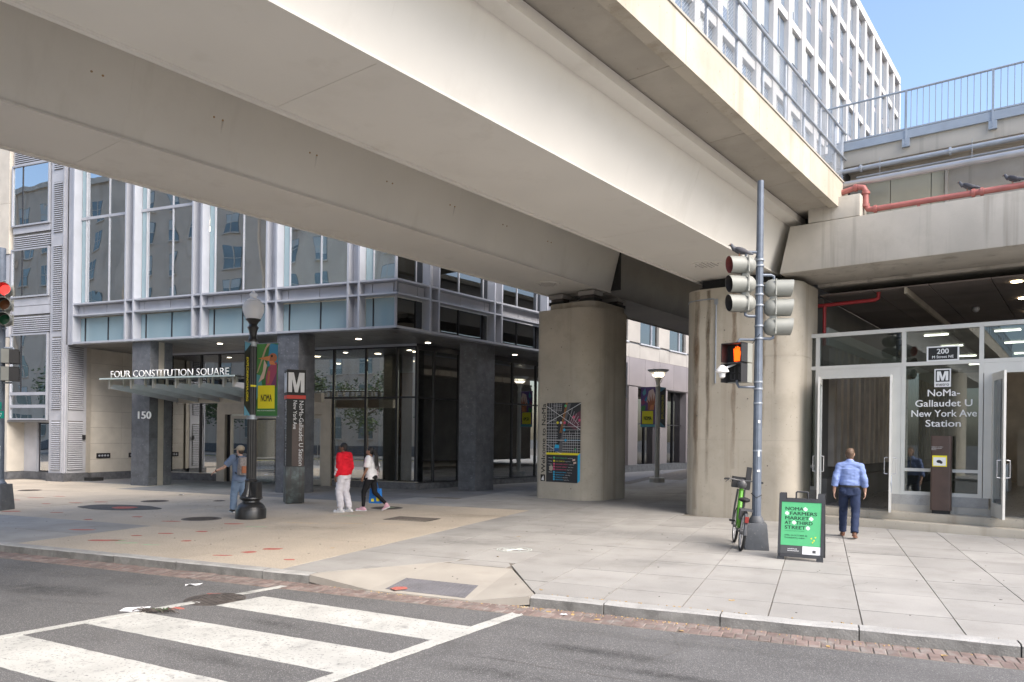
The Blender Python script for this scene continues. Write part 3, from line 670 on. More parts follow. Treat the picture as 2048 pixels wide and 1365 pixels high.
def curtain(f, bay, gend, dark, side):
    for bi, (a, b) in enumerate(bay):
        for ri, (z0, z1) in enumerate(rows):
            n0 = .3
            if side == 1: cuts = [a + .035, a + n0, a + n0 + (b - a - n0) / 2, b - .035] if b - a > 2 else [a + .035, a + .34, b - .03]
            else: cuts = [a + .035, a + (b - a - n0) / 2, b - n0, b - .035] if b - a > 2 else [a + .03, b - .34, b - .035]
            for i in range(len(cuts) - 1):
                u0, u1 = cuts[i] + .012, cuts[i + 1] - .012
                narrow = (cuts[i + 1] - cuts[i]) < .35
                g = 'glass_dark' if (dark and ri < 2) else ('glass_pale' if ri == 0 or narrow else 'glass_up')
                mb = MB(); f.box(mb, u0, u1, -.312, -.3, z0, z1)
                pn = mb.build('window_pane', g, off)
                if ri == 0 and not dark:
                    mb = MB(); f.box(mb, u0, u1, -.40, -.38, z0, z1); mb.build('blind', 'blind', pn)
                elif ri and not dark and (narrow or rnd.random() < .5) and b - a > 2:
                    dz = 0 if narrow else rnd.uniform(.3, .8) * (z1 - z0)
                    mb = MB(); f.box(mb, u0, u1, -.44, -.42, z0 + dz, z1); mb.build('blind', 'blind_pale', pn)
                elif narrow and dark and ri: 
                    mb = MB(); f.box(mb, u0, u1, -.44, -.42, z0, z1); mb.build('blind', 'blind_pale', pn)
                if i:
                    mb = MB(); f.box(mb, cuts[i] - .014, cuts[i] + .014, -.32, -.265, z0, z1); mb.build('mullion', 'alu_dark' if ri else 'mull', off)
            if ri in (1, 3):
                mb = MB(); f.box(mb, a + .03, b - .03, -.32, -.26, z1, z1 + .1); mb.build('transom', 'alu_dark', off)
            if ri == 0 or ri == 2:                   # spandrel panels between the two ledges
                zz = (6.3, 6.6) if ri == 0 else (13.5, 13.85)
                for i in range(len(cuts) - 1):
                    mb = MB(); f.box(mb, cuts[i] + .012, cuts[i + 1] - .012, -.28, -.22, *zz); mb.build('spandrel_panel', 'metal_panel', off)
def ledges(f, a0, a1, ia1, flip):
    for z in (6.20, 6.62, 13.38, 13.88):
        o0, o1, i1, i0 = f.p(a0, .02, z), f.p(a1, .02, z), f.p(ia1, -.3, z), f.p(a0, -.3, z)
        if flip: o0, o1, i1, i0 = f.p(a1, .02, z), f.p(a0, .02, z), f.p(a0, -.3, z), f.p(ia1, -.3, z)
        mb = MB(); mb.hexa([o0, o1, i1, i0] + [p + Vector((0, 0, .055)) for p in (o0, o1, i1, i0)]); mb.build('ledge', 'alu', off)
    z = ZS - .02                                      # bottom edge trim
    mb = MB(); f.box(mb, min(a0, a1), max(a0, a1), -.3, .02, z, z + .07) if not flip else f.box(mb, a1, a0, -.3, .02, z, z + .07)
    mb.build('edge_trim', 'alu', off)
def fins(f, ps, extra=()):
    for p in ps:
        for q in (p - .2, p + .2):
            mb = MB(); f.box(mb, q - .035, q + .035, -.3, .03, ZS - .03, 21.2); mb.build('fin', 'alu', off)
        mb = MB(); f.box(mb, p - .165, p + .165, -.3, -.25, ZS, 21.2); mb.build('recess_panel', 'metal_panel', off)
    for q in extra:
        mb = MB(); f.box(mb, q - .035, q + .035, -.3, .03, ZS - .03, 21.2); mb.build('fin', 'alu', off)
curtain(f1, bays(pairs1, -25.85, gX), gX, False, 1)
curtain(f2, bays(pairs2, gb, END2), gb, True, 2)
ledges(f1, -25.85, cX, gX, False); ledges(f2, END2, cb, gb, True)
fins(f1, pairs1, (-25.85,)); fins(f2, pairs2)
mb = MB(); p = cnr(Yf + .28, Sf - .28); mb.tube([(p[0], p[1], ZS), (p[0], p[1], 21.2)], .05, 6); mb.build('corner_post', 'alu', off)
# body behind the glass: floor slabs, back walls, roof
def poly_in(dy, ds, xl=-30.5): a = cnr(Yf + dy, Sf - ds); return [(xl, Yf + dy), a, bs(Sf - ds, END2), (xl, bs(Sf - ds, END2)[1])]
for z0, z1, nm in ((ZS + .02, ZS + .07, 'floor_slab'), (9.85, 9.93, 'floor_slab'), (13.4, 13.8, 'floor_slab'), (17.31, 17.39, 'floor_slab'), (20.9, 21.3, 'roof')):
    MB().prism(poly_in(.47, .47), z0, z1).build(nm, 'room' if nm != 'roof' else 'metal_panel', off)
MB().box(-30.4, -17, 25.2, 25.4, ZS + .08, 20.9).build('inner_wall', 'room', off)
a, b = bs(Sf - 4.5, 18), bs(Sf - 4.5, END2)
MB().extrude([(*a, ZS + .08), (*b, ZS + .08), (*b, 20.9), (*a, 20.9)], (-.2, 0, 0)).build('inner_wall', 'room', off)
for x_, z in ((-28.3, 11.6), (-21.5, 9.2), (-18.6, 9.3), (-15.2, 8.9), (-14.9, 8.5)):
    MB().box(x_ - .5, x_ + .5, 21.4, 21.7, z + .3, z + .36).build('ceiling_lamp', 'lamp_white', off)
mb = MB(); f1.box(mb, -26.5, -25.89, -.3, -.24, ZS, 21.2); mb.build('recess_panel', 'metal_panel', off)
MB().box(-26.3, -26.2, 20.1, 25.2, ZS + .08, 20.9).build('inner_wall', 'room', off)
# soffit panels over the recessed lobby
gp = .012
for i in range(12):
    for j in range(3):
        x0, y0 = -26.5 + 1.27 * i, Yf + .32 + 1.12 * j
        p = [(x0 + gp, y0 + gp), (x0 + 1.27 - gp, y0 + gp), (x0 + 1.27 - gp, y0 + 1.12 - gp), (x0 + gp, y0 + 1.12 - gp)]
        p = clip(p, math.cos(TH), -math.sin(TH), Sf - .32)
        if len(p) > 2 and area(p) > .03: MB().prism(p, ZS - .01, ZS + .012).build('soffit_panel', 'soffit', off)
for i in range(9):
    for j in range(2):
        s1, b0 = Sf - .32 - 1.0 * j, 17.2 + 1.28 * i
        p = [bs(s1 - 1.0 + gp, b0 + gp), bs(s1 - gp, b0 + gp), bs(s1 - gp, b0 + 1.28 - gp), bs(s1 - 1.0 + gp, b0 + 1.28 - gp)]
        p = clip(p, 0, -1, -(Yf + .32 + 1.12 * 3 + .01))
        if len(p) > 2 and area(p) > .03: MB().prism(p, ZS - .01, ZS + .012).build('soffit_panel', 'soffit', off)
for x_, y_ in [(-20.3, 21.2), (-17.5, 21.6), (-14.6, 21.6), (-12.8, 23.2), (-12.0, 25.3), (-11.3, 27.6), (-23.6, 21.4), (-10.5, 30)]:
    MB().lathe([(.09, 0), (.1, .02)], (x_, y_, ZS - .018), 14).build('downlight', 'lamp_white', off)
# granite columns in coursed blocks
def column(poly, label=None):
    c = MB().prism([(x_ * 1 + 0, y_) for x_, y_ in poly], .0, ZS - .012)
    cx, cy = sum(p[0] for p in poly) / len(poly), sum(p[1] for p in poly) / len(poly)
    core = [(cx + (p[0] - cx) * .97, cy + (p[1] - cy) * .97) for p in poly]
    o = MB().prism(core, 0, ZS - .012).build('column', 'granite_base', off)
    z = 0; hs = [.30] + [.70] * 7
    for h in hs:
        h = min(h, ZS - .014 - z)
        if h > .05: MB().prism(poly, z + .004, z + h - .004).build('granite_block', 'granite', o)
        z += h
    return o
def rect(x0, x1, y0, y1): return [(x0, y0), (x1, y0), (x1, y1), (x0, y1)]
c1 = column(rect(-22.98, -22.12, 19.76, 20.14)); column(rect(-22.98, -22.12, 20.44, 20.76))
MB().box(-22.9, -22.16, 20.15, 20.43, 0, ZS - .013).build('column_core', 'steel_warm', off)
column(rect(-16.42, -15.56, 19.66, 20.5))
p0_ = (-11.78, 23.66); column([p0_, (p0_[0] + .66, p0_[1]), (p0_[0] + .66 + 1.0 * uB2[0], p0_[1] + 1.0 * uB2[1]), (p0_[0] + 1.0 * uB2[0], p0_[1] + 1.0 * uB2[1])])
text('street_number', '150', 'sign_white', off, (-22.74, 19.757, 2.40), (1, 0, 0), (0, 0, 1), .27, .62, .02, .02)
# lobby glazing
L1 = Fac((0, 23.3), (1, 0), (0, -1)); L2 = Fac(bs(-19.0, 0), uB2, uS2)
lx0, lcX, lcb = -26.6, cnr(23.3, -19.0)[0], (23.3 - 19.0 * math.sin(TH)) / math.cos(TH)
def fpart(f, name, m, *bx): mb = MB(); f.box(mb, *bx); return mb.build(name, m, off)
fpart(L1, 'plinth', 'granite_base', lx0, -22.35, -.2, .06, 0, .28); fpart(L1, 'plinth', 'granite_base', -16.8, lcX + .05, -.2, .06, 0, .24); fpart(L2, 'plinth', 'granite_base', lcb - .05, END2, -.2, .06, 0, .22)
fpart(L1, 'sill', 'steel', lx0, -22.35, -.1, .075, .28, .31); fpart(L1, 'sill', 'steel', -16.8, lcX + .06, -.1, .075, .24, .27); fpart(L2, 'sill', 'mull', lcb - .06, END2, -.1, .075, .22, .25)
fpart(L1, 'head', 'mull', lx0, lcX, -.12, .02, 5.06, ZS - .012); fpart(L2, 'head', 'mull', lcb, END2, -.12, .02, 4.98, ZS - .012)
fpart(L1, 'soffit_trim', 'alu', lx0, lcX, .021, .1, 5.1, ZS - .013)
m1 = [lx0, -24.85, -23.25, -22.3, -20.5, -18.6, -16.8, -15.39, -14.08, lcX]
for i, u in enumerate(m1): fpart(L1, 'mullion', 'mull', u - .035, u + .035, -.08, .05, 2.97 if -22.2 < u < -16.9 else .28, 5.06)
for i in range(len(m1) - 1):
    a, b = m1[i] + .036, m1[i + 1] - .036
    door = -22.31 <= m1[i] < -16.9
    fpart(L1, 'transom', 'mull', a, b, -.06, .035, 3.25, 3.31)
    fpart(L1, 'lobby_pane', 'glass_low', a, b, -.012, 0, 3.312, 5.055)
    if not door: fpart(L1, 'lobby_pane', 'glass_low', a, b, -.012, 0, .312, 3.248)
m2 = [lcb, 19.8, 21.15, 22.8, 24.45, 26.1, 27.6, END2]
for u in m2[1:]: fpart(L2, 'mullion', 'mull', u - .035, u + .035, -.08, .05, .25, 4.98)
for i in range(len(m2) - 1):
    a, b = m2[i] + .036, m2[i + 1] - .036
    fpart(L2, 'transom', 'mull', a, b, -.06, .035, 3.25, 3.31)
    fpart(L2, 'lobby_pane', 'glass_low', a, b, -.012, 0, 3.312, 4.975); fpart(L2, 'lobby_pane', 'glass_low', a, b, -.012, 0, .255, 3.248)
# portal and doors
po = fpart(L1, 'door_portal', 'steel_warm', -22.3, -21.9, -.3, .12, 0, 2.96)
fpart(L1, 'portal_head', 'steel_warm', -21.9, -17.25, -.3, .12, 2.66, 2.96); fpart(L1, 'portal_jamb', 'steel_warm', -17.25, -16.84, -.3, .12, 0, 2.96)
fpart(L1, 'portal_rail', 'steel_warm', -22.3, -16.84, -.2, .1, 2.961, 3.24)
def door(u0, u1, name='lobby_door'):
    mb = MB(); L1.box(mb, u0, u0 + .1, -.1, 0, .02, 2.64); L1.box(mb, u1 - .1, u1, -.1, 0, .02, 2.64); L1.box(mb, u0 + .1, u1 - .1, -.1, 0, .02, .22); L1.box(mb, u0 + .1, u1 - .1, -.1, 0, 2.5, 2.64)
    d = mb.build(name, 'steel', off)
    mb = MB(); L1.box(mb, u0 + .1, u1 - .1, -.056, -.044, .22, 2.5); mb.build('pane', 'glass_low', d)
    mb = MB(); mb.tube([L1.p(u1 - .16, .06, .9), L1.p(u1 - .16, .06, 1.5)], .014, 8); mb.build('handle', 'steel', d)
    mb = MB(); L1.box(mb, u0 + .1, u1 - .1, .001, .02, 1.0, 1.04); mb.build('push_bar', 'steel', d)
door(-21.72, -20.62); door(-18.2, -17.3)
for u in (-21.86, -21.78): fpart(L1, 'door_jamb', 'mull', u, u + .03, -.1, .02, 0, 2.66)
rv = MB().lathe([(.95, 2.5), (.95, 2.66)], (-19.45, 23.5, 0), 28).build('revolving_door', 'steel', off, True)
for k in range(4):
    a = k * math.pi / 2 + .5; mb = MB(); c = Vector((-19.45, 23.5, 0)); d = Vector((math.cos(a), math.sin(a), 0)); n_ = Vector((-d.y, d.x, 0)) * .02
    mb.hexa([c + n_ + Vector((0, 0, .05)), c - n_ + Vector((0, 0, .05)), c - n_ + d * .9 + Vector((0, 0, .05)), c + n_ + d * .9 + Vector((0, 0, .05))] + [q + Vector((0, 0, 2.4)) for q in (c + n_ + Vector((0, 0, .05)), c - n_ + Vector((0, 0, .05)), c - n_ + d * .9 + Vector((0, 0, .05)), c + n_ + d * .9 + Vector((0, 0, .05)))])
    mb.build('door_wing', 'glass_low', rv)
for k in (-1, 1):
    mb = MB()
    for i in range(9):
        a0, a1 = math.radians(90 + k * 90 - 45 + i * 10), math.radians(90 + k * 90 - 45 + (i + 1) * 10)
        mb.add([(-19.45 + math.cos(a) * .98, 23.5 + math.sin(a) * .98, z) for a in (a0, a1) for z in (0, 2.5)], [(0, 2, 3, 1)])
    mb.build('drum_glass', 'glass_low', rv)
mb = MB().lathe([(.11, 0), (.11, .004)], L1.p(-17.05 - .85, .02, 1.35), 18, axis=(0, -1, 0)); mb.build('round_sticker', 'yellow', off)
# canopy on the entrance: glass sheet, tapered beams, lettering
cz = 3.66
M['glass_rim'] = plain('glass_rim', (.42, .50, .485), .3)
MB().prism(rect(-22.35, -16.6, 17.95, 20.95), cz, cz + .035).build('canopy_glass', 'glass_canopy', off)
MB().box(-22.36, -16.59, 17.93, 17.96, cz - .006, cz + .042).build('canopy_edge', 'glass_rim', off)
for x_ in (-22.0, -21.02, -20.04, -19.06, -18.08, -17.1, -16.72):
    mb = MB(); mb.hexa([(x_ - .02, 18.05, 3.36), (x_ + .02, 18.05, 3.36), (x_ + .02, 20.92, 3.03), (x_ - .02, 20.92, 3.03), (x_ - .02, 18.05, 3.50), (x_ + .02, 18.05, 3.50), (x_ + .02, 20.92, 3.48), (x_ - .02, 20.92, 3.48)])
    bm_ = mb.build('canopy_beam', 'alu_dark', off)
    for y_ in (18.1, 18.6, 20.4): MB().box(x_ - .03, x_ + .03, y_ - .03, y_ + .03, 3.44, cz).build('bracket', 'steel', bm_)
    MB().box(x_ - .035, x_ + .035, 18.02, 18.049, 3.34, 3.64).build('beam_cap', 'steel', bm_)
MB().box(-22.1, -15.6, 20.93, 21.1, 3.0, 3.32).build('canopy_girder', 'steel_warm', off)
text('building_name', 'FOUR CONSTITUTION SQUARE', 'white_letter', off, (-21.92, 18.0, 3.715), (1, 0, 0), (0, 0, 1), .235, 5.03, .02, bold=-.012)
# lobby interior
MB().prism([(-26.5, 23.42), cnr(23.42, -19.12), bs(-19.12, END2), (-26.5, bs(-19.12, END2)[1])], -.01, .012).build('lobby_floor', 'lobby_floor', off)
MB().prism([(-26.5, 23.42), cnr(23.42, -19.12), bs(-19.12, END2), (-26.5, bs(-19.12, END2)[1])], ZS - .09, ZS - .013).build('lobby_ceiling', 'room', off)
MB().box(-26.6, -13, 29.6, 29.8, 0, 5.1).build('lobby_wall', 'room', off)
MB().box(-24.4, -17.6, 29.3, 29.55, .2, 4.6).build('wood_wall', 'wood', off)
MB().box(-21.0, -15.2, 26.9, 27.3, 3.5, 4.5).build('wood_bulkhead', 'wood', off)
for x_, y_ in ((-20.6, 26.4), (-16.2, 26.2), (-14.3, 25.7), (-13.0, 28.6)): MB().box(x_ - .3, x_ + .3, y_ - .3, y_ + .3, .013, ZS - .1).build('lobby_column', 'room', off)
MB().box(-19.6, -17.4, 27.5, 28.2, .013, 1.1).build('reception_desk', 'wood', off)
for i in range(4): MB().box(-15.7 + .4 * i, -15.62 + .4 * i, 24.6, 25.0, .013, 1.15).build('turnstile', 'steel', off)
for x_, y_ in ((-22, 25.2), (-19, 25.2), (-16, 25), (-14.2, 24.8), (-12.9, 27), (-20, 28), (-16, 28)): MB().lathe([(.12, 0), (.12, .02)], (x_, y_, ZS - .115), 12).build('downlight', 'lamp_white', off)
for u, z in ((20.4, 1.3), (24.9, 1.2)): fpart(L2, 'door_panel', 'steel', u - .5, u + .5, -1.6, -1.55, .1, 2.6)
# loggia side wall in limestone slabs
Xw = -26.6
MB().box(Xw - .3, Xw - .02, 20.7, 23.6, 0, ZS - .012).build('loggia_wall', 'joint', off)
zz = [.3, .82, 1.45, 2.08, 2.72, 3.36, 4.0, 4.62, ZS - .013]
for z0, z1 in zip(zz, zz[1:]):
    for y0, y1 in ((20.92, 22.4), (22.4, 23.6)): MB().box(Xw - .03, Xw, y0 + .004, y1 - .004, z0 + .004, z1 - .004).build('limestone_slab', 'limestone', off)
MB().box(Xw - .03, Xw + .03, 20.7, 23.5, 0, .298).build('plinth', 'granite_base', off)
for y0 in (21.25, 22.75): MB().box(Xw, Xw + .02, y0, y0 + .62, .86, 1.06).build('wall_light_grille', 'mull', off)
for y0 in (21.25, 22.75):
    for k in range(4): MB().ball((Xw + .022, y0 + .12 + k * .13, .96), (.012, .05, .04), 8, 5).build('grille_boss', 'alu', off)
MB().box(Xw - .05, Xw + .08, 20.7, 20.91, .3, ZS - .012).build('corner_trim', 'steel_warm', off)
# ---- left wing: louvred corner pier, windows, limestone
W = Fac((0, 19.8), (1, 0), (0, -1))
def wpart(name, m, *bx): mb = MB(); W.box(mb, *bx); return mb.build(name, m, off)
wpart('pier_core', 'metal_panel', -27.35, -26.5, -.9, 0, .32, 21.2)
wpart('pier_base', 'granite_base', -27.42, -26.43, -.97, .06, 0, .318)
def louvre(f, u0, u1, z0, z1, d=0., step=.08):
    mb = MB(); z = z0
    while z < z1 - .04:
        mb.hexa([f.p(u0, d + .045, z), f.p(u1, d + .045, z), f.p(u1, d + .004, z + .02), f.p(u0, d + .004, z + .02), f.p(u0, d + .045, z + .03), f.p(u1, d + .045, z + .03), f.p(u1, d + .004, z + .062), f.p(u0, d + .004, z + .062)]); z += step
    o = mb.build('louvre', 'metal_panel', off)
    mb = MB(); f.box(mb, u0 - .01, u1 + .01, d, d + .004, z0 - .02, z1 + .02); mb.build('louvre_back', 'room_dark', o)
PS = Fac((-26.5, 0), (0, 1), (1, 0))
for z0, z1 in ((.45, 2.3), (2.75, 5.5), (5.75, 9.0), (9.5, 11.4), (11.9, 14.5), (14.9, 18)):
    louvre(W, -27.2, -26.72, z0, z1)
    if z0 < 5: louvre(PS, 19.93, 20.55, z0, z1)
    else: louvre(PS, 19.93, 20.1, z0, z1)
wpart('pier_rib', 'alu_dark', -26.66, -26.6, .001, .05, .33, 21); 
mb = MB(); PS.box(mb, 19.84, 19.9, .001, .05, .33, 21); mb.build('pier_rib', 'alu_dark', off)
mb = MB(); PS.box(mb, 20.5, 20.64, .056, .07, 1.6, 1.78); mb.build('card_reader', 'mull', off)
mb = MB(); mb.box(-26.43, -26.0, 20.6, 21.1, 0, .13); mb.build('rubber_mat_roll', 'rubber', off)
wl, wr = -29.55, -27.53
wpart('wing_wall', 'metal_panel', -29.75, -27.36, -.9, -.16, 2.3, 21)
def framed(z0, z1, cut, name='window', g='glass_up'):
    mb = MB()
    for b4 in ((wl - .06, wl, z0 - .06, z1 + .06), (wr, wr + .06, z0 - .06, z1 + .06), (wl, wr, z1, z1 + .06), (wl, wr, z0 - .06, z0)): W.box(mb, b4[0], b4[1], -.1, .03, b4[2], b4[3])
    o = mb.build(name, 'alu', off)
    us = [wl] + cut + [wr]
    for a, b in zip(us, us[1:]):
        mb = MB(); W.box(mb, a + .01, b - .01, -.03, -.015, z0, z1); mb.build('pane', g, o)
    for c in cut: mb = MB(); W.box(mb, c - .02, c + .02, -.05, .005, z0, z1); mb.build('mullion', 'mull', o)
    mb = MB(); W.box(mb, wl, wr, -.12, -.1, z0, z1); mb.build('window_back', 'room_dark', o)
framed(9.98, 12.26, [-29.0]); framed(7.18, 8.97, [-29.0]); framed(3.42, 5.64, [-29.0]); framed(2.93, 3.3, [], 'spandrel_window'); framed(2.4, 2.81, [], 'spandrel_window')
framed(13.6, 15.6, [-29.0]); framed(17, 19, [-29.0])
for z0, z1 in ((12.36, 13.3), (9.1, 9.62), (5.76, 6.42), (15.8, 16.8)): louvre(W, wl - .05, wr + .05, z0, z1, -.1)
for z0, z1 in ((9.66, 9.9), (6.46, 6.78), (6.8, 7.1), (13.32, 13.5)): wpart('wall_panel', 'metal_panel', wl - .06, wr + .06, -.16, -.05, z0, z1)
wpart('limestone_pier', 'limestone', -31.2, -29.76, -.6, .02, 8.9, 10.9); wpart('limestone_pier', 'limestone', -31.2, -29.76, -.6, .02, 10.91, 14); wpart('limestone_pier', 'limestone', -31.2, -29.8, -.6, -.03, .28, 5.6); wpart('metal_pier', 'metal_panel', -31.2, -29.76, -.6, -.02, 5.62, 8.88); wpart('limestone_pier', 'limestone', -31.2, -29.76, -.6, .02, 14.01, 21)
wpart('limestone_wall', 'limestone', -44, -31.21, -.6, -.05, .28, 21); wpart('plinth', 'granite_base', -44, -29.7, -.66, 0, 0, .278)
for z0 in (2.4, 5.9, 9.4, 12.9, 16.4):
    for k in range(4):
        mb = MB(); W.box(mb, -34 - k * 3, -32 - k * 3, -.06, -.035, z0, z0 + 2.2); mb.build('window', 'glass_dark', off)
wpart('recess_wall', 'metal_panel', -29.75, -28.9, -.75, -.7, .3, 2.3); wpart('plinth', 'granite_base', -29.7, -27.43, -.8, -.62, 0, .298)
wpart('recess_side', 'limestone', -29.79, -29.755, -.7, 0, .3, 2.3)
wpart('side_door', 'mull', -28.85, -27.42, -.72, -.68, .3, 2.3); wpart('side_door_glass', 'glass_up', -28.75, -27.5, -.679, -.67, .35, 2.2); wpart('side_door_frame', 'alu', -28.9, -28.84, -.72, -.6, .3, 2.3)
wpart('recess_soffit', 'soffit', -29.75, -27.36, -.7, 0, 2.25, 2.33)
M['stain_rust'] = stain_mat('rust_stain_run', (.20, .10, .035)); M['stain_brown'] = stain_mat('damp_stain_run', (.20, .15, .10), 5)
# ================================================================ railway bridge (grid turned by TH: x = across, y = along)
BR = thing('railway_bridge', 'long pale railway bridge of twin steel box girders and a concrete deck edge', 'bridge', (-9, 0, 0), grid=-TH)
B0, B1 = -26.0, 18.42                                 # near span from behind the camera to the joint over the piers
G1E = 20.3
def boxgirder(s0, s1, z0, z1, flare, b0, b1, m, name='box_girder'):
    f = flare
    mb = MB(); mb.hexa([(s0, b0, z0), (s1, b0, z0), (s1, b1, z0), (s0, b1, z0), (s0 - f, b0, z1), (s1 + f, b0, z1), (s1 + f, b1, z1), (s0 - f, b1, z1)])
    o = mb.build(name, m, BR)
    for s_ in (s0 - .03, s1 - .05):                   # bottom flange lips
        MB().box(s_, s_ + .08, b0, b1, z0 - .035, z0 - .001).build('flange_lip', m, o)
    return o
g1 = boxgirder(-13.90, -11.94, 6.47, 7.9, .38, B0, G1E, 'girder')
g2 = boxgirder(-8.04, -6.08, 5.93, 7.04, .34, B0, B1, 'girder')
MB().box(-5.80, -5.46, B0, B1, 6.98, 7.14).build('deck_haunch', 'girder', BR)
# deck slab in cast lengths, edge beam and parapet kerb
y = B1; k = 0
while y > B0:
    L = 2.9
    y0 = max(B0, y - L)
    mb = MB(); mb.hexa([(-5.95, y0 + .006, 7.145), (-4.75, y0 + .006, 7.19), (-4.75, y - .006, 7.19), (-5.95, y - .006, 7.145), (-5.95, y0 + .006, 7.35), (-4.75, y0 + .006, 7.35), (-4.75, y - .006, 7.35), (-5.95, y - .006, 7.35)])
    mb.build('soffit_slab', 'concrete_deck', BR)
    MB().box(-4.75, -4.55, y0 + .004, y - .004, 7.13, 7.76).build('edge_beam', 'concrete', BR)
    y -= L
MB().box(-4.60, -4.53, B0, B1, 7.765, 7.80).build('parapet_cap', 'concrete_deck', BR)
MB().box(-15.5, -4.8, B0, B1, 7.92, 8.1).build('deck', 'concrete_deck', BR)
MB().box(-15.6, -15.3, B0, B1, 7.4, 8.4).build('edge_beam', 'concrete', BR)
MB().box(-11.4, -8.5, B0, B1, 7.75, 7.915).build('deck_panel', 'girder_grey', BR)
MB().box(-15.5, -5.75, B1 + .003, G1E + .095, 7.92, 8.1).build('deck', 'concrete_deck', BR); MB().box(-11.4, -8.5, B1 + .003, G1E, 7.75, 7.915).build('deck_panel', 'girder_grey', BR)
# expansion joint and the next span
MB().box(-14.2, -11.6, G1E, G1E + .05, 6.5, 7.9).build('joint_seal', 'rubber', BR)
boxgirder(-13.85, -12.0, 6.42, 7.9, .34, G1E + .08, 75, 'girder_grey', 'next_girder')
boxgirder(-8.0, -6.2, 6.0, 7.1, .3, 19.6, 75, 'girder_grey', 'next_girder')
MB().box(-14.3, -5.0, G1E + .1, 75, 7.92, 8.1).build('deck', 'concrete_deck', BR)
mb = MB(); mb.hexa([(-6.2, B1 + .01, 5.9), (-5.95, B1 + .01, 5.9), (-5.95, B1 + .1, 5.9), (-6.2, B1 + .1, 5.9), (-6.0, B1 + .01, 7.1), (-5.5, B1 + .01, 7.12), (-5.5, B1 + .1, 7.12), (-6.0, B1 + .1, 7.1)]); mb.build('joint_seal', 'rubber', BR)
# round access covers under the girders, bolt heads with rust
for s_, b_, z in ((-12.85, 18.2, 6.47), (-7.05, 16.3, 5.93)):
    c = MB().lathe([(.36, -.012), (.36, .02)], (s_, b_, z - .012), 30).build('access_cover', 'girder', BR, True)
    mb = MB()
    for i in range(-3, 4):
        for j in range(-3, 4):
            if i * i + j * j < 10: mb.lathe([(.022, -.02), (.022, 0)], (s_ + i * .09, b_ + j * .09, z - .013), 6)
    stuff(mb.build('vent_hole', 'girder_grey', c))
n1 = Vector((1.43, 0, -.38)).normalized()
for k in range(12):
    b_ = 16.6 - 1.95 * k
    for db in (0, .16):
        z = 7.22; s_ = -11.94 + .38 * (z - 6.47) / 1.43
        mb = MB(); mb.lathe([(.016, -.01), (.016, .012)], (s_, b_ + db, z), 8, axis=n1); bh = mb.build('bolt_head', 'rust', g1)
        if db and k in (2, 4, 5):
            q = Vector((s_, b_ + db, z)) + n1 * .004
            o = MB().add([q + Vector((0, -.02, 0)), q + Vector((0, .02, 0)), q + Vector((-.06, .012, -.22)), q + Vector((-.06, -.01, -.22))], [(0, 1, 2, 3)]).build('rust_streak', 'stain_rust', g1); o.data.attributes.new('strength', 'FLOAT', 'POINT').data.foreach_set('value', [.8, .8, .1, .1])
for b_ in (13.0, 5.5, -2, -9):                          # field splices: a narrow cover strip round web and flange
    for s0_, s1_, z0_, z1_, f_, par in ((-13.9, -11.94, 6.47, 7.9, .38, g1), (-8.04, -6.08, 5.93, 7.04, .34, g2)):
        mb = MB(); mb.box(s0_ + .02, s1_ - .02, b_ - .012, b_ + .012, z0_ - .005, z0_ + .01); mb.hexa([(s1_ - .02, b_ - .012, z0_ + .02), (s1_ + .005, b_ - .012, z0_ + .02), (s1_ + .005, b_ + .012, z0_ + .02), (s1_ - .02, b_ + .012, z0_ + .02), (s1_ + f_ - .02, b_ - .012, z1_), (s1_ + f_ + .005, b_ - .012, z1_), (s1_ + f_ + .005, b_ + .012, z1_), (s1_ + f_ - .02, b_ + .012, z1_)])
        mb.build('weld_seam', 'girder', par)
# chain-link fence on the parapet
fe = thing('parapet_fence', 'galvanised chain-link fence with round rails along the bridge parapet', 'fence', (-4.62, 8, 7.8), grid=-TH)
sF = -4.57
for z, r in ((8.95, .028), (8.36, .024)): MB().tube([(sF, B0, z), (sF, B1 - .15, z)], r, 8).build('rail', 'galv', fe, True)
bps = [18.15, 17.55, 16.4, 15.28, 14.14, 12.95]
while bps[-1] > B0 + 1.3: bps.append(bps[-1] - 1.2)
for b_ in bps: MB().tube([(sF - .05, b_, 7.75), (sF - .05, b_, 9.0)], .03, 8).build('post', 'galv', fe, True)
mb = MB(); d = .062; b_ = -8.0; r = .0042
while b_ < B1 - .2:
    for sg in (1, -1):
        bb0, bb1 = b_, b_ + sg * 1.12
        z0, z1 = 7.81, 8.93
        for q in (max(-8, min(B1 - .2, bb1)),):
            z1_ = z0 + abs(q - bb0)
            if z1_ > z0 + .02: mb.add([(sF - .03, bb0 - r, z0), (sF - .03, bb0 + r, z0), (sF - .03, q + r, z1_), (sF - .03, q - r, z1_), (sF - .03 + r, bb0, z0), (sF - .03 + r, q, z1_)], [(0, 1, 2, 3), (0, 4, 5, 3), (1, 4, 5, 2)])
    b_ += d
stuff(mb.build('chain_link_mesh', 'galv', fe))
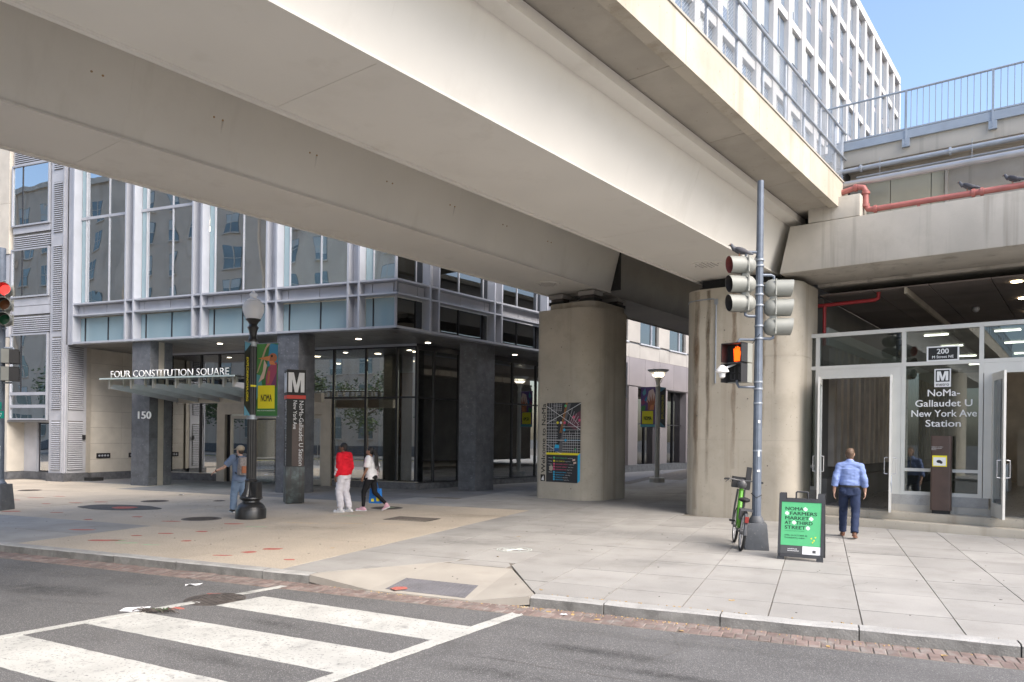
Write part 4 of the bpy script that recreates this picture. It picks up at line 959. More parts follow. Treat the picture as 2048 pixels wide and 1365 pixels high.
# ---- piers: each a thing
def rrect(s0, s1, b0, b1, r, n=10, rl=None):
    p = []; rl = rl or r; R_ = r
    for cx, cy, a0, r in ((s1 - R_, b0 + R_, -90, R_), (s1 - R_, b1 - R_, 0, R_), (s0 + rl, b1 - rl, 90, rl), (s0 + rl, b0 + rl, 180, rl)):
        for k in range(n + 1): a = R(a0 + 90 * k / n); p.append((cx + r * math.cos(a), cy + r * math.sin(a)))
    return p
p1_ = thing('bridge_pier', 'tall rounded concrete bridge pier with the neighbourhood map on its face', 'pier', (-12.9, 20.6, 0), grid=-TH)
sh = MB().prism(rrect(-13.97, -11.87, 19.21, 21.74, .71, rl=.21), -.05, 5.87).build('shaft', 'concrete_deck', p1_, True)
for za, zb_ in ((-.04, 2.05), (2.056, 4.1), (4.106, 5.88)): MB().prism(rrect(-13.98, -11.86, 19.2, 21.75, .72, rl=.22), za, zb_).build('concrete_lift', 'concrete', sh, True)
MB().prism(rrect(-13.8, -12.0, 19.45, 21.6, .4), 5.88, 6.1).build('cap', 'concrete', p1_, True)
for s_, b_, w_ in ((-13.5, 19.8, .28), (-12.35, 19.75, .3), (-13.5, 21.0, .28), (-12.35, 21.2, .3)):
    br_ = MB().box(s_ - w_, s_ + w_, b_ - .2, b_ + .25, 6.1, 6.2).build('bearing', 'rubber', p1_); MB().box(s_ - w_ * .8, s_ + w_ * .8, b_ - .15, b_ + .2, 6.2, 6.3).build('bearing_plate', 'iron', br_); MB().box(s_ - w_, s_ + w_, b_ - .22, b_ + .27, 6.3, 6.43).build('sole_plate', 'girder_grey', br_)
p2_ = thing('bridge_pier', 'concrete bridge pier with brown rust streaks beside the station entrance', 'pier', (-6.9, 19, 0), grid=-TH)
sh = MB().prism(rrect(-8.31, -5.45, 17.76, 19.74, .49), -.05, 5.65).build('shaft', 'concrete_deck', p2_, True)
for za, zb_ in ((-.04, 1.9), (1.906, 3.9), (3.906, 5.66)): MB().prism(rrect(-8.32, -5.44, 17.75, 19.75, .5), za, zb_).build('concrete_lift', 'concrete', sh, True)
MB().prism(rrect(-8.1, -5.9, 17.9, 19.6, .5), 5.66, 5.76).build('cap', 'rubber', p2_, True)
for s_ in (-7.6, -6.5): MB().box(s_ - .3, s_ + .3, 18.0, 18.6, 5.76, 5.92).build('bearing', 'rubber', p2_)
for q_, z_ in ((-7.0, .9), (-6.1, 1.3), (-7.9, 2.5), (-6.6, 2.9), (-7.2, 4.6), (-6.0, 4.5), (-6.7, .4)): MB().lathe([(.02, -.01), (.014, .004)], (q_, 17.748, z_), 8, axis=(0, -1, 0)).build('tie_hole', 'gum', p2_)
for q_, z_ in ((-13.0, 4.7), (-12.7, 3.5), (-13.5, 3.4), (-12.6, .35), (-13.4, 5.3)): MB().lathe([(.02, -.01), (.014, .004)], (q_, 19.198, z_), 8, axis=(0, -1, 0)).build('tie_hole', 'gum', p1_)
mb = MB(); mb.tube([(-8.335, 18.4, 5.40), (-8.31, 18.1, 5.40), (-8.18, 17.87, 5.40), (-7.9, 17.755, 5.40), (-7.5, 17.73, 5.40), (-7.42, 17.73, 5.36), (-7.41, 17.73, 5.2), (-7.41, 17.73, 3.3)], .018, 8); mb.build('conduit', 'galv', p2_, True)
MB().box(-7.45, -7.37, 17.7, 17.745, 5.25, 5.38).build('junction_box', 'galv', p2_)
def rust_run(s_, w_, z0, z1, seed, m_='stain_rust', par=None):
    """a stain running down the rounded pier face, strongest along its middle"""
    mb = MB(); n, c = 30, 6; vs = []; fs = []; st = []
    for i in range(n + 1):
        z = z1 + (z0 - z1) * i / n; ww = w_ * (.8 + .5 * noise.noise((seed, i * .3, 0))) * (1 - .3 * i / n); ss = s_ + .03 * noise.noise((seed + 5, i * .2, 0))
        for j in range(c + 1):
            q = ss + ww * (2 * j / c - 1); a = q + 8.32
            b_ = 17.75 if a >= .5 else 17.75 + .5 - math.sqrt(max(0, .5 ** 2 - (.5 - a) ** 2))
            vs.append((q, b_ - .004, z)); st.append((1 - (2 * j / c - 1) ** 2) * (1 - .8 * (i / n) ** 2))
    for i in range(n):
        for j in range(c): k = i * (c + 1) + j; fs.append((k, k + c + 1, k + c + 2, k + 1))
    mb.add(vs, fs); o = mb.build('rust_streak', m_, par or p2_); at = o.data.attributes.new('strength', 'FLOAT', 'POINT'); at.data.foreach_set('value', st); return o
rust_run(-7.93, .13, .15, 5.62, 1); rust_run(-7.62, .09, .8, 5.62, 9, 'stain_brown'); rust_run(-6.95, .10, 1.2, 5.62, 3); rust_run(-6.25, .12, 2.2, 5.62, 5, 'stain_brown'); rust_run(-5.95, .07, 3.0, 5.62, 6)
for loc, lab in (((-12.9, -12.2), 'concrete bridge pier across the street under the far girder'), ((-7.0, -12.2), 'concrete bridge pier across the street under the near girder')):
    q = thing('bridge_pier', lab, 'pier', (*loc, 0), grid=-TH); MB().prism(rrect(loc[0] - 1.1, loc[0] + 1.1, loc[1] - 1.3, loc[1] + 1.3, .55), -.05, 5.9).build('shaft', 'concrete', q, True)
    MB().box(loc[0] - .8, loc[0] + .8, loc[1] - .5, loc[1] + .5, 5.9, 6.46 if loc[0] < -10 else 5.92).build('bearing', 'rubber', q)
# ================================================================ metro station on the right (same turned grid)
ST = thing('metro_station', 'concrete station building with white framed glass entrance under a deep beam', 'building', (0, 19, 0), grid=-TH)
ST['group'] = 'buildings on this side of the street'
FB, FZ, SR = 18.9, .35, 14.0
# beam with a raked left end
mb = MB(); mb.hexa([(-5.83, 17.6, 5.78), (SR, 17.6, 5.78), (SR, 19.35, 5.78), (-5.83, 19.35, 5.78), (-5.60, 17.6, 6.85), (SR, 17.6, 6.85), (SR, 19.35, 6.85), (-5.60, 19.35, 6.85)])
mb.build('fascia_beam', 'concrete_pale', ST, bevel=.025)
MB().box(-5.4, SR, 18.85, 19.1, 6.85, 8.25).build('upper_wall', 'concrete_pale', ST)
for a, b in ((-4.25, -3.72), (-3.72, -2.9), (-2.9, -2.64)): MB().box(a + .008, b - .008, 18.76, 18.849, 6.95, 8.05).build('cream_panel', 'panel_cream', ST)
MB().box(-2.63, -2.57, 18.7, 18.849, 6.95, 8.1).build('panel_trim', 'concrete_pale', ST)
MB().box(-5.45, SR, 18.3, 24, 8.2, 8.62).build('upper_slab', 'concrete_pale', ST, bevel=.02)
MB().box(-5.2, -4.1, 17.62, 18.25, 6.86, 7.35).build('end_block', 'concrete_pale', ST, bevel=.02)
MB().box(-5.5, -4.6, 18.3, 18.84, 7.0, 8.15).build('recess_shade_block', 'rubber', ST)  # black block: shade of the recess under the slab, put in as colour
# ledge pipes
MB().tube([(-5.0, 18.12, 8.05), (SR, 18.12, 8.05)], .052, 10).build('conduit_pipe', 'galv', ST, True)
MB().tube([(-4.35, 18.35, 7.93), (SR, 18.35, 7.93)], .026, 8).build('conduit_pipe', 'galv', ST, True)
MB().tube([(-4.9, 18.12, 7.70), (-4.75, 18.05, 7.72), (SR, 18.05, 7.72)], .075, 12).build('jacketed_pipe', 'pipe_silver', ST, True)
for x_ in (-3.8, -2.05, -.3, 1.4, 3.2):
    MB().tube([(x_, 18.05, 7.64), (x_, 18.05, 8.2)], .006, 5).build('pipe_hanger', 'galv', ST)
    MB().lathe([(.085, -.02), (.085, .02)], (x_ - .4, 18.12, 8.05), 10, axis=(1, 0, 0)).build('pipe_clamp', 'galv', ST)
rpz = 7.03
MB().tube([(-5.0, 18.0, 7.44), (-4.85, 17.92, 7.46), (-4.22, 17.92, 7.58), (-4.10, 17.92, 7.55), (-4.05, 17.92, 7.45), (-4.05, 17.92, 7.16), (-4.0, 17.92, 7.05), (-3.88, 17.92, rpz), (SR, 17.92, rpz)], .062, 12).build('red_pipe', 'pipe_red', ST, True)
for x_, z, ax in ((-4.62, 7.50, (1, 0, .2)), (-4.26, 7.57, (1, 0, .1)), (-4.05, 7.42, (0, 0, 1)), (-4.05, 7.14, (0, 0, 1)), (-3.85, rpz, (1, 0, 0)), (-2.0, rpz, (1, 0, 0)), (-1.85, rpz, (1, 0, 0)), (.8, rpz, (1, 0, 0))):
    MB().lathe([(.085, -.03), (.085, .03)], (x_, 17.92, z), 12, axis=ax).build('pipe_coupling', 'pipe_red', ST, True)
for x_ in (-3.0, -1.0, 1.0, 3.0): MB().box(x_ - .03, x_ + .03, 17.9, 17.94, 6.86, rpz - .06).build('pipe_saddle', 'pipe_red', ST)
# platform railing
RL = thing('platform_railing', 'pale grey steel bar railing along the station roof edge', 'railing', (-1, 18.25, 8.6), grid=-TH)
MB().box(-4.95, SR, 18.235, 18.285, 8.56, 8.74).build('stringer', 'rail_grey', RL)
MB().tube([(-5.2, 18.26, 9.62), (SR, 18.26, 9.62)], .026, 8).build('top_rail', 'rail_grey', RL, True)
MB().box(-5.0, SR, 18.235, 18.285, 8.76, 8.79).build('bottom_rail', 'rail_grey', RL)
x_ = -5.0; i = 0
while x_ < 4.5:
    MB().box(x_ - .007, x_ + .007, 18.25, 18.27, 8.79, 9.6).build('baluster', 'rail_grey', RL); x_ += .118
for x_ in (-4.93, -3.32, -1.71, -.1, 1.51, 3.1):
    p_ = MB().box(x_ - .02, x_ + .02, 18.215, 18.234, 8.5, 9.6).build('post', 'rail_grey', RL)
    MB().box(x_ - .075, x_ + .075, 18.22, 18.299, 8.38, 8.55).build('foot_plate', 'rail_grey', p_); MB().lathe([(.014, 0), (.014, .012)], (x_, 18.22, 8.44), 8, axis=(0, -1, 0)).build('bolt', 'galv', p_)
# steps and floor
MB().box(-5.2, SR, 18.05, 40, -.1, .175).build('step', 'concrete', ST, bevel=.012)
MB().box(-5.2, SR, 18.42, 40, .176, FZ).build('step', 'concrete', ST, bevel=.012)
MB().box(-5.3, SR, FB + .06, 44, FZ + .001, FZ + .006).build('floor', 'lobby_floor', ST)
# entrance glazing
def bxp(name, m, x0, x1, y0, y1, z0, z1, par=ST): return MB().box(x0, x1, y0, y1, z0, z1).build(name, m, par)
posts = [-5.69, -5.30, -3.42, -1.92, -.05, 1.45, 3.3, 4.8]
ZT, ZM = 4.40, 3.66
for x_ in posts: bxp('mullion', 'frame_white', x_ - .04, x_ + .04, FB - .05, FB + .08, .66 if x_ < -5 else FZ, ZT)
bxp('top_rail', 'frame_white', -5.74, 5, FB - .06, FB + .09, ZT, ZT + .09)
for i, (a, b) in enumerate(zip(posts, posts[1:])):
    a, b = a + .041, b - .041
    bxp('transom_bar', 'frame_white', a, b, FB - .045, FB + .075, ZM - .04, ZM + .045)
    bxp('transom_pane', 'glass_clear', a, b, FB + .01, FB + .02, ZM + .046, ZT - .001)
    if i in (1, 3, 5):                               # door bays
        bxp('door_head', 'frame_white', a, b, FB - .04, FB + .07, 3.40, ZM - .042)
    else:
        bxp('window_pane', 'glass_clear', a, b, FB + .01, FB + .02, 1.32, ZM - .042)
        bxp('window_bar', 'frame_white', a, b, FB - .045, FB + .075, 1.25, 1.318)
        bxp('window_pane', 'glass_clear', a, b, FB + .01, FB + .02, .80, 1.248)
        bxp('window_bar', 'frame_white', a, b, FB - .045, FB + .075, .72, .798)
        for x0, x1 in (((a - .08, b + .08),) if i == 0 else ((a - .3, (a + b) / 2 - .002), ((a + b) / 2 + .002, b + .2))): bxp('granite_sill', 'granite_kerb', x0, x1, FB - .06, FB + .1, .5, .718)
        bxp('concrete_sill', 'concrete_pale', a - .3 if i else a - .08, b + (.25 if i else .08), FB - .08, FB + .12, FZ, .498)
for x_ in (-3.55, -1.78): bxp('door_jamb', 'frame_white', x_ - .085, x_ + .085, FB - .05, FB + .08, .72, 3.40)
# open door leaves
def leaf(x_, ang, wd, hinge_b=FB - .04, hs=1):
    t_ = Vector((math.cos(ang), math.sin(ang), 0)); n_ = Vector((-t_.y, t_.x, 0)) * .022; h = Vector((x_, hinge_b, 0))
    def bar(u0, u1, z0, z1, m, name, par, k=1.):
        mb = MB(); a, b, c, d = h + t_ * u0 - n_ * k, h + t_ * u1 - n_ * k, h + t_ * u1 + n_ * k, h + t_ * u0 + n_ * k
        mb.hexa([q + Vector((0, 0, z0)) for q in (a, b, c, d)] + [q + Vector((0, 0, z1)) for q in (a, b, c, d)]); return mb.build(name, m, par)
    d = bar(0, .11, FZ + .01, 3.38, 'frame_white', 'door', ST)
    bar(wd - .11, wd, FZ + .01, 3.38, 'frame_white', 'stile', d); bar(.11, wd - .11, FZ + .01, FZ + .3, 'frame_white', 'rail', d); bar(.11, wd - .11, 3.22, 3.38, 'frame_white', 'rail', d)
    bar(.11, wd - .11, FZ + .3, 3.22, 'glass_clear', 'pane', d, .2)
    u = wd - .06
    for sg in (-1, 1):
        q = h + t_ * u + n_ * 2.2 * sg
        q2 = h + t_ * u + n_ * 5.2 * sg
        MB().tube([q + Vector((0, 0, 1.2)), q2 + Vector((0, 0, 1.21)), q2 + Vector((0, 0, 1.55)), q + Vector((0, 0, 1.56))], .013, 6).build('handle', 'pipe_silver', d, True)
    return d
leaf(-5.2, R(-78), .92); leaf(-3.66, R(-80), .86); leaf(-1.70, R(-72), .92); leaf(-.14, R(-85), .86)
MB().tube([(-3.50, 18.05, 1.18), (-3.49, 18.03, 1.0), (-3.5, 18.05, .8)], .02, 6).build('lock_chain', 'galv', ST)
# signs on the glass
sg = bxp('address_sign', 'sign_white', -2.96, -2.33, FB - .055, FB - .046, 3.70, 4.03); bxp('address_panel', 'black', -2.925, -2.365, FB - .058, FB - .0555, 3.73, 4.0)
text('address_number', '200', 'sign_white', ST, (-2.645, FB - .0585, 3.86), (1, 0, 0), (0, 0, 1), .115, None, .002, .02, 'CENTER')
text('address_street', 'M Street NE', 'sign_white', ST, (-2.645, FB - .0585, 3.765), (1, 0, 0), (0, 0, 1), .06, None, .002, .015, 'CENTER')
bxp('metro_logo', 'sign_white', -2.81, -2.49, FB - .006, FB - .002, 3.13, 3.53); bxp('logo_panel', 'black', -2.785, -2.515, FB - .009, FB - .0065, 3.245, 3.505)
MB().extrude([(-2.65 + x_ * .22, FB - .0095, 3.27 + z_ * .205) for x_, z_ in [(-.5, 0), (-.27, 0), (-.27, .66), (-.1, 0), (.1, 0), (.27, .66), (.27, 0), (.5, 0), (.5, 1), (.17, 1), (0, .36), (-.17, 1), (-.5, 1)]], (0, -.002, 0)).build('logo_letter', 'sign_white', ST)
text('logo_word', 'metro', 'black', ST, (-2.65, FB - .0065, 3.155), (1, 0, 0), (0, 0, 1), .075, None, .002, .01, 'CENTER')
for body, z, wd in (('NoMa-', 2.93, .62), ('Gallaudet U', 2.70, 1.1), ('New York Ave', 2.475, 1.26), ('Station', 2.255, .68)):
    text('station_name', body, 'sign_white', ST, (-2.63, FB - .002, z), (1, 0, 0), (0, 0, 1), .155, wd, .003, .012, 'CENTER')
# dark ceiling panels, lights, sprinkler pipe, ribbed side wall and the hall inside
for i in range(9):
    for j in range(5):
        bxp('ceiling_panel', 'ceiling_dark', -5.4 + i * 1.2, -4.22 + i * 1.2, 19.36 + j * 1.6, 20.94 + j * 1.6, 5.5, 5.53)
for x_, y_ in ((-1.38, 19.95), (-1.4, 22.3), (.9, 20), (.9, 22.4), (-1.4, 24.6)): MB().lathe([(.11, 0), (.11, .015)], (x_, y_, 5.48), 16).build('ceiling_lamp', 'lamp_on', ST)
MB().ball((-2.5, 23.2, 5.46), (.09, .09, .1), 10, 6).build('camera_dome', 'pipe_silver', ST, True)
mb = MB(); mb.hexa([(-5.44, 19.36, 4.5), (-3.3, 19.36, 5.5), (-3.5, 27.2, 5.5), (-5.44, 27.2, 4.4), (-5.44, 19.36, 4.6), (-3.3, 19.36, 5.56), (-3.5, 27.2, 5.56), (-5.44, 27.2, 4.5)])
bxp('ceiling_edge', 'concrete', -3.52, -3.46, 19.36, 27, 5.36, 5.5)
MB().tube([(-5.6, 19.62, 5.30), (-4.2, 19.62, 5.32), (-4.13, 19.62, 5.36), (-4.12, 19.62, 5.5)], .045, 8).build('sprinkler_pipe', 'pipe_red_dark', ST, True)
MB().tube([(-5.36, 19.62, 5.30), (-5.36, 19.62, 4.3)], .04, 8).build('sprinkler_pipe', 'pipe_red_dark', ST, True)
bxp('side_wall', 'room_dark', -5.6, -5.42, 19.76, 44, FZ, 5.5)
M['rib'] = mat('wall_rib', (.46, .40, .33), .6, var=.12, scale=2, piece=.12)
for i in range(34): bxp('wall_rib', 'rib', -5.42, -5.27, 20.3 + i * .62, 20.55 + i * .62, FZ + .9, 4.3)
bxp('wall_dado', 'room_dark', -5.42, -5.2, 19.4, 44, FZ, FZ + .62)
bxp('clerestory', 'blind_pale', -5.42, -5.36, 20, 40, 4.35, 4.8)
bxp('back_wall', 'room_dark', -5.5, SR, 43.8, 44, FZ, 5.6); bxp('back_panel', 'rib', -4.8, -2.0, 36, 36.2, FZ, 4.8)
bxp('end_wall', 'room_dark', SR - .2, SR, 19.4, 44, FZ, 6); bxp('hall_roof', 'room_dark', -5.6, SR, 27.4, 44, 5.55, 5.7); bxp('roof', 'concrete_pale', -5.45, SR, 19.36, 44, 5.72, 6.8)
for x_ in (-2.3, -.9, .6): 
    g_ = MB().box(x_ - .18, x_ + .18, 28.4, 29.6, FZ + .006, 1.25).build('fare_gate', 'pipe_silver', ST, bevel=.04)
    MB().box(x_ - .09, x_ + .09, 28.38, 28.399, 1.0, 1.12).build('gate_display', 'gate_light' if 'gate_light' in M else 'lens_green', g_)
M['gate_lit'] = plain('green_gate_lamp', (.05, .8, .2), .4, emit=(.08, 1, .3), es=4)
MB().box(-.96, -.84, 28.36, 28.379, 1.02, 1.1).build('gate_lamp', 'gate_lit', ST)
for x_ in (-4.2, -2.2, 0, 2.4):
    for y_ in (28.5, 32, 36, 40): MB().box(x_ - .35, x_ + .35, y_ - .05, y_ + .05, 5.48, 5.52).build('hall_fill_lamp', 'lamp_white', ST)  # lamps added to brighten the hall interior
bxp('ticket_machine', 'red', .2, 1.4, 31, 31.8, FZ + .006, 2.2); bxp('kiosk', 'rib', -2.2, -1.2, 33, 34, FZ + .006, 2.4)
MB().tube([(-1.0, 24.5, 5.5), (-1.0, 24.5, 3.7)], .015, 6).build('hanging_rod', 'pipe_silver', ST)
# brown information bollard standing on the top step
bo = thing('information_pillar', 'brown metal information pillar with a yellow notice in front of the station glass', 'sign', (-2.62, 18.66, FZ), grid=-TH)
MB().prism(rrect(-2.82, -2.42, 18.56, 18.77, .05), FZ + .08, 2.05).build('body', 'metro_brown', bo, True); MB().prism(rrect(-2.79, -2.45, 18.59, 18.74, .04), FZ, FZ + .079).build('foot', 'black', bo)
MB().box(-2.78, -2.5, 18.553, 18.5595, 1.38, 1.62).build('notice_border', 'yellow', bo); MB().box(-2.76, -2.52, 18.55, 18.5525, 1.40, 1.58).build('notice', 'sign_white', bo)
mb = MB(); mb.ball((-2.65, 18.55, 1.49), (.05, .003, .035), 8, 5); mb.ball((-2.61, 18.55, 1.47), (.03, .003, .03), 8, 5); mb.build('pictogram', 'black', bo)
for i, w_ in enumerate((.22, .2, .09)): text('notice_text', ('Please do not block', 'the station entrance', 'Thank you')[i], 'sign_white', bo, (-2.80, 18.5585, 1.80 - i * .03), (1, 0, 0), (0, 0, 1), .016, w_, .001)

# ================================================================ white tower farther along the tracks
TW = thing('white_tower', 'tall white gridded office tower beyond the tracks with rose panels at its foot', 'building', (-22, 70, 0), grid=-TH)
TW['group'] = 'buildings on this side of the street'
sT, b0T, b1T, zT = -20.9, 31.2, 110.5, 50.2
MB().box(sT - 18, sT - .45, b0T, b1T, 8.9, zT - .6).build('tower_core', 'tower_grey', TW)
MB().box(sT - 18, sT + .05, b0T, b1T, zT - .6, zT + .35).build('parapet', 'tower_white', TW)
nb = 21; wb = (b1T - b0T) / nb; fl = 3.62; zb = 9.2; nf = 11
def tb(name, m, y0, y1, d0, d1, z0, z1, par=TW): return MB().box(sT + d0, sT + d1, y0, y1, z0, z1).build(name, m, par)
for i in range(nb + 1): tb('pier_strip', 'tower_white', b0T + i * wb - .42, b0T + i * wb + .46, -.5, 0, 8.9, zT - .6)
for j in range(0, nf + 1, 2): tb('floor_band', 'tower_white', b0T, b1T, -.5, -.12, zb + j * fl - .35, zb + j * fl + .3)
for j in range(3, nf):
    z0, z1 = zb + j * fl + (.32 if j % 2 == 0 else .55), zb + (j + 1) * fl - (.37 if j % 2 else .0)
    for i in range(nb):
        if b0T + i * wb < 36: continue
        y0, y1 = b0T + i * wb + .5, b0T + (i + 1) * wb - .42
        tb('reveal', 'tower_white', y0 - .08, y0 + .22, -.46, -.14, z0, z1)
        w_ = tb('tower_window', 'tower_glass', y0 + .24, y1, -.449, -.40, z0 + .05, z1 - .04)
        k = rnd.random(); yb = y0 + .24 + (y1 - y0 - .24) * rnd.uniform(.35, .6)
        if k < .75: tb('window_blind', 'blind_pale', y0 + .26, yb, -.40, -.385, z0 + rnd.choice((.1, .1, 1.2, 1.8)), z1 - .06, w_)
        tb('window_mullion', 'tower_white', yb, yb + .06, -.40, -.34, z0 + .05, z1 - .05, w_)
# its lower storeys seen between the piers
tb('lower_wall', 'metal_panel', b0T, 75, -4, -.12, 4.9, 8.9); tb('base_wall', 'room_dark', b0T, 75, -4, -1.2, 0, 4.9)
y_ = 30.0 + 3.8 * 0 + 1.2; i = 0
y_ = 33.8 - 3.8 + .05
while y_ < 60:
    a_ = max(y_, b0T)
    tb('rose_panel', 'pink_panel', a_ + .01, y_ + 1.89, -.11, .06, 4.95, 6.55); tb('rose_panel', 'pink_panel', y_ + 1.91, y_ + 3.79, -.11, .06, 4.95, 6.55)
    tb('grey_panel', 'girder_grey', a_ + .01, y_ + 1.28, -.11, .02, 6.57, 7.35); tb('grey_panel', 'girder_grey', y_ + 1.3, y_ + 3.79, -.11, .02, 6.57, 7.35)
    tb('window_sill', 'alu_dark', y_ + 1.25, y_ + 3.7, -.1, .1, 7.37, 7.45)
    tb('window', 'glass_dark', y_ + 1.3, y_ + 3.6, -.1, -.09, 7.46, 8.85); tb('pier_panel', 'girder_grey', a_, y_ + 1.27, -.1, .04, 7.46, 8.89); tb('pier_panel', 'girder_grey', y_ + 3.62, y_ + 3.8, -.1, .04, 7.46, 8.89); tb('window_mullion', 'alu', y_ + 2.8, y_ + 2.86, -.1, -.02, 7.46, 8.85)
    tb('rose_pier', 'pink_panel', a_ + .02, y_ + 1.1, -.6, .03, .4, 4.9)
    tb('shop_window', 'glass_dark', y_ + 1.12, y_ + 3.79, -.4, -.39, .4, 4.85); tb('shop_mullion', 'mull', y_ + 2.6, y_ + 2.66, -.42, -.3, .4, 4.85); tb('shop_transom', 'mull', y_ + 1.12, y_ + 3.79, -.42, -.32, 2.75, 2.82)
    tb('base_plinth', 'granite_base', a_, y_ + 3.79, -.7, .06, 0, .39)
    MB().lathe([(.07, 0), (.07, .02)], (sT - 1.0, y_ + 2.4, 4.85), 10).build('downlight', 'lamp_white', TW)
    y_ += 3.8; i += 1
tb('wall_louvre', 'mull', 35.9, 37.4, .061, .08, 4.2, 6.2)

# ================================================================ across the street, behind the camera: it shows in the glass
M['cream_brick'] = mat('cream_brick', (.56, .49, .405), .85, var=.08, scale=.7, bump=.1, streak=((.36, .28, .21), 1.4, .55, .5)); M['teal_window'] = mat('teal_window', (.17, .21, .22), .12, metal=.3, var=.2, scale=.4)
OP = thing('cream_building', 'long cream brick building with teal windows across the street, mirrored in the glass', 'building', (-55, -14, 0))
for nm, m_, bx_ in (('wall', 'cream_brick', (-42, 29, -10, 0, 0, 27)), ('cornice', 'limestone', (-42.2, 29.2, -.2, .25, 27, 27.6)), ('plinth', 'granite_base', (-42, 29, .01, .15, 0, .9))): MB().box(*bx_).build(nm, m_, OP)
for j in range(8):
    for i in range(20):
        if (i % 5) == 4: continue
        x0 = -41 + i * 3.45; z0 = 1.6 + j * 3.1
        w_ = MB().box(x0, x0 + 1.5, .011, .05, z0, z0 + 2.0).build('window', 'teal_window', OP)
        if rnd.random() < .45: MB().box(x0 + .04, x0 + 1.46, .05, .056, z0 + rnd.choice((.5, 1.0, 1.3)), z0 + 1.96).build('shade', 'blind_pale', w_)
        MB().box(x0 - .1, x0 + 1.6, .05, .16, z0 - .14, z0 - .01).build('sill', 'limestone', w_); MB().box(x0 + .7, x0 + .78, .05, .08, z0, z0 + 2.0).build('mullion', 'limestone', w_); MB().box(x0, x0 + 1.5, .05, .075, z0 + 1.0, z0 + 1.06).build('mullion', 'limestone', w_)
for i in range(5): MB().box(-42 + 16.4 * i - .3, -42 + 16.4 * i + .9, .01, .35, .9, 27).build('pilaster', 'cream_brick', OP)
def tree(x_, y_, h, r, label, seed, n=2600):
    t = thing('street_tree', label, 'tree', (x_, y_, 0), group='trees across the street'); rr = random.Random(seed)
    mb = MB(); mb.tube([(0, 0, 0), (.05, .03, h * .3), (-.05, .05, h * .55), (.1, 0, h * .85)], [.17, .13, .09, .03], 8)
    tips = []
    for k in range(14):
        a = rr.uniform(0, 6.28); z = h * rr.uniform(.3, .7); L = r * rr.uniform(.5, .95); e = (math.cos(a) * L, math.sin(a) * L, z + L * rr.uniform(.3, .8)); tips.append(e)
        mb.tube([(0, .04, z), (e[0] * .5, e[1] * .5, z + (e[2] - z) * .6), e], [.06, .04, .015], 5)
    mb.build('trunk', 'bark' if 'bark' in M else 'iron', t, True)
    mb = MB()
    for k in range(n):
        c = rr.choice(tips); d = rr.gauss(0, .42) * r * .55
        px, py, pz = c[0] + rr.gauss(0, .35) * r * .6, c[1] + rr.gauss(0, .35) * r * .6, c[2] + rr.gauss(0, .3) * r * .6
        s_ = rr.uniform(.08, .16); a = rr.uniform(0, 6.28); u = Vector((math.cos(a), math.sin(a), rr.uniform(-.5, .5))) * s_; v = Vector((rr.uniform(-1, 1), rr.uniform(-1, 1), rr.uniform(-1, 1))); v = u.cross(v).normalized() * s_ * .6; p = Vector((px, py, pz))
        mb.add([p - u, p + v, p + u, p - v], [(0, 1, 2, 3)])
    stuff(mb.build('crown', 'leaf_green', t))
M['bark'] = mat('bark', (.12, .09, .07), .9, var=.3, scale=8, bump=.5)
for i, (x_, y_, h, r) in enumerate([(-36, -8, 7.5, 2.4), (-43, -8, 8.5, 2.8), (-52, -8.2, 7.8, 2.5), (-62, -8, 9, 3), (-28, -8.3, 6.8, 2.2)]): tree(x_, y_, h, r, ('slender street tree', 'broad street tree', 'mid-sized street tree', 'tall spreading street tree', 'small street tree')[i] + ' on the far sidewalk before the cream building', 11 + i)
# ================================================================ street furniture
FWc, Rc = Vector((-math.sin(R(22.4)), math.cos(R(22.4)), 0)), Vector((math.cos(R(22.4)), math.sin(R(22.4)), 0))
def art(par, o, right, up, w_, h_, shapes, m_back, depth=.006, name='cloth'):
    """A flat printed sheet: polygons in sheet coordinates (0..1) laid as thin layers on both readings of depth."""
    o, right, up = Vector(o), Vector(right).normalized(), Vector(up).normalized(); n_ = right.cross(up)
    P = lambda u, v, k: o + right * (u * w_) + up * (v * h_) + n_ * k
    base = MB().extrude([P(u, v, -depth) for u, v in ((0, 0), (1, 0), (1, 1), (0, 1))], n_ * depth).build(name, m_back, par)
    for i, (nm, m_, poly) in enumerate(shapes):
        k = .0012 * (i + 1)
        MB().extrude([P(u, v, k - .001) for u, v in poly], n_ * .001).build(nm, m_, base)
    return base, P, n_
def ell(cx, cy, rx, ry, a0=0, a1=360, n=16, rot=0):
    p = []
    for k in range(n + (a1 - a0 < 360)):
        a = R(a0 + (a1 - a0) * k / n); x, y = rx * math.cos(a), ry * math.sin(a); p.append((cx + x * math.cos(rot) - y * math.sin(rot), cy + x * math.sin(rot) + y * math.cos(rot)))
    return p
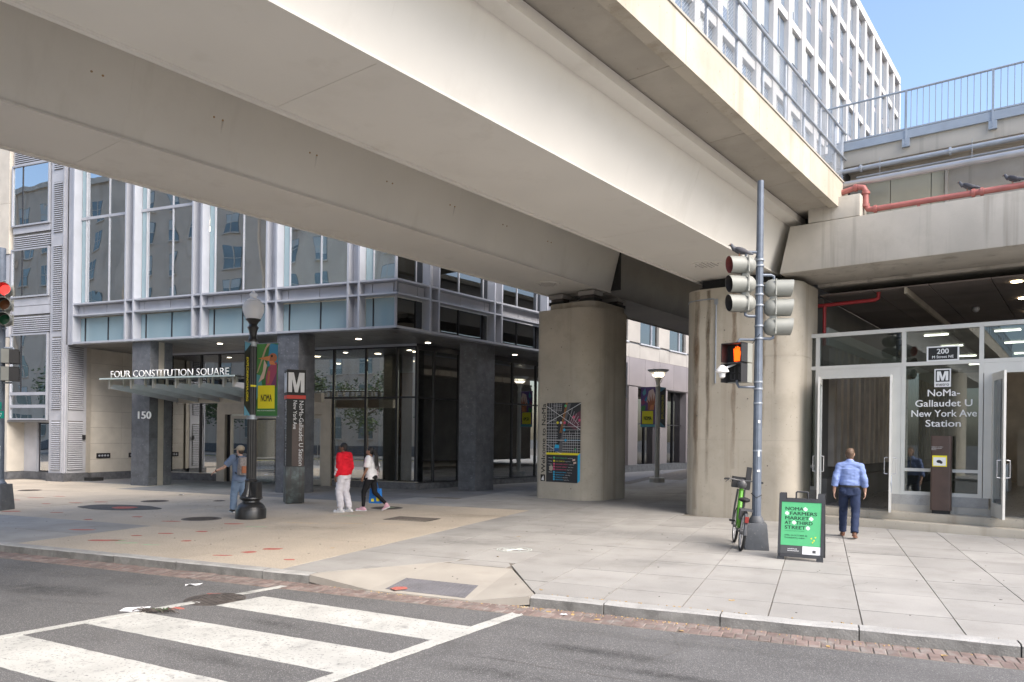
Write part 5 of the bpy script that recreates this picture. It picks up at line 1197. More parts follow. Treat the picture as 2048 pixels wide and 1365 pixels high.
BIRD = [('leaf_shape', 'b_leaf', [(0, .45), (.35, .62), (.42, 1), (0, 1)]), ('sky_shape', 'b_sky', [(.5, .68), (1, .72), (1, .98), (.62, 1)]), ('stem_shape', 'b_tan', [(.0, .6), (.06, .6), (.48, .94), (.66, 1), (.5, 1), (.38, .93)]),
        ('water_shape', 'b_teal', [(0, .22), (.28, .42), (.2, .56), (0, .58)]), ('blossom_shape', 'b_skin', [(.08, .46), (.36, .52), (.5, .7), (.36, .78), (.3, .62)]), ('body_shape', 'b_magenta', [(.45, .40), (.96, .40), (.97, .74), (.72, .72), (.56, .66), (.45, .54)]),
        ('wing_shape', 'b_plum', [(.66, .40), (.96, .40), (.96, .6), (.82, .5)]), ('breast_shape', 'b_rust', [(.52, .44), (.62, .46), (.66, .62), (.56, .62)]), ('head_shape', 'b_rust', ell(.78, .80, .2, .065)), ('throat_shape', 'b_orange', [(.62, .76), (.8, .76), (.94, .7), (.64, .71)]),
        ('beak_shape', 'b_orange', [(.08, .80), (.62, .755), (.66, .83)]), ('eye_shape', 'black', ell(.74, .825, .05, .018)), ('foot_shape', 'b_green', [(0, 0), (1, 0), (1, .09), (.3, .11), (0, .13)]), ('logo_square', 'yellow', [(.09, .10), (.90, .10), (.90, .42), (.09, .42)])]
HAND = [('mosaic_shape', 'b_purple', [(0, .4), (.5, .4), (.55, 1), (0, 1)]), ('mosaic_shape', 'b_teal', [(.1, .86), (.3, .98), (.36, .84), (.2, .78)]), ('mosaic_shape', 'b_magenta', [(0, .62), (.22, .72), (.3, .6), (.1, .55)]), ('mosaic_shape', 'b_sky', [(.24, .66), (.42, .78), (.46, .64)]), ('pale_shape', 'b_skin', [(.4, .62), (.55, .9), (.86, .96), (1, .8), (1, .55)]),
        ('hand_shape', 'b_rust', [(.5, .42), (.92, .42), (1, .62), (.96, .8), (.86, .64), (.8, .86), (.74, .64), (.62, .82), (.62, .62), (.44, .72), (.5, .58)]), ('hand_shape', 'b_orange', [(.6, .42), (.92, .42), (.9, .56), (.7, .54)]), ('leaf_shape', 'b_leaf', [(0, .4), (.3, .42), (.34, .54), (.05, .52)]), ('foot_shape', 'b_teal', [(0, 0), (1, 0), (1, .06), (0, .06)]), ('logo_square', 'yellow', [(.1, .07), (.88, .07), (.88, .40), (.1, .40)])]
def banner_art(label, o, right, w_, h_, shapes, group='street banners'):
    t = thing('street_banner', label, 'banner', Vector(o), 0, group); base, P, n_ = art(t, (0, 0, 0), right, (0, 0, 1), w_, h_, shapes, 'b_green' if shapes is BIRD else 'b_purple')
    q = P(.5, .22, .02); text('logo_word', 'NOMA', 'black', t, P(.50, .20 if shapes is BIRD else .17, .0185), right, (0, 0, 1), h_ * .10, w_ * .52, .001, .03, 'CENTER')
    if shapes is BIRD: text('tagline', 'MURAL ART IN THE NEIGHBORHOOD', 'sign_white', t, P(.5, .065, .0185), right, (0, 0, 1), h_ * .013, w_ * .86, .001, .01, 'CENTER')
    return t
def banner_web(label, o, right, w_, h_, down=True):
    t = thing('street_banner', label, 'banner', Vector(o), 0, 'street banners')
    base, P, n_ = art(t, (0, 0, 0), right, (0, 0, 1), w_, h_, [('corner_shape', 'banner_blue', [(0, 1), (0, .86), (1, 1)]), ('corner_shape', 'banner_blue', [(0, 0), (1, 0), (0, .14)]), ('web_panel', 'black', [(.02, .12), (.86, .12), (.86, .88), (.02, .88)])], 'banner_black')
    text('web_address', 'EXPLORENOMA.ORG', 'yellow', t, P(.28 if down else .62, .80 if down else .2, .006), (0, 0, -1) if down else (0, 0, 1), Vector(right) * (1 if down else -1), w_ * .34, h_ * .60, .001, .015)
    return t
# ---- black globe street lamp
lp = (-11.87, 13.40, 0)
LM = thing('street_lamp', 'black fluted cast-iron lamp post with clear acorn globe, carrying two banners', 'street lamp', lp)
MB().lathe([(.335, 0), (.335, .2), (.325, .22), (.32, .235)], n=32).build('base_drum', 'black_paint', LM, True, 30)
MB().lathe([(.31, .23), (.30, .27), (.27, .31), (.225, .345), (.19, .37), (.185, .40), (.235, .43), (.255, .455), (.25, .48), (.215, .50)], n=32).build('base_bell', 'black_paint', LM, True, 30)
MB().lathe([(.215, .49), (.205, .53), (.165, .60), (.14, .68), (.132, .78), (.128, .83)], n=64, flute=.14, nf=16).build('fluted_collar', 'black_paint', LM, True, 60)
MB().lathe([(.135, .83), (.14, .86), (.12, .885), (.115, .9)], n=24).build('ring', 'black_paint', LM, True)
MB().lathe([(.108, .89), (.10, 2.4), (.088, 4.0)], n=64, flute=.10, nf=16).build('shaft', 'black_paint', LM, True, 60)
MB().lathe([(.095, 3.98), (.105, 4.03), (.085, 4.06), (.075, 4.12), (.09, 4.22), (.125, 4.3), (.10, 4.33), (.085, 4.37), (.12, 4.43), (.165, 4.47), (.16, 4.49)], n=28).build('capital', 'black_paint', LM, True, 50)
MB().box(.09, .25, -.11, .09, .46, .83).build('outlet_box', 'black_paint', LM, bevel=.04)
for z in (3.92, 2.28): MB().lathe([(.118, -.05), (.12, -.03), (.112, 0), (.12, .03), (.118, .05)], (0, 0, z), 16).build('banner_clamp', 'galv', LM, True)
MB().lathe([(.101, -.02), (.101, .02)], (0, 0, 2.98), 24).build('id_band', 'yellow', LM, True)
def globe_mat():
    m = bpy.data.materials.new('frosted_globe'); m.use_nodes = True; t = m.node_tree; b = t.nodes['Principled BSDF']; out = t.nodes['Material Output']
    b.inputs['Base Color'].default_value = (.95, .95, .97, 1); b.inputs['Roughness'].default_value = .12; tr = t.nodes.new('ShaderNodeBsdfTransparent'); tl = t.nodes.new('ShaderNodeBsdfTranslucent'); tl.inputs[0].default_value = (1, 1, 1, 1)
    m1 = t.nodes.new('ShaderNodeMixShader'); m1.inputs[0].default_value = .6; t.links.new(b.outputs[0], m1.inputs[1]); t.links.new(tl.outputs[0], m1.inputs[2]); fr = t.nodes.new('ShaderNodeLayerWeight'); fr.inputs[0].default_value = .35
    mr = t.nodes.new('ShaderNodeMapRange'); mr.inputs[3].default_value = .78; mr.inputs[4].default_value = .97; t.links.new(fr.outputs['Facing'], mr.inputs[0]); m2 = t.nodes.new('ShaderNodeMixShader'); t.links.new(mr.outputs[0], m2.inputs[0]); t.links.new(tr.outputs[0], m2.inputs[1]); t.links.new(m1.outputs[0], m2.inputs[2]); t.links.new(m2.outputs[0], out.inputs[0]); return m
M['globe'] = globe_mat()
MB().lathe([(.15, 4.49), (.19, 4.56), (.228, 4.66), (.236, 4.74), (.225, 4.82), (.19, 4.88), (.13, 4.905)], n=30).build('globe', 'globe', LM, True)
gcap = MB().lathe([(.135, 4.905), (.15, 4.92), (.10, 4.95), (.075, 4.97), (.07, 5.0), (.09, 5.03), (.085, 5.06), (.045, 5.09), (.03, 5.11), (.005, 5.13)], n=24).build('finial', 'globe', LM, True)
MB().lathe([(.05, 4.49), (.05, 4.7), (.045, 4.71)], n=14).build('bulb', 'paper', LM, True)
for k in range(4): MB().lathe([(.085, 0), (.09, .012), (.085, .025)], (0, 0, 4.70 + k * .038), 18).build('louvre_ring', 'paper', LM, True)
for z in (3.93, 2.30):
    MB().tube([(.1, 0, z), (.74, 0, z)], .011, 6).build('banner_arm', 'galv', LM, True); MB().tube([FWc * -.1 + Vector((0, 0, z)), FWc * -.52 + Vector((0, 0, z))], .011, 6).build('banner_arm', 'galv', LM, True)
banner_art('tall banner painted with a long-billed pink bird on the globe lamp post', (lp[0] + .13, lp[1] - .012, 2.31), (1, 0, 0), .58, 1.61, BIRD)
banner_web('narrow black banner reading EXPLORENOMA.ORG on the globe lamp post', (lp[0] - FWc.x * .52 + .006, lp[1] - FWc.y * .52, 2.31), FWc, .38, 1.61)
# ---- far plaza lamp with its own banners
fl_ = (-6.66, 32.95, 0)
FL = thing('street_lamp', 'slim beige lamp post with a lit shallow cone shade between the piers', 'street lamp', fl_)
M['beige_paint'] = mat('beige_paint', (.46, .43, .36), .5, var=.06, scale=3)
MB().lathe([(.34, 0), (.34, .19), (.30, .22)], n=26).build('footing', 'concrete_pale', FL, True); MB().lathe([(.115, .2), (.105, 2.4), (.095, 4.15)], n=18).build('pole', 'beige_paint', FL, True)
MB().lathe([(.115, 4.15), (.12, 4.2), (.09, 4.24), (.09, 4.42), (.17, 4.62)], n=18).build('neck', 'beige_paint', FL, True)
for k in range(3): a = k * 2.09; MB().tube([(math.cos(a) * .1, math.sin(a) * .1, 4.35), (math.cos(a) * .33, math.sin(a) * .33, 4.84)], .014, 5).build('strut', 'beige_paint', FL)
M['shade'] = plain('white_shade', (.75, .74, .7), .5); M['shade_lit'] = plain('lit_reflector', (.9, .88, .8), .5, emit=(1, .9, .72), es=2.2)
MB().lathe([(.16, 4.62), (.27, 4.72), (.26, 4.73), (.15, 4.64)], n=24).build('lamp_lens', 'shade_lit', FL, True); MB().lathe([(.30, 4.80), (.46, 4.92), (.47, 4.95), (.29, 4.84)], n=28).build('shade', 'shade', FL, True)
for z in (4.2, 2.43): MB().tube([(-.85 * uS2[0], -.85 * uS2[1], z), (-.08 * uS2[0], -.08 * uS2[1], z)], .013, 6).build('banner_arm', 'galv', FL); MB().tube([(uB2[0] * .08, uB2[1] * .08, z), (uB2[0] * .78, uB2[1] * .78, z)], .013, 6).build('banner_arm', 'galv', FL)
banner_art('banner painted with an orange hand on a mosaic ground, on the plaza lamp post', (fl_[0] - uS2[0] * .83, fl_[1] - uS2[1] * .83 - .015, 2.44), (*uS2, 0), .70, 1.76, HAND)
banner_web('narrow black banner reading EXPLORENOMA.ORG on the plaza lamp post', (fl_[0] + uB2[0] * .14 + .012, fl_[1] + uB2[1] * .14, 2.44), (*uB2, 0), .60, 1.76, False)
# ---- metro pylon
MPOLY = [(-.5, 0), (-.27, 0), (-.27, .66), (-.1, 0), (.1, 0), (.27, .66), (.27, 0), (.5, 0), (.5, 1), (.17, 1), (0, .36), (-.17, 1), (-.5, 1)]
PY = thing('metro_pylon', 'dark square station pylon with a big white M and red band', 'sign', (-13.52, 16.95, 0), R(47))
MB().box(-.25, .25, -.25, .25, .02, 1.02).build('base', 'bronze', PY, bevel=.008); MB().box(-.2, .2, -.2, .2, 0, .025).build('foot', 'black', PY)
MB().box(-.245, .245, -.245, .245, 1.021, 2.88).build('shaft', 'black', PY); MB().box(-.25, .25, -.25, .25, 2.98, 3.68).build('head', 'black', PY); MB().box(-.255, .255, -.255, .255, 2.881, 2.979).build('red_band', 'red', PY)
MB().box(-.10, .22, -.2475, -.2452, 1.03, 2.2).build('brown_panel', 'metro_brown', PY)
for fx in range(2):
    d_ = ((0, -1), (-1, 0))[fx]; r_ = ((1, 0, 0), (0, -1, 0))[fx]; n_ = Vector((*d_, 0)); rv_ = Vector(r_)
    MB().extrude([n_ * .2535 + rv_ * (x_ * .43) + Vector((0, 0, 3.06 + z_ * .54)) for x_, z_ in MPOLY], n_ * -.003).build('metro_letter', 'sign_white', PY)
    text('station_name', 'NoMa-Gallaudet U Station', 'sign_white', PY, n_ * .2482 + rv_ * .085 + Vector((0, 0, 2.84)), (0, 0, -1), r_, .12, 1.78, .002, 0)
    text('station_name', 'New York Ave', 'sign_white', PY, n_ * .2482 + rv_ * -.075 + Vector((0, 0, 2.84)), (0, 0, -1), r_, .105, .78, .002, .005)
# ---- traffic signals
def head(par, o, ang, lit=None, linings=('visor_red', 'visor_in', 'visor_in'), pitch=.335):
    """three-section head; ang = direction it faces (radians, from +x)"""
    d = Vector((math.cos(ang), math.sin(ang), 0)); o = Vector(o); sd_ = Vector((-d.y, d.x, 0))
    hd = None
    for i in range(3):
        c = o + Vector((0, 0, -i * pitch))
        b_ = MB(); b_.lathe([(.03, -.165), (.10, -.145), (.145, -.09), (.158, -.03), (.158, 0), (.158, .035)], c, 22, axis=d)
        if hd is None: hd = b_.build('signal_head', 'sig_grey', par, True)
        else: b_.build('section', 'sig_grey', hd, True)
        MB().lathe([(.128, .03), (.12, .05), (.07, .065), (.0, .07)], c, 18, axis=d).build('lens', (lit or ('lens_dim_red', 'lens_amber', 'lens_green'))[i], hd, True)
        # tunnel visor, cut away below
        mb = MB(); n = 22; vs = []; fs = []
        for k in range(n + 1):
            a = R(-172 + 344 * k / n); w1 = .145
            for ln, rr_ in ((.03, .15), (.33 - .022 * (1 - math.cos(a)) , .15), (.33 - .022 * (1 - math.cos(a)), .143), (.03, .143)):
                vs.append(c + d * ln + (sd_ * math.sin(a) + Vector((0, 0, 1)) * math.cos(a)) * rr_)
        for k in range(n):
            for q, cur in ((0, 0), (1, 0), (2, 1)): fs.append(((k * 4 + q, (k + 1) * 4 + q, (k + 1) * 4 + q + 1, k * 4 + q + 1), cur))
        for f, cu in fs: mb.cur = cu; mb.add([], []); mb.f.append(f); mb.mi.append(cu)
        mb.v = [tuple(v) for v in vs]; mb.build('visor', ['sig_grey', linings[i]], hd, True)
        if i < 2: MB().box(-.06, .06, -.06, .06, -.03, .03).build('spacer', 'sig_grey', hd).location = c + Vector((0, 0, -pitch / 2))
        for sgn in (-1, 1):
            q = c + sd_ * .145 * sgn + d * .012
            MB().tube([q + Vector((0, 0, -.14)), q + Vector((0, 0, .14))], .018, 6).build('hinge', 'sig_grey', hd)
    return hd
M['lens_dim_red'] = plain('red_lens_off', (.25, .03, .025), .3)
RA = lambda az: math.atan2((FWc * math.cos(R(az)) + Rc * math.sin(R(az))).y, (FWc * math.cos(R(az)) + Rc * math.sin(R(az))).x)   # compass bearing given clockwise from the sight line
tp_ = Vector((-1.03, 13.77, 0))
TS = thing('traffic_signal', 'grey-blue fluted signal pole with two signal heads and a lit orange hand', 'traffic signal', tp_)
mb = MB(); mb.hexa([(-.205, -.205, 0), (.205, -.205, 0), (.205, .205, 0), (-.205, .205, 0), (-.165, -.165, .46), (.165, -.165, .46), (.165, .165, .46), (-.165, .165, .46)]); bs_ = mb.build('pedestal', 'base_grey', TS, bevel=.015); bs_.rotation_euler = (0, 0, R(8))
MB().lathe([(.13, .455), (.135, .48), (.115, .53), (.10, .56), (.085, .58)], n=20).build('collar', 'base_grey', TS, True)
MB().lathe([(.078, .56), (.072, 3.2), (.056, 6.44)], n=48, flute=.07, nf=12).build('pole', 'pole_grey', TS, True, 60)
for z in (1.72, 2.55, 2.8, 2.92, 3.68, 3.9, 4.26, 4.45, 4.6, 4.95, 5.05): MB().lathe([(.079, -.014), (.082, 0), (.079, .014)], (0, 0, z), 18).build('band', 'galv', TS, True)
lh = Vector(Rc * -.24 + Vector((0, 0, 4.96))); rh = Vector(Rc * .25 + Vector((0, 0, 4.56)))
hL = head(TS, lh, RA(-98)); hR = head(TS, rh, RA(98))
for p_, z, zz in ((lh, 5.17, 1), (lh, 4.09, -1), (rh, 4.77, 1), (rh, 3.70, -1)):
    q = Vector((p_.x, p_.y, z)); MB().tube([(0, 0, z + .02 * zz), q * .8 + Vector((0, 0, z * .2 + .02 * zz)), q + Vector((0, 0, .0)), q + Vector((0, 0, -.08 * zz))], .026, 8).build('bracket_arm', 'pole_grey', TS, True)
def pedbox(par, o, ang, hand=True, m='sig_grey'):
    d = Vector((math.cos(ang), math.sin(ang), 0)); s_ = Vector((-d.y, d.x, 0)); o = Vector(o); up = Vector((0, 0, 1))
    def bar(u0, u1, v0, v1, w0, w1, mm, nm, pp): mb = MB(); mb.hexa([o + s_ * a + d * b + up * c for a, b, c in ((u0, v1, w0), (u0, v0, w0), (u1, v0, w0), (u1, v1, w0), (u0, v1, w1), (u0, v0, w1), (u1, v0, w1), (u1, v1, w1))]); return mb.build(nm, mm, pp)
    hs_ = bar(-.2, .2, -.16, 0, -.165, .165, m, 'pedestrian_signal', par)
    bar(-.18, .18, .001, .006, -.15, .15, 'black', 'face', hs_)
    bar(-.2, -.185, 0, .2, -.165, .165, 'dark_plastic', 'visor_side', hs_); bar(.185, .2, 0, .2, -.165, .165, 'dark_plastic', 'visor_side', hs_); bar(-.2, .2, 0, .2, .15, .165, 'dark_plastic', 'visor_top', hs_)
    if hand:
        P = lambda u, v: o + s_ * u + d * .008 + up * v
        hp = [(-.055, -.14), (.055, -.14), (.06, -.04), (.10, .03), (.09, .05), (.055, .02), (.056, .10), (.035, .105), (.03, .04), (.02, .12), (0, .125), (-.004, .04), (-.018, .115), (-.038, .11), (-.034, .03), (-.05, .085), (-.068, .08), (-.06, -.04)]
        mb = MB(); mb.extrude([P(*q) for q in hp], d * .004); mb.build('hand_symbol', 'hand', hs_)
    else:
        for k in (-1, 1):
            for z in (-.06, .06):
                for a, b in (((k * .08 - .045, z - .05), (k * .08 - .03, z + .05)), ((k * .08 + .03, z - .05), (k * .08 + .045, z + .05)), ((k * .08 - .03, z - .055), (k * .08 + .03, z - .045))): bar(a[0], b[0], .007, .009, a[1], b[1], 'ab_grey', 'digit_segment', hs_)
    return hs_
pc = Rc * -.37
pedbox(TS, pc + Vector((0, 0, 3.42)), RA(-132)); pedbox(TS, pc + Vector((0, 0, 3.07)), RA(-132), False)
for z, zz in ((3.66, -1), (2.83, 1)): MB().tube([(0, 0, z), pc * .9 + Vector((0, 0, z)), pc + Vector((0, 0, z + .06 * zz)), pc + Vector((0, 0, z + .12 * zz))], .024, 8).build('bracket_arm', 'pole_grey', TS, True)
cd = Rc * -.66 + FWc * -.1
MB().lathe([(.02, .12), (.05, .1), (.11, .03), (.12, .0), (.06, -.02), (.05, -.09), (.02, -.11)], tuple(cd + Vector((0, 0, 3.08))), 16).build('camera_dome', 'sign_white', TS, True)
MB().tube([cd + Vector((0, 0, 3.12)), pc + Vector((0, 0, 3.25))], .02, 6).build('camera_arm', 'sign_white', TS, True)
for p_, z in ((lh, 5.0), (rh, 4.5)): MB().tube([Vector((0, 0, z + .25)), p_ * .5 + Vector((0, 0, z * .5 + .02)), Vector((p_.x, p_.y, z - .1))], .008, 6).build('signal_cable', 'rubber', TS, True)
MB().tube([Vector((0, 0, 3.75)) - FWc * .07, pc * .5 + Vector((0, 0, 3.5)), pc + Vector((0, 0, 3.3))], .007, 6).build('signal_cable', 'rubber', TS, True)
for z, w_, h_ in ((1.62, .03, .09), (1.35, .05, .035), (2.2, .035, .05)):
    o_ = FWc * -.081 + Rc * (-w_ / 2) + Vector((0, 0, z)); MB().extrude([o_, o_ + Rc * w_, o_ + Rc * w_ + Vector((0, 0, h_)), o_ + Vector((0, 0, h_))], FWc * .01).build('sticker', 'paper', TS)
MB().tube([Vector((.085, -.03, .95)), Vector((0, -.1, .9)), Vector((-.09, -.03, .97)), Vector((-.06, .07, .98))], .007, 6).build('lock_wire', 'rubber', TS, True)
# second signal at the left edge
lt = Vector((-18.30, 12.0, 0))
T2 = thing('traffic_signal', 'signal pole with glowing red lens and green street signs by the cream stone corner', 'traffic signal', lt)
mb = MB(); mb.hexa([(-.24, -.24, 0), (.24, -.24, 0), (.24, .24, 0), (-.24, .24, 0), (-.2, -.2, .62), (.2, -.2, .62), (.2, .2, .62), (-.2, .2, .62)]); mb.build('pedestal', 'base_grey', T2, bevel=.015).rotation_euler = (0, 0, R(20))
MB().lathe([(.15, .61), (.16, .64), (.12, .7), (.1, .74)], n=20).build('collar', 'pole_grey', T2, True); MB().lathe([(.105, .7), (.1, 3.2), (.09, 6.3)], n=24).build('pole', 'pole_grey', T2, True)
h2 = Rc * .16 - FWc * .06
head(T2, h2 + Vector((0, 0, 5.27)), RA(158), ('lens_red', 'lens_amber', 'lens_green'), ('visor_red', 'visor_in', 'visor_in'), .355)
for z in (5.5, 4.36): MB().tube([(0, 0, z), (h2.x, h2.y, z)], .026, 8).build('bracket_arm', 'galv', T2, True)
for z in (3.69, 3.27): pedbox(T2, Rc * .22 + Vector((0, 0, z)), RA(60), False)
MB().tube([(0, 0, 3.9), Rc * .3 + Vector((0, 0, 3.9)), Rc * .32 + Vector((0, 0, 3.85))], .026, 8).build('bracket_arm', 'galv', T2, True)
MB().tube([(0, 0, 3.06), Rc * .3 + Vector((0, 0, 3.06))], .022, 8).build('bracket_arm', 'galv', T2, True)
for z, tx in ((2.50, '61'), (2.29, '-07')):
    o_ = Rc * -.62 - FWc * .125 + Vector((0, 0, z - .09)); w_ = .74 if z > 2.4 else .80
    sg_ = MB().extrude([o_, o_ + Rc * w_, o_ + Rc * w_ + Vector((0, 0, .175)), o_ + Vector((0, 0, .175))], FWc * .01).build('street_sign', 'sign_green', T2)
    text('street_name', tx, 'sign_white', T2, o_ - FWc * .002 + Rc * (w_ - .17) + Vector((0, 0, .045)), Rc, (0, 0, 1), .085, .12, .001, .01)
o_ = Rc * -.22 - FWc * .12 + Vector((0, 0, 1.24)); MB().extrude([o_, o_ + Rc * .32, o_ + Rc * .32 + Vector((0, 0, .3)), o_ + Vector((0, 0, .3))], FWc * .008).build('parking_plate', 'sign_white', T2)
for k in range(5): q = o_ - FWc * .003 + Rc * .04 + Vector((0, 0, .05 + k * .048)); MB().extrude([q, q + Rc * .24, q + Rc * .24 + Vector((0, 0, .014)), q + Vector((0, 0, .014))], FWc * .002).build('plate_line', 'ab_grey', T2)
# ---- sandwich board
AB = thing('sandwich_board', 'black folding sandwich board with a green farmers market poster', 'sign', (-.27, 13.0, 0), R(-4))
ang = R(10.5)
def lean(y, z): return (y, z)
def plate(x0, x1, v0, v1, t0, t1, side, m_, nm, par, bev=0):
    ca, sa = math.cos(ang), math.sin(ang); sy = side
    def q(x_, v, t_): return (x_, sy * (-.27 + v * sa) + sy * -t_ * ca, v * ca + t_ * sa * 1.0)
    mb = MB(); c = [q(x0, v0, t0), q(x1, v0, t0), q(x1, v0, t1), q(x0, v0, t1), q(x0, v1, t0), q(x1, v1, t0), q(x1, v1, t1), q(x0, v1, t1)]
    if side < 0: c = [c[1], c[0], c[3], c[2], c[5], c[4], c[7], c[6]]
    mb.hexa([c[3], c[2], c[1], c[0], c[7], c[6], c[5], c[4]]); return mb.build(nm, m_, par, bevel=bev)
M['board_plastic'] = mat('board_plastic', (.045, .046, .05), .55, var=.15, scale=6, bump=.1)
for side in (1, -1):
    fr = plate(-.34, .34, .05, .98, -.03, 0, side, 'board_plastic', 'front_panel' if side > 0 else 'rear_panel', AB, .006)
    for x0, x1 in ((-.34, -.24), (.24, .34)): plate(x0, x1, 0, .05, -.03, 0, side, 'board_plastic', 'foot', fr); plate(x0, x1, .98, 1.07, -.03, .005, side, 'board_plastic', 'shoulder', fr)
    for x0, x1, v0, v1 in ((-.34, -.30, .1, .98), (.30, .34, .1, .98), (-.30, .30, .93, .98), (-.30, .30, .05, .10)): plate(x0, x1, v0, v1, .0, .012, side, 'board_plastic', 'frame_bar', fr)
MB().tube([(-.09, 0, .955), (-.09, 0, 1.06), (-.075, 0, 1.075), (.075, 0, 1.075), (.09, 0, 1.06), (.09, 0, .955)], .014, 8).build('handle', 'board_plastic', AB, True)
ca, sa = math.cos(ang), math.sin(ang); upv = Vector((0, sa, ca)); nv = Vector((0, -ca, sa)); o_ = Vector((0, -.27, 0)) + nv * .002
P_ = lambda x_, v: o_ + Vector((x_, 0, 0)) + upv * v
poster = MB().extrude([P_(-.298, .235), P_(.298, .235), P_(.298, .928), P_(-.298, .928)], nv * .003).build('poster', 'ab_green', AB)
MB().extrude([P_(-.298, .105), P_(.03, .105), P_(.03, .232), P_(-.298, .232)], nv * .003).build('poster_footer', 'ab_grey', AB); MB().extrude([P_(.032, .105), P_(.298, .105), P_(.298, .232), P_(.032, .232)], nv * .003).build('poster_footer', 'paper', AB)
pt_ = lambda x_, v: P_(x_, v) + nv * .0032
for body, x_, v, w_ in (('NOMA', -.245, .795, .27), ('FARMERS', -.175, .72, .40), ('MARKET', -.245, .645, .355), ('AT', -.245, .57, .10), ('THIRD', -.075, .57, .245), ('STREET', -.245, .495, .31)): text('poster_line', body, 'ab_ink', AB, pt_(x_, v), (1, 0, 0), upv, .056, w_, .001, .028)
for x_, v, m_ in ((.06, .82, 0), (-.215, .745, 0), (.15, .67, 0), (-.105, .6, 0), (.105, .52, 0)): MB().extrude([pt_(x_ + .032 * math.cos(a * .5236) * (1 + .2 * math.sin(a * 3)), v + .03 * math.sin(a * .5236) * (1 + .25 * math.cos(a * 2))) for a in range(12)], nv * .001).build('fruit_drawing', 'ab_pale', AB)
text('poster_small', 'www.nomabid.org/farmersmarket', 'ab_ink', AB, pt_(-.245, .462), (1, 0, 0), upv, .012, .30, .001); text('poster_dates', 'APRIL 24-OCTOBER 30', 'ab_ink', AB, pt_(-.245, .385), (1, 0, 0), upv, .024, .34, .001, .01); text('poster_dates', 'THURSDAYS | 4-8PM', 'ab_ink', AB, pt_(-.245, .345), (1, 0, 0), upv, .024, .30, .001, .01)
text('footer_text', 'nomabid.org/', 'paper', AB, pt_(-.19, .175), (1, 0, 0), upv, .018, .14, .001, .02); text('footer_text', 'farmersmarket', 'paper', AB, pt_(-.19, .145), (1, 0, 0), upv, .018, .17, .001, .02)
MB().extrude([pt_(.18, .13), pt_(.23, .13), pt_(.23, .175), pt_(.18, .175)], nv * .001).build('footer_mark', 'ab_grey', AB)
for q in ((.16, .36), (.2, .33), (.18, .30), (.22, .38)): MB().extrude([pt_(q[0] + .012 * math.cos(a), q[1] + .014 * math.sin(a)) for a in (0, 1.2, 2.4, 3.6, 4.8)], nv * .001).build('blossom', 'yellow', AB)
MB().tube([pt_(.14, .26), pt_(.19, .33), pt_(.21, .42)], .002, 4).build('stem_drawing', 'map_green', AB)
# ---- neighbourhood map on the pier
MP = thing('map_poster', 'black neighbourhood map poster headed Welcome to NoMa on the pier', 'poster', (-12.9, 19.19, .5), grid=-TH)
mx0, mx1, mz0, mz1 = -13.52, -12.27, .53, 2.98
MQ = lambda u, v, k=0.: Vector((mx0 + (mx1 - mx0) * u, 19.196 - k, mz0 + (mz1 - mz0) * v))
def mp(poly, m_, nm, k): return MB().extrude([MQ(u, v, k) for u, v in poly], (0, .0012, 0)).build(nm, m_, MP)
mp([(0, 0), (.93, 0), (.93, .345), (0, .345)], 'map_dark', 'legend_panel', .0); mp([(0, .36), (1, .36), (1, 1), (0, 1)], 'map_dark', 'map_sheet', .0)
mp([(0, .345), (.93, .345), (1, .372), (0, .372)], 'yellow', 'yellow_edge', .002); mp([(.93, 0), (1, .03), (1, .372), (.93, .345)], 'cyan', 'blue_edge', .002)
mp([(.33, .36), (.52, .36), (.52, .62), (.62, .99), (.72, .99), (.45, .60), (.35, .42)], 'map_grey', 'rail_corridor', .001)
mp([(.6, .72), (.78, .84), (1, .9), (1, .7), (.85, .66)], 'map_plum', 'district_area', .0015)
mb = MB(); rr = random.Random(4)
def ln(u0, v0, u1, v1, wd=.006):
    a, b = MQ(u0, v0, .003), MQ(u1, v1, .003); t_ = (b - a).normalized(); n_ = Vector((-t_.z, 0, t_.x)) * wd * .7; mb.extrude([a - n_, b - n_, b + n_, a + n_], (0, .001, 0))
for v in (.40, .43, .466, .50, .56, .59, .62, .66, .70): ln(0, v, .32 + .03 * v, v); ln(.48, v, 1, v, .006)
for u in (.07, .14, .22, .28): ln(u, .37, u, 1, .006)
for u in (.56, .62, .68, .74, .80, .86, .92): ln(u, .37, u, rr.uniform(.58, .74), .005)
for v in (.74, .78, .82, .86, .9, .94): ln(.0, v, rr.uniform(.15, .3), v, .005)
for v in (.9, .92, .95, .97): ln(.18, v, .45, v + .005, .004)
for u in (.3, .36, .42): ln(u, .88, u + .03, 1, .004)
for u in (.64, .7, .76, .82, .9): ln(u, .74, u + .12, .92 - (u - .64) * .5, .005)
ln(0, .96, 1, .66, .011); ln(0, .74, 1, 1.0 - .01, .011); ln(0, .48, .33, .38, .009); ln(.33, .38, .45, .36, .008); ln(.0, .53, 1, .53, .013); ln(.62, .88, .95, .72, .006)
stuff(mb.build('street_lines', 'map_white', MP)); mb = MB(); ln(.58, 1, .40, .62, .009); ln(.61, 1, .44, .62, .009); stuff(mb.build('metro_line', 'map_orange', MP)); mb = MB(); ln(.5, .53, 1, .531, .016); stuff(mb.build('blue_street', 'cyan', MP))
mp([(.24, .43), (.38, .43), (.38, .47), (.26, .475)], 'cyan', 'station_block', .0035); mp(ell(.3, .415, .075, .03), 'map_blue', 'plaza_block', .0033)
for u, v, m_ in ((.56, .96, 'map_green'), (.33, .75, 'yellow'), (.43, .75, 'map_white'), (.54, .75, 'map_pink'), (.8, .82, 'map_pink'), (.97, .78, 'map_pink'), (.53, .66, 'cyan'), (.57, .53, 'cyan')): mp(ell(u, v, .034, .017, n=12), m_, 'map_dot', .0045)
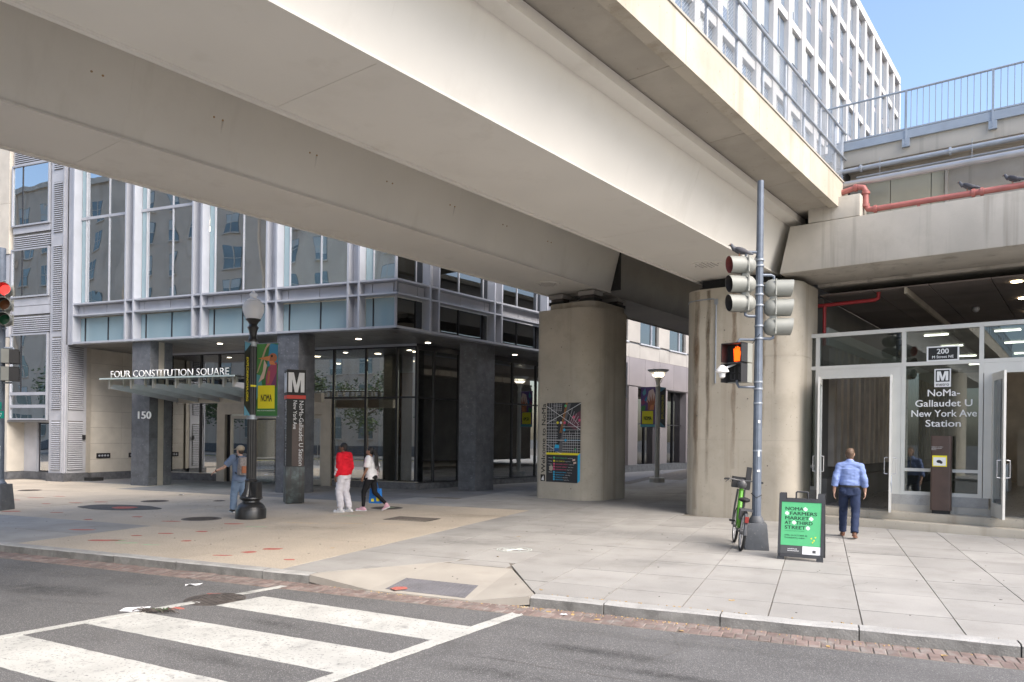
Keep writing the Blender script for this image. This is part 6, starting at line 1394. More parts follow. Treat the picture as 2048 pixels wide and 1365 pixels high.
mp([(.86 + .06 * math.cos(a * .785) * (1 if a % 2 else .35), .42 + .03 * math.sin(a * .785) * (1 if a % 2 else .35)) for a in range(8)], 'map_dark', 'compass_rose', .0045); mp(ell(.86, .42, .02, .01, n=8), 'map_green', 'compass_rose', .0055)
LT = lambda body, u, v, m_, wd, h=.026: text('legend_text', body, m_, MP, MQ(u, v, .001), (1, 0, 0), (0, 0, 1), h, wd, .001, .01)
for v, hd_ in ((.308, '> North'), (.268, '> West'), (.23, '> East'), (.127, '> South')): LT(hd_, .05, v - .008, 'map_white', .16)
for v, body, m_ in ((.308, 'ALETHIA TANNER PARK', 'map_green'), (.268, 'FIRST STREET NE', 'yellow'), (.23, 'UNION MARKET DISTRICT', 'map_pink'), (.196, 'GALLAUDET UNIVERSITY', 'map_pink'), (.163, 'METRO BRANCH TRAIL', 'map_pink'), (.127, 'SWAMPOODLE TERRACE', 'cyan'), (.096, 'SWAMPOODLE PARK', 'cyan'), (.066, 'K STREET NE', 'cyan'), (.036, 'UNION STATION', 'cyan')):
    mp(ell(.235, v, .026, .013, n=12), m_, 'legend_dot', .0015); LT(body, .28, v - .008, m_, .022 * len(body)); LT('5 min / 0.2 mi', .30 + .0178 * len(body), v - .008, 'map_white', .18, .02)
mp([(.08 + .06 * math.cos(a * .628) * (1 + .3 * math.sin(a * 2.2)) + .06, .175 + .035 * math.sin(a * .628) * (1 + .25 * math.cos(a * 3))) for a in range(10)], M['concrete'], 'torn_patch', .003)
for u, v in ((.78, .27), (.81, .235)): mp([(u, v), (u + .08, v + .008), (u + .075, v + .03), (u - .005, v + .022)], 'b_skin', 'sticker', .003)
text('welcome_heading', 'Welcome to NoMa', 'black', MP, (-13.565, 19.196, .80), (0, 0, 1), (-1, 0, 0), .155, 2.16, .002, .014)
MB().box(-13.73, -13.565, 19.193, 19.197, .54, .75).build('heading_logo', 'black', MP); MB().extrude([(-13.70, 19.1925, .58), (-13.60, 19.1925, .56), (-13.62, 19.1925, .72), (-13.68, 19.1925, .64)], (0, -.001, 0)).build('heading_mark', 'sign_white', MP)
# ---- green rental bicycle leaning by the pole
bd = (Rc * .20 + FWc * 1.05); BK = thing('bicycle', 'green and black rental e-bicycle parked behind the signal pole', 'bicycle', (-1.26, 13.42, 0), math.atan2(bd.y, bd.x))
M['bike_green'] = plain('bike_green', (.085, .30, .02), .4); M['bike_grey'] = mat('bike_grey', (.09, .09, .095), .45, var=.1); LE = R(6)
def bk(name, m_, mb, smooth=True): o = mb.build(name, m_, BK, smooth); o.rotation_euler = (LE, 0, 0); return o
for x_ in (0, 1.08):
    w_ = MB(); n = 28; pts = [(x_ + .31 * math.cos(2 * math.pi * k / n), 0, .33 + .31 * math.sin(2 * math.pi * k / n)) for k in range(n + 1)]; w_.tube(pts, .024, 8, False); wh = bk('wheel', 'rubber', w_)
    rm = MB(); rm.tube([(x_ + .285 * math.cos(2 * math.pi * k / n), 0, .33 + .285 * math.sin(2 * math.pi * k / n)) for k in range(n + 1)], .012, 6, False); rm.build('rim', 'pipe_silver', wh)
    sp = MB(); [sp.tube([(x_, 0, .33), (x_ + .28 * math.cos(k * .524), 0, .33 + .28 * math.sin(k * .524))], .0025, 4) for k in range(12)]; stuff(sp.build('spoke', 'pipe_silver', wh)); MB().lathe([(.05, -.05), (.05, .05)], (x_, 0, .33), 12, axis=(0, 1, 0)).build('hub', 'bike_grey', wh)
bk('frame', 'bike_green', MB().tube([(.36, 0, .62), (.42, 0, .38), (.62, 0, .36), (.82, 0, .62), (.93, 0, .98)], [.045, .05, .055, .05, .04], 10)); bk('seat_tube', 'bike_grey', MB().tube([(.42, 0, .36), (.30, 0, .82)], .024, 8)); bk('chainstay', 'bike_grey', MB().tube([(.45, .06, .33), (0, .06, .33)], .014, 6)); bk('chainstay', 'bike_grey', MB().tube([(.45, -.06, .33), (0, -.06, .33)], .014, 6))
bk('saddle', 'rubber', MB().ball((.27, 0, .86), (.15, .1, .045), 12, 7)); bk('fork', 'bike_grey', MB().tube([(.93, .06, 1.0), (1.0, .07, .7), (1.08, .07, .33)], .018, 6)); bk('fork', 'bike_grey', MB().tube([(.93, -.06, 1.0), (1.0, -.07, .7), (1.08, -.07, .33)], .018, 6))
bk('stem', 'bike_green', MB().tube([(.93, 0, .96), (.88, 0, 1.16)], [.04, .035], 8)); bk('handlebar', 'bike_grey', MB().tube([(.72, .33, 1.17), (.84, .24, 1.18), (.88, 0, 1.16), (.84, -.24, 1.18), (.72, -.33, 1.17)], .014, 8))
for s_ in (1, -1): bk('grip', 'rubber', MB().tube([(.72, s_ * .33, 1.17), (.82, s_ * .26, 1.178)], .019, 8)); bk('brake_lever', 'bike_grey', MB().tube([(.82, s_ * .25, 1.16), (.76, s_ * .31, 1.12)], .008, 5)); bk('pedal', 'rubber', MB().box(.5 + s_ * .12 - .05, .5 + s_ * .12 + .05, s_ * .1 - .02, s_ * .1 + s_ * .06 + .02, .33 + s_ * .1, .36 + s_ * .1))
bk('rear_fender', 'bike_grey', MB().tube([(.34 * math.cos(a), 0, .33 + .35 * math.sin(a)) for a in [R(x_) for x_ in range(40, 200, 16)]], .035, 6)); bk('tail_lamp', 'lens_red_off' if 'lens_red_off' in M else 'lens_dim_red', MB().box(-.36, -.32, -.03, .03, .52, .62)); bk('rack_light', 'bike_grey', MB().box(-.2, .05, -.1, .1, .70, .73)); bk('battery', 'bike_grey', MB().box(.30, .52, -.045, .045, .5, .7))
bk('front_basket', 'dark_plastic', MB().box(1.0, 1.22, -.16, .16, 1.02, 1.22)); bk('phone_mast', 'dark_plastic', MB().box(.96, 1.02, -.15, -.06, 1.0, 1.42)); bk('dashboard', 'bike_grey', MB().ball((.9, 0, 1.1), (.07, .09, .09), 10, 6))
# ---- pigeons
M['pigeon'] = mat('pigeon_feathers', (.10, .105, .12), .7, var=.3, scale=30); M['pigeon_dark'] = plain('pigeon_dark', (.05, .05, .06), .6)
def pigeon(label, loc, rz, pitch=.25):
    t = thing('pigeon', label, 'pigeon', loc, rz, 'pigeons')
    rm_ = Matrix.Rotation(-pitch, 3, 'Y'); mb = MB()
    mb.ball((0, 0, .10), (.125, .06, .062), 14, 9, rm_); mb.tube([(.08, 0, .12), (.125, 0, .17), (.14, 0, .20)], [.05, .035, .028], 10); mb.ball((.148, 0, .205), (.034, .028, .03), 10, 7); mb.tube([(-.08, 0, .085), (-.17, 0, .05), (-.23, 0, .03)], [.04, .03, .012], 8)
    me = mb.mesh('pigeon'); o = bpy.data.objects.new('body', me); md = o.modifiers.new('r', 'REMESH'); md.mode = 'VOXEL'; md.voxel_size = .008; md.use_smooth_shade = True
    m2 = o.modifiers.new('s', 'SMOOTH'); m2.iterations = 4; me2 = baked(o); me2.materials.append(M['pigeon']); link('body', me2, t)
    MB().tube([(.175, 0, .205), (.2, 0, .198)], [.01, .003], 6).build('beak', 'pigeon_dark', t)
    for s_ in (1, -1): MB().ball((-.02, s_ * .05, .10), (.115, .018, .045), 10, 6, rm_).build('wing', 'pigeon_dark', t, True); MB().tube([(.01, s_ * .022, .06), (.015, s_ * .022, .0)], .006, 5).build('leg', 'b_rust', t); MB().ball((.168, s_ * .024, .212), .005, 6, 4).build('eye', 'b_orange', t)
q = tp_ + lh; pigeon('pigeon perched on top of the signal head', (q.x - .10, q.y - .03, 5.115), RA(-80) , .35)
for s_, rz, lb in ((-2.10, 2.9, 'dark pigeon on the red pipe, next to a coupling'), (-1.32, 2.6, 'grey pigeon on the red pipe, away from the coupling')):
    p_ = bs(s_, 17.92); pigeon(lb, (p_[0], p_[1], rpz + .058), rz, .5)
# ================================================================ people
def ecyl(mb, p0, p1, r0, r1, front=None, n=18, flat=1.0, steps=1):
    """tapered limb or garment length with flat ends; flat = depth/width ratio measured along 'front'"""
    p0, p1 = Vector(p0), Vector(p1); t = (p1 - p0).normalized(); f = Vector(front or (0, 1, 0)); f = (f - t * f.dot(t))
    if f.length < .05: f = Vector((0, 0, 1)) - t * t.z
    f.normalize(); a = t.cross(f); vs = []; fs = []
    for i in range(steps + 1):
        k = i / steps; c = p0.lerp(p1, k); r = r0 + (r1 - r0) * k
        for j in range(n): q = 2 * math.pi * j / n; vs.append(c + a * math.cos(q) * r + f * math.sin(q) * r * flat)
    for i in range(steps):
        for j in range(n): fs.append((i * n + j, i * n + (j + 1) % n, (i + 1) * n + (j + 1) % n, (i + 1) * n + j))
    fs += [tuple(range(n - 1, -1, -1)), tuple(steps * n + j for j in range(n))]
    mb.add(vs, fs)
def capsule(mb, p0, p1, r0, r1, n=12):
    p0, p1 = Vector(p0), Vector(p1); ecyl(mb, p0, p1, r0, r1, n=n); mb.ball(p0, r0, n, 7); mb.ball(p1, r1, n, 7)
def fuse(mb, name, m_, par, voxel=.012, it=6, fold=0., seed=0):
    o = bpy.data.objects.new('t', mb.mesh('t'))
    md = o.modifiers.new('r', 'REMESH'); md.mode = 'VOXEL'; md.voxel_size = voxel; md.use_smooth_shade = True
    s_ = o.modifiers.new('s', 'SMOOTH'); s_.iterations = it; s_.factor = .5
    me = baked(o)
    if fold:
        N_ = [0.] * (3 * len(me.vertices)); me.vertices.foreach_get('co', N_); CO = N_[:]; nn = [v.normal.copy() for v in me.vertices]
        for i_ in range(len(nn)):
            c = Vector(CO[3 * i_:3 * i_ + 3]); k = noise.noise((c.x * 7 + seed, c.y * 7, c.z * 16)) + .5 * noise.noise((c.x * 15, c.y * 15 + seed, c.z * 30)); c = c + nn[i_] * (k * fold); CO[3 * i_:3 * i_ + 3] = c[:]
        me.vertices.foreach_set('co', CO); me.update()
    me.polygons.foreach_set('use_smooth', [True] * len(me.polygons)); me.materials.clear(); me.materials.append(M[m_]); me.name = name
    return link(name, me, par)
def handm(mb, w, d, palm, s=1., curl=.5, thumb=1):
    """palm and five bent fingers: w = wrist, d = direction of the hand, palm = side the palm faces"""
    w, d, pl = Vector(w), Vector(d).normalized(), Vector(palm); pl = (pl - d * pl.dot(d)).normalized(); a = d.cross(pl)
    c = w + d * .045 * s
    rot = Matrix((a, pl, d)).transposed(); mb.ball(c, (.040 * s, .017 * s, .052 * s), 12, 8, rot)
    for i, (off, L) in enumerate(((-.029, .068), (-.010, .080), (.010, .076), (.028, .060))):
        k0 = w + d * .085 * s + a * off * s; dd = (d + pl * curl * .6).normalized(); k1 = k0 + dd * L * .5 * s; d2 = (d + pl * curl * 1.7).normalized(); k2 = k1 + d2 * L * .5 * s
        capsule(mb, k0, k1, .0095 * s, .009 * s, 8); capsule(mb, k1, k2, .009 * s, .0075 * s, 8)
    t0 = w + d * .025 * s - a * .026 * s * thumb; t1 = t0 + (d * .8 - a * .7 * thumb + pl * .3).normalized() * .04 * s; t2 = t1 + (d * 1.0 - a * .15 * thumb + pl * .35).normalized() * .032 * s
    capsule(mb, t0, t1, .013 * s, .011 * s, 8); capsule(mb, t1, t2, .011 * s, .009 * s, 8)
def headm(mb, c, yaw=0., s=1., tilt=0.):
    """c = centre of the head; faces +y turned by yaw"""
    Rm = Matrix.Rotation(yaw, 3, 'Z') @ Matrix.Rotation(tilt, 3, 'X'); c = Vector(c); q = lambda x, y, z: c + Rm @ Vector((x, y, z)) * s
    mb.ball(q(0, -.012, .025), (.076 * s, .094 * s, .098 * s), 16, 12, Rm); mb.ball(q(0, .018, -.045), (.058 * s, .07 * s, .075 * s), 14, 9, Rm); mb.ball(q(0, .05, -.088), (.03 * s, .028 * s, .024 * s), 10, 6)
    capsule(mb, q(0, .088, .018), q(0, .104, -.018), .010 * s, .0155 * s, 8); mb.ball(q(0, .083, -.052), (.024 * s, .012 * s, .013 * s), 10, 6, Rm); mb.ball(q(0, .078, .036), (.05 * s, .014 * s, .012 * s), 10, 6, Rm)
    for e in (-1, 1): mb.ball(q(e * .077, -.008, .0), (.011 * s, .02 * s, .032 * s), 8, 6, Rm)
    return q, Rm
def person(name_label, loc, rz, J, skin, hs=1., head_yaw=0., head_tilt=0., hands=((0, 0, -1), (0, 0, -1)), hand_palm=((1, 0, 0), (-1, 0, 0)), k=1.):
    t = thing('person', name_label, 'person', loc, rz)
    mb = MB(); Jv = {a: Vector(b) for a, b in J.items()}
    headm(mb, Jv['head'], head_yaw, hs, head_tilt); capsule(mb, Jv['neck'], Jv['head'] + Vector((0, -.01, -.05)), .056 * k, .052 * k)
    ecyl(mb, Jv['pelvis'] + Vector((0, 0, -.05)), Jv['waist'], .165 * k, .145 * k, flat=.66); ecyl(mb, Jv['waist'] - Vector((0, 0, .03)), Jv['chest'], .145 * k, .175 * k, flat=.62); ecyl(mb, Jv['chest'] - Vector((0, 0, .02)), Jv['neck'] - Vector((0, 0, .03)), .175 * k, .10 * k, flat=.62)
    for s_ in 'LR':
        capsule(mb, Jv['sh' + s_] + Vector((0, 0, -.015)), Jv['el' + s_], .05 * k, .042 * k); capsule(mb, Jv['el' + s_], Jv['wr' + s_], .041 * k, .028 * k); capsule(mb, Jv['chest'] + Vector((0, 0, .07)), Jv['sh' + s_] + Vector((0, 0, -.015)), .062 * k, .048 * k)
        capsule(mb, Jv['hip' + s_], Jv['kn' + s_], .088 * k, .058 * k); capsule(mb, Jv['kn' + s_], Jv['an' + s_], .056 * k, .036 * k); capsule(mb, Jv['kn' + s_].lerp(Jv['an' + s_], .25) + Vector((0, -.012, 0)), Jv['kn' + s_].lerp(Jv['an' + s_], .5), .05 * k, .045 * k)
        capsule(mb, Jv['an' + s_], Jv['to' + s_], .036 * k, .03 * k)
        i = 'LR'.index(s_); handm(mb, Jv['wr' + s_], hands[i], hand_palm[i], .98 * hs, .55, 1 if s_ == 'L' else -1)
    b = fuse(mb, 'body', skin, t, .0085, 3)
    q = Matrix.Rotation(head_yaw, 3, 'Z') @ Matrix.Rotation(head_tilt, 3, 'X')
    for e in (-1, 1): MB().ball(Jv['head'] + q @ Vector((e * .031, .084, .018)) * hs, (.010 * hs, .006 * hs, .007 * hs), 8, 5).build('eye', 'black', t, True); MB().ball(Jv['head'] + q @ Vector((e * .031, .086, .036)) * hs, (.018 * hs, .006 * hs, .004 * hs), 8, 4).build('eyebrow', 'black', t, True)
    MB().ball(Jv['head'] + q @ Vector((0, .094, -.052)) * hs, (.02 * hs, .005 * hs, .006 * hs), 8, 4).build('mouth', 'b_rust', t, True)
    return t, Jv, q
def shoe(t, an, to, m_, sole, k=1., pitch=0.):
    an, to = Vector(an), Vector(to); d = (to - an); d.z = 0; d.normalize(); fl = Vector((0, 0, 1)); mb = MB()
    heel = an - d * .045 * k; heel.z = an.z - .045; toe = Vector((to.x, to.y, to.z)) + d * .03 * k
    capsule(mb, heel, toe - Vector((0, 0, .004)), .042 * k, .036 * k); capsule(mb, an - Vector((0, 0, .005)), an.lerp(to, .45), .048 * k, .042 * k)
    s_ = fuse(mb, 'shoe', m_, t, .01, 3)
    mb = MB(); a = Vector((-d.y, d.x, 0)); hz = heel.z - .036; tz = toe.z - .034
    pts = [heel - d * .045 * k + a * .025, heel - d * .045 * k - a * .025, toe - a * .042 * k, toe + d * .038 * k - a * .015, toe + d * .038 * k + a * .015, toe + a * .042 * k]
    zs = [hz, hz, tz, tz, tz, tz]; mb.add([(p.x, p.y, z) for p, z in zip(pts, zs)] + [(p.x, p.y, z + .026) for p, z in zip(pts, zs)], [(5, 4, 3, 2, 1, 0), (6, 7, 8, 9, 10, 11)] + [(i, (i + 1) % 6, 6 + (i + 1) % 6, 6 + i) for i in range(6)])
    mb.build('sole', sole, s_); return s_
def cloth(name, c, scale=18, rough=.85, piece=0): M[name] = mat(name, c, rough, var=.10, scale=6, bump=.35, fine=scale, spec=.2)
M['skin_fair'] = mat('skin_fair', (.56, .34, .25), .55, var=.06, scale=10, spec=.35); M['skin_brown'] = mat('skin_brown', (.16, .085, .055), .5, var=.08, scale=10, spec=.4); M['skin_tan'] = mat('skin_tan', (.28, .155, .10), .5, var=.08, scale=10, spec=.4)
for n_, c_ in dict(shirt_blue=(.21, .28, .52), trouser_navy=(.03, .042, .085), tee_slate=(.17, .22, .32), jeans=(.22, .30, .42), hoodie_red=(.62, .015, .03), sweat_grey=(.60, .58, .62), tee_white=(.70, .69, .70), legging_black=(.015, .015, .017), cap_beige=(.42, .35, .26)).items(): cloth(n_, c_)
for n_, c_ in dict(hair_grey=(.13, .08, .05), hair_dark=(.012, .01, .01), hair_brown=(.05, .035, .025), shoe_brown=(.13, .055, .03), shoe_white=(.66, .65, .66), shoe_black=(.02, .02, .022), shoe_pink=(.66, .38, .46), sole_brown=(.22, .09, .05), sole_white=(.7, .7, .7), bag_blue=(.02, .18, .55), pack_grey=(.28, .25, .24)).items(): M[n_] = mat(n_, c_, .6, var=.18, scale=24, bump=.25, fine=70)
def hair_cap(t, c, q, s, m_, front=.03, low=-.03, fat=1.0, name='hair'):
    mb = MB(); mb.ball(Vector(c) + q @ Vector((0, -.024, .036)) * s, (.086 * s * fat, .098 * s * fat, .098 * s * fat), 16, 10, q); mb.ball(Vector(c) + q @ Vector((0, -.05, -.015)) * s, (.075 * s, .062 * s, .085 * s), 12, 8, q)
    return fuse(mb, name, m_, t, .009, 2, .006, 3)

# --- man in a blue shirt walking into the station (back to the camera)
mdir = Vector((math.sin(R(2)), math.cos(R(2)), 0))
J = dict(pelvis=(0, 0, .96), waist=(0, 0, 1.1), chest=(0, .02, 1.34), neck=(0, .03, 1.52), head=(0, .075, 1.645), shL=(-.185, .01, 1.42), elL=(-.255, -.07, 1.17), wrL=(-.275, -.02, .91), shR=(.185, .01, 1.42), elR=(.26, -.03, 1.16), wrR=(.275, .09, .92), hipL=(-.095, 0, .93), knL=(-.105, .09, .51), anL=(-.11, -.05, .12), toL=(-.115, .09, .045), hipR=(.095, 0, .93), knR=(.10, .0, .50), anR=(.095, -.10, .095), toR=(.10, .04, .04))
J['anL'] = (-.12, .26, .10); J['toL'] = (-.135, .40, .05); J['knL'] = (-.115, .20, .53); J['anR'] = (.10, -.20, .13); J['toR'] = (.11, -.07, .045); J['knR'] = (.11, .0, .5)
t, Jv, q = person('man in a light blue shirt and navy trousers walking towards the station doors', (.53, 16.2, 0), R(-3), J, 'skin_fair', 1.02, 0, R(14), ((-.05, .1, -1), (.05, .05, -1)), ((1, 0, 0), (-1, 0, 0)), 1.0)
hair_cap(t, Jv['head'], q, 1.02, 'hair_grey', fat=.98)
mb = MB(); ecyl(mb, (0, -.005, 1.0), (0, 0, 1.12), .182, .19, flat=.74); ecyl(mb, (0, 0, 1.10), (0, .01, 1.36), .19, .205, flat=.68, steps=2); ecyl(mb, (0, .01, 1.34), (0, .03, 1.50), .205, .11, flat=.60, steps=2); ecyl(mb, (0, .03, 1.48), (0, .04, 1.545), .078, .072)
for s_ in 'LR': capsule(mb, Jv['sh' + s_] + Vector((0, 0, -.02)), Jv['el' + s_], .078, .068); ecyl(mb, Jv['el' + s_], Jv['el' + s_].lerp(Jv['wr' + s_], .55), .068, .062); mb.ball(Jv['el' + s_], .067, 12, 7); ecyl(mb, Jv['el' + s_].lerp(Jv['wr' + s_], .42), Jv['el' + s_].lerp(Jv['wr' + s_], .58), .066, .068); capsule(mb, (0, .02, 1.43), Jv['sh' + s_] + Vector((0, 0, -.012)), .092, .08)
fuse(mb, 'shirt', 'shirt_blue', t, .011, 5, .010, 2)
mb = MB(); ecyl(mb, (0, -.01, .84), (0, 0, 1.04), .178, .175, flat=.76); 
for s_ in 'LR': ecyl(mb, Jv['hip' + s_] + Vector((0, -.01, .02)), Jv['kn' + s_], .11, .08); mb.ball(Jv['kn' + s_], .08, 12, 7); ecyl(mb, Jv['kn' + s_], Jv['an' + s_] + Vector((0, -.01, .0)), .08, .072); mb.ball(Jv['hip' + s_] + Vector((0, -.05, .0)), (.10, .09, .12), 12, 8)
fuse(mb, 'trousers', 'trouser_navy', t, .011, 4, .007, 4)
mb = MB(); ecyl(mb, (0, -.005, 1.0), (0, -.004, 1.04), .192, .193, flat=.75); mb.build('belt', 'black', t, True)
shoe(t, Jv['anL'], Jv['toL'], 'shoe_brown', 'sole_brown'); shoe(t, Jv['anR'], Jv['toR'], 'shoe_brown', 'sole_brown')

# --- person in a red hoodie, walking left
J = dict(pelvis=(0, 0, .93), waist=(0, 0, 1.06), chest=(0, .0, 1.28), neck=(0, .01, 1.45), head=(0, .035, 1.59), shL=(-.18, 0, 1.40), elL=(-.225, -.03, 1.13), wrL=(-.215, .07, .90), shR=(.18, 0, 1.40), elR=(.215, -.05, 1.13), wrR=(.20, .02, .90), hipL=(-.09, 0, .90), knL=(-.10, .06, .50), anL=(-.10, .0, .09), toL=(-.11, .15, .035), hipR=(.09, 0, .90), knR=(.10, .03, .49), anR=(.10, -.11, .09), toR=(.10, .04, .035))
t, Jv, q = person('person in a red hoodie and pale grey sweatpants walking beside the woman', (-10.85, 15.5, 0), R(86), J, 'skin_brown', 1.0, R(22), 0, ((0, .15, -1), (0, .1, -1)), ((1, 0, 0), (-1, 0, 0)), .98)
hair_cap(t, Jv['head'], q, .97, 'hair_dark')
mb = MB(); ecyl(mb, (0, -.0, .92), (0, 0, 1.1), .195, .205, flat=.78); ecyl(mb, (0, 0, 1.08), (0, 0, 1.30), .205, .215, flat=.72, steps=2); ecyl(mb, (0, 0, 1.28), (0, .01, 1.45), .215, .11, flat=.64, steps=2); mb.ball((0, -.07, 1.43), (.12, .075, .07), 12, 8); ecyl(mb, (0, 0, 1.42), (0, .02, 1.49), .085, .08)
for s_ in 'LR': capsule(mb, Jv['sh' + s_], Jv['el' + s_], .085, .075); capsule(mb, Jv['el' + s_], Jv['el' + s_].lerp(Jv['wr' + s_], .8), .074, .06); ecyl(mb, Jv['el' + s_].lerp(Jv['wr' + s_], .8), Jv['wr' + s_], .056, .05)
fuse(mb, 'hoodie', 'hoodie_red', t, .011, 5, .012, 7)
for i, (z, y) in enumerate(((1.06, .0), (1.0, .03), (.95, .055), (1.11, -.02))):
    MB().ball((-.285 + .004 * i, y, z), (.008, .035 - .004 * i, .035), 8, 6).build('flame_print', 'shoe_white', t, True)
mb = MB(); ecyl(mb, (0, 0, .82), (0, 0, .95), .18, .18, flat=.8)
for s_ in 'LR': ecyl(mb, Jv['hip' + s_] + Vector((0, 0, .02)), Jv['kn' + s_], .115, .092); mb.ball(Jv['kn' + s_], .092, 12, 7); ecyl(mb, Jv['kn' + s_], Jv['kn' + s_].lerp(Jv['an' + s_], .85), .092, .082); ecyl(mb, Jv['kn' + s_].lerp(Jv['an' + s_], .83), Jv['an' + s_] + Vector((0, 0, .01)), .07, .058)
fuse(mb, 'sweatpants', 'sweat_grey', t, .011, 4, .011, 9)
for s_ in 'LR': shoe(t, Jv['an' + s_], Jv['to' + s_], 'shoe_white', 'sole_white')

# --- woman in white T-shirt and black leggings, mid-stride
J = dict(pelvis=(0, 0, .88), waist=(0, .0, 1.0), chest=(0, .01, 1.2), neck=(0, .02, 1.36), head=(0, .05, 1.50), shL=(-.155, .01, 1.31), elL=(-.20, .03, 1.06), wrL=(-.17, .15, .86), shR=(.155, 0, 1.31), elR=(.185, -.06, 1.07), wrR=(.17, -.04, .84), hipL=(-.085, 0, .85), knL=(-.09, .16, .47), anL=(-.09, .17, .085), toL=(-.09, .32, .035), hipR=(.085, 0, .85), knR=(.09, -.05, .46), anR=(.085, -.38, .18), toR=(.085, -.32, .05))
t, Jv, q = person('woman in a printed white T-shirt and black leggings in mid-stride, long braids', (-10.46, 16.12, 0), R(96), J, 'skin_tan',   .93, R(10), 0, ((.1, .35, -1), (0, .1, -1)), ((1, 0, 0), (-1, 0, 0)), .9)
hair_cap(t, Jv['head'], q, .93, 'hair_dark')
for i, x_ in enumerate((-.05, -.02, .015, .05)): mb = MB(); mb.tube([(x_, -.07, 1.53), (x_ * 1.3, -.125, 1.40), (x_ * 1.5, -.14, 1.25), (x_ * 1.6, -.15 - .01 * i, 1.06 - .03 * i)], [.022, .02, .017, .008], 8); mb.build('braid', 'hair_dark', t, True)
mb = MB(); ecyl(mb, (0, 0, .80), (0, 0, 1.0), .188, .185, flat=.74); ecyl(mb, (0, 0, .98), (0, .01, 1.22), .185, .19, flat=.68, steps=2); ecyl(mb, (0, .01, 1.2), (0, .015, 1.36), .19, .09, flat=.6, steps=2)
for s_ in 'LR': ecyl(mb, Jv['sh' + s_] + Vector((0, 0, .02)), Jv['sh' + s_].lerp(Jv['el' + s_], .85), .085, .088); mb.ball(Jv['sh' + s_] + Vector((0, 0, .01)), .082, 12, 7)
fuse(mb, 'tee_shirt', 'tee_white', t, .010, 4, .010, 13)
M['tee_print'] = mat('tee_print', (.30, .10, .17), .8, var=.5, scale=60, dark=(.62, .58, .6))
mb = MB(); n = 8
for i in range(9):
    z0 = .86 + .048 * i
    for j in range(4):
        a = R(-90 + 62 - 16 + 11 * j + 9 * noise.noise((i, j, 1))); mb.ball((.203 * math.cos(a), .146 * math.sin(a) - .005, z0 + .01 * (j % 2)), (.018, .012, .016), 6, 5)
stuff(mb.build('shirt_print', 'tee_print', t, True))
mb = MB(); ecyl(mb, (0, 0, .77), (0, 0, .92), .16, .16, flat=.8)
for s_ in 'LR': ecyl(mb, Jv['hip' + s_], Jv['kn' + s_], .10, .066); mb.ball(Jv['kn' + s_], .066, 12, 7); ecyl(mb, Jv['kn' + s_], Jv['an' + s_].lerp(Jv['kn' + s_], .06), .062, .042)
mb.ball((0, -.06, .85), (.15, .09, .1), 12, 8)
fuse(mb, 'leggings', 'legging_black', t, .010, 4, .003, 1)
for s_ in 'LR': shoe(t, Jv['an' + s_], Jv['to' + s_], 'shoe_pink', 'sole_white', .95)
wl_ = t.matrix_world @ Jv['wrR']
bg_ = thing('shopping_bag', 'blue and yellow shopping bag carried low behind the woman in leggings', 'bag', (wl_.x, wl_.y, .18), R(96))
mb = MB(); mb.hexa([(-.06, -.17, 0), (.06, -.17, 0), (.06, .17, 0), (-.06, .17, 0), (-.045, -.15, .38), (.045, -.15, .38), (.045, .15, .38), (-.045, .15, .38)]); mb.build('sack', 'bag_blue', bg_, bevel=.02)
for x_ in (-.0615, .0615): 
    MB().box(x_ - .003, x_ + .003, -.13, -.05, .06, .16).build('yellow_print', 'yellow', bg_); MB().box(x_ - .004, x_ + .002, .02, .09, .05, .12).build('yellow_print', 'yellow', bg_)
for y in (-.05, .05): MB().tube([(0, y - .03, .37), (0, y * .2, .60), (0, y + .03, .37)], .008, 6).build('strap', 'bag_blue', bg_)

# --- man in a cap with a backpack, walking left behind the lamp post
J = dict(pelvis=(0, 0, .87), waist=(0, 0, 1.0), chest=(0, .015, 1.21), neck=(0, .03, 1.36), head=(0, .06, 1.495), shL=(-.185, .0, 1.32), elL=(-.36, .08, 1.10), wrL=(-.52, .20, 1.01), shR=(.175, 0, 1.32), elR=(.21, -.11, 1.08), wrR=(.20, -.08, .86), hipL=(-.085, 0, .84), knL=(-.09, .16, .48), anL=(-.09, .22, .085), toL=(-.09, .36, .035), hipR=(.085, 0, .84), knR=(.09, .06, .46), anR=(.09, -.28, .14), toR=(.09, -.17, .045))
t, Jv, q = person('man in a beige cap, blue T-shirt and jeans striding behind the lamp post', (-12.86, 14.15, 0), R(62), J, 'skin_fair', .95, R(22), 0, ((-.6, .4, -.5), (0, .1, -1)), ((.3, 0, -1), (-1, 0, 0)), .95)
hair_cap(t, Jv['head'], q, .93, 'hair_brown')
mb = MB(); c = Jv['head']; mb.ball(c + q @ Vector((0, -.018, .055)) * .95, (.094, .106, .085), 16, 10, q); fuse(mb, 'cap', 'cap_beige', t, .009, 2)
mb = MB(); P = lambda x, y, z: c + q @ Vector((x, y, z)) * .95
mb.add([P(-.075, .06, .045), P(.075, .06, .045), P(.06, .165, .025), P(0, .185, .022), P(-.06, .165, .025), P(-.075, .06, .055), P(.075, .06, .055), P(.06, .165, .033), P(0, .185, .03), P(-.06, .165, .033)], [(4, 3, 2, 1, 0), (5, 6, 7, 8, 9), (0, 1, 6, 5), (1, 2, 7, 6), (2, 3, 8, 7), (3, 4, 9, 8), (4, 0, 5, 9)]); mb.build('cap_brim', 'cap_beige', t)
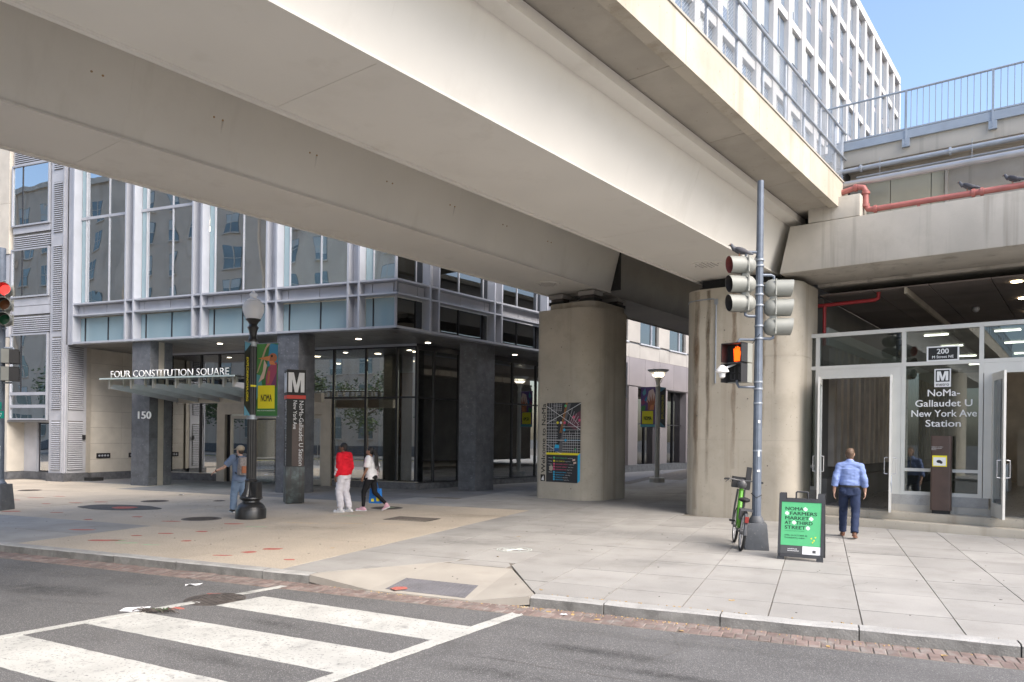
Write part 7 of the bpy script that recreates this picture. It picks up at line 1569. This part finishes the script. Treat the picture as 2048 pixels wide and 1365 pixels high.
mb = MB(); ecyl(mb, (0, 0, .78), (0, 0, 1.0), .195, .19, flat=.76); ecyl(mb, (0, 0, .98), (0, .01, 1.22), .19, .205, flat=.68, steps=2); ecyl(mb, (0, .01, 1.2), (0, .025, 1.37), .205, .095, flat=.6, steps=2)
for s_ in 'LR': ecyl(mb, Jv['sh' + s_], Jv['sh' + s_].lerp(Jv['el' + s_], .78), .086, .082); mb.ball(Jv['sh' + s_], .086, 12, 7)
fuse(mb, 'tee_shirt', 'tee_slate', t, .010, 4, .010, 21)
mb = MB(); ecyl(mb, (0, 0, .76), (0, 0, .92), .17, .168, flat=.8)
for s_ in 'LR': ecyl(mb, Jv['hip' + s_], Jv['kn' + s_], .11, .086); mb.ball(Jv['kn' + s_], .086, 12, 7); ecyl(mb, Jv['kn' + s_], Jv['an' + s_], .085, .076)
fuse(mb, 'jeans', 'jeans', t, .010, 4, .008, 23)
for s_ in 'LR': shoe(t, Jv['an' + s_], Jv['to' + s_], 'shoe_black', 'sole_white', .97)
MB().lathe([(.036, -.012), (.036, .012)], tuple(Jv['elL'].lerp(Jv['wrL'], .93)), 12, axis=tuple(Jv['wrL'] - Jv['elL'])).build('wristwatch', 'black', t, True)
mw = Matrix.Translation((-12.86, 14.15, 0)) @ Matrix.Rotation(R(62), 4, 'Z')
pk = thing('backpack', 'grey patterned backpack with orange trim on the man in the cap', 'backpack', mw @ Vector((0, -.17, .92)), R(62))
mb = MB(); mb.hexa([(-.13, -.15, 0), (.13, -.15, 0), (.15, .04, 0), (-.15, .04, 0), (-.11, -.09, .42), (.11, -.09, .42), (.12, .03, .44), (-.12, .03, .44)]); mb.build('pack', 'pack_grey', pk, bevel=.05); MB().box(-.09, .09, -.19, -.13, .05, .22).build('front_pocket', 'b_rust', pk, bevel=.02)
for s_ in (-1, 1): MB().tube([(s_ * .09, .03, .42), (s_ * .12, .12, .46), (s_ * .13, .29, .36), (s_ * .15, .27, .16), (s_ * .15, .05, .04)], .016, 6).build('strap', 'shoe_black', pk, True)

bpy.data.scenes.remove(TMP)
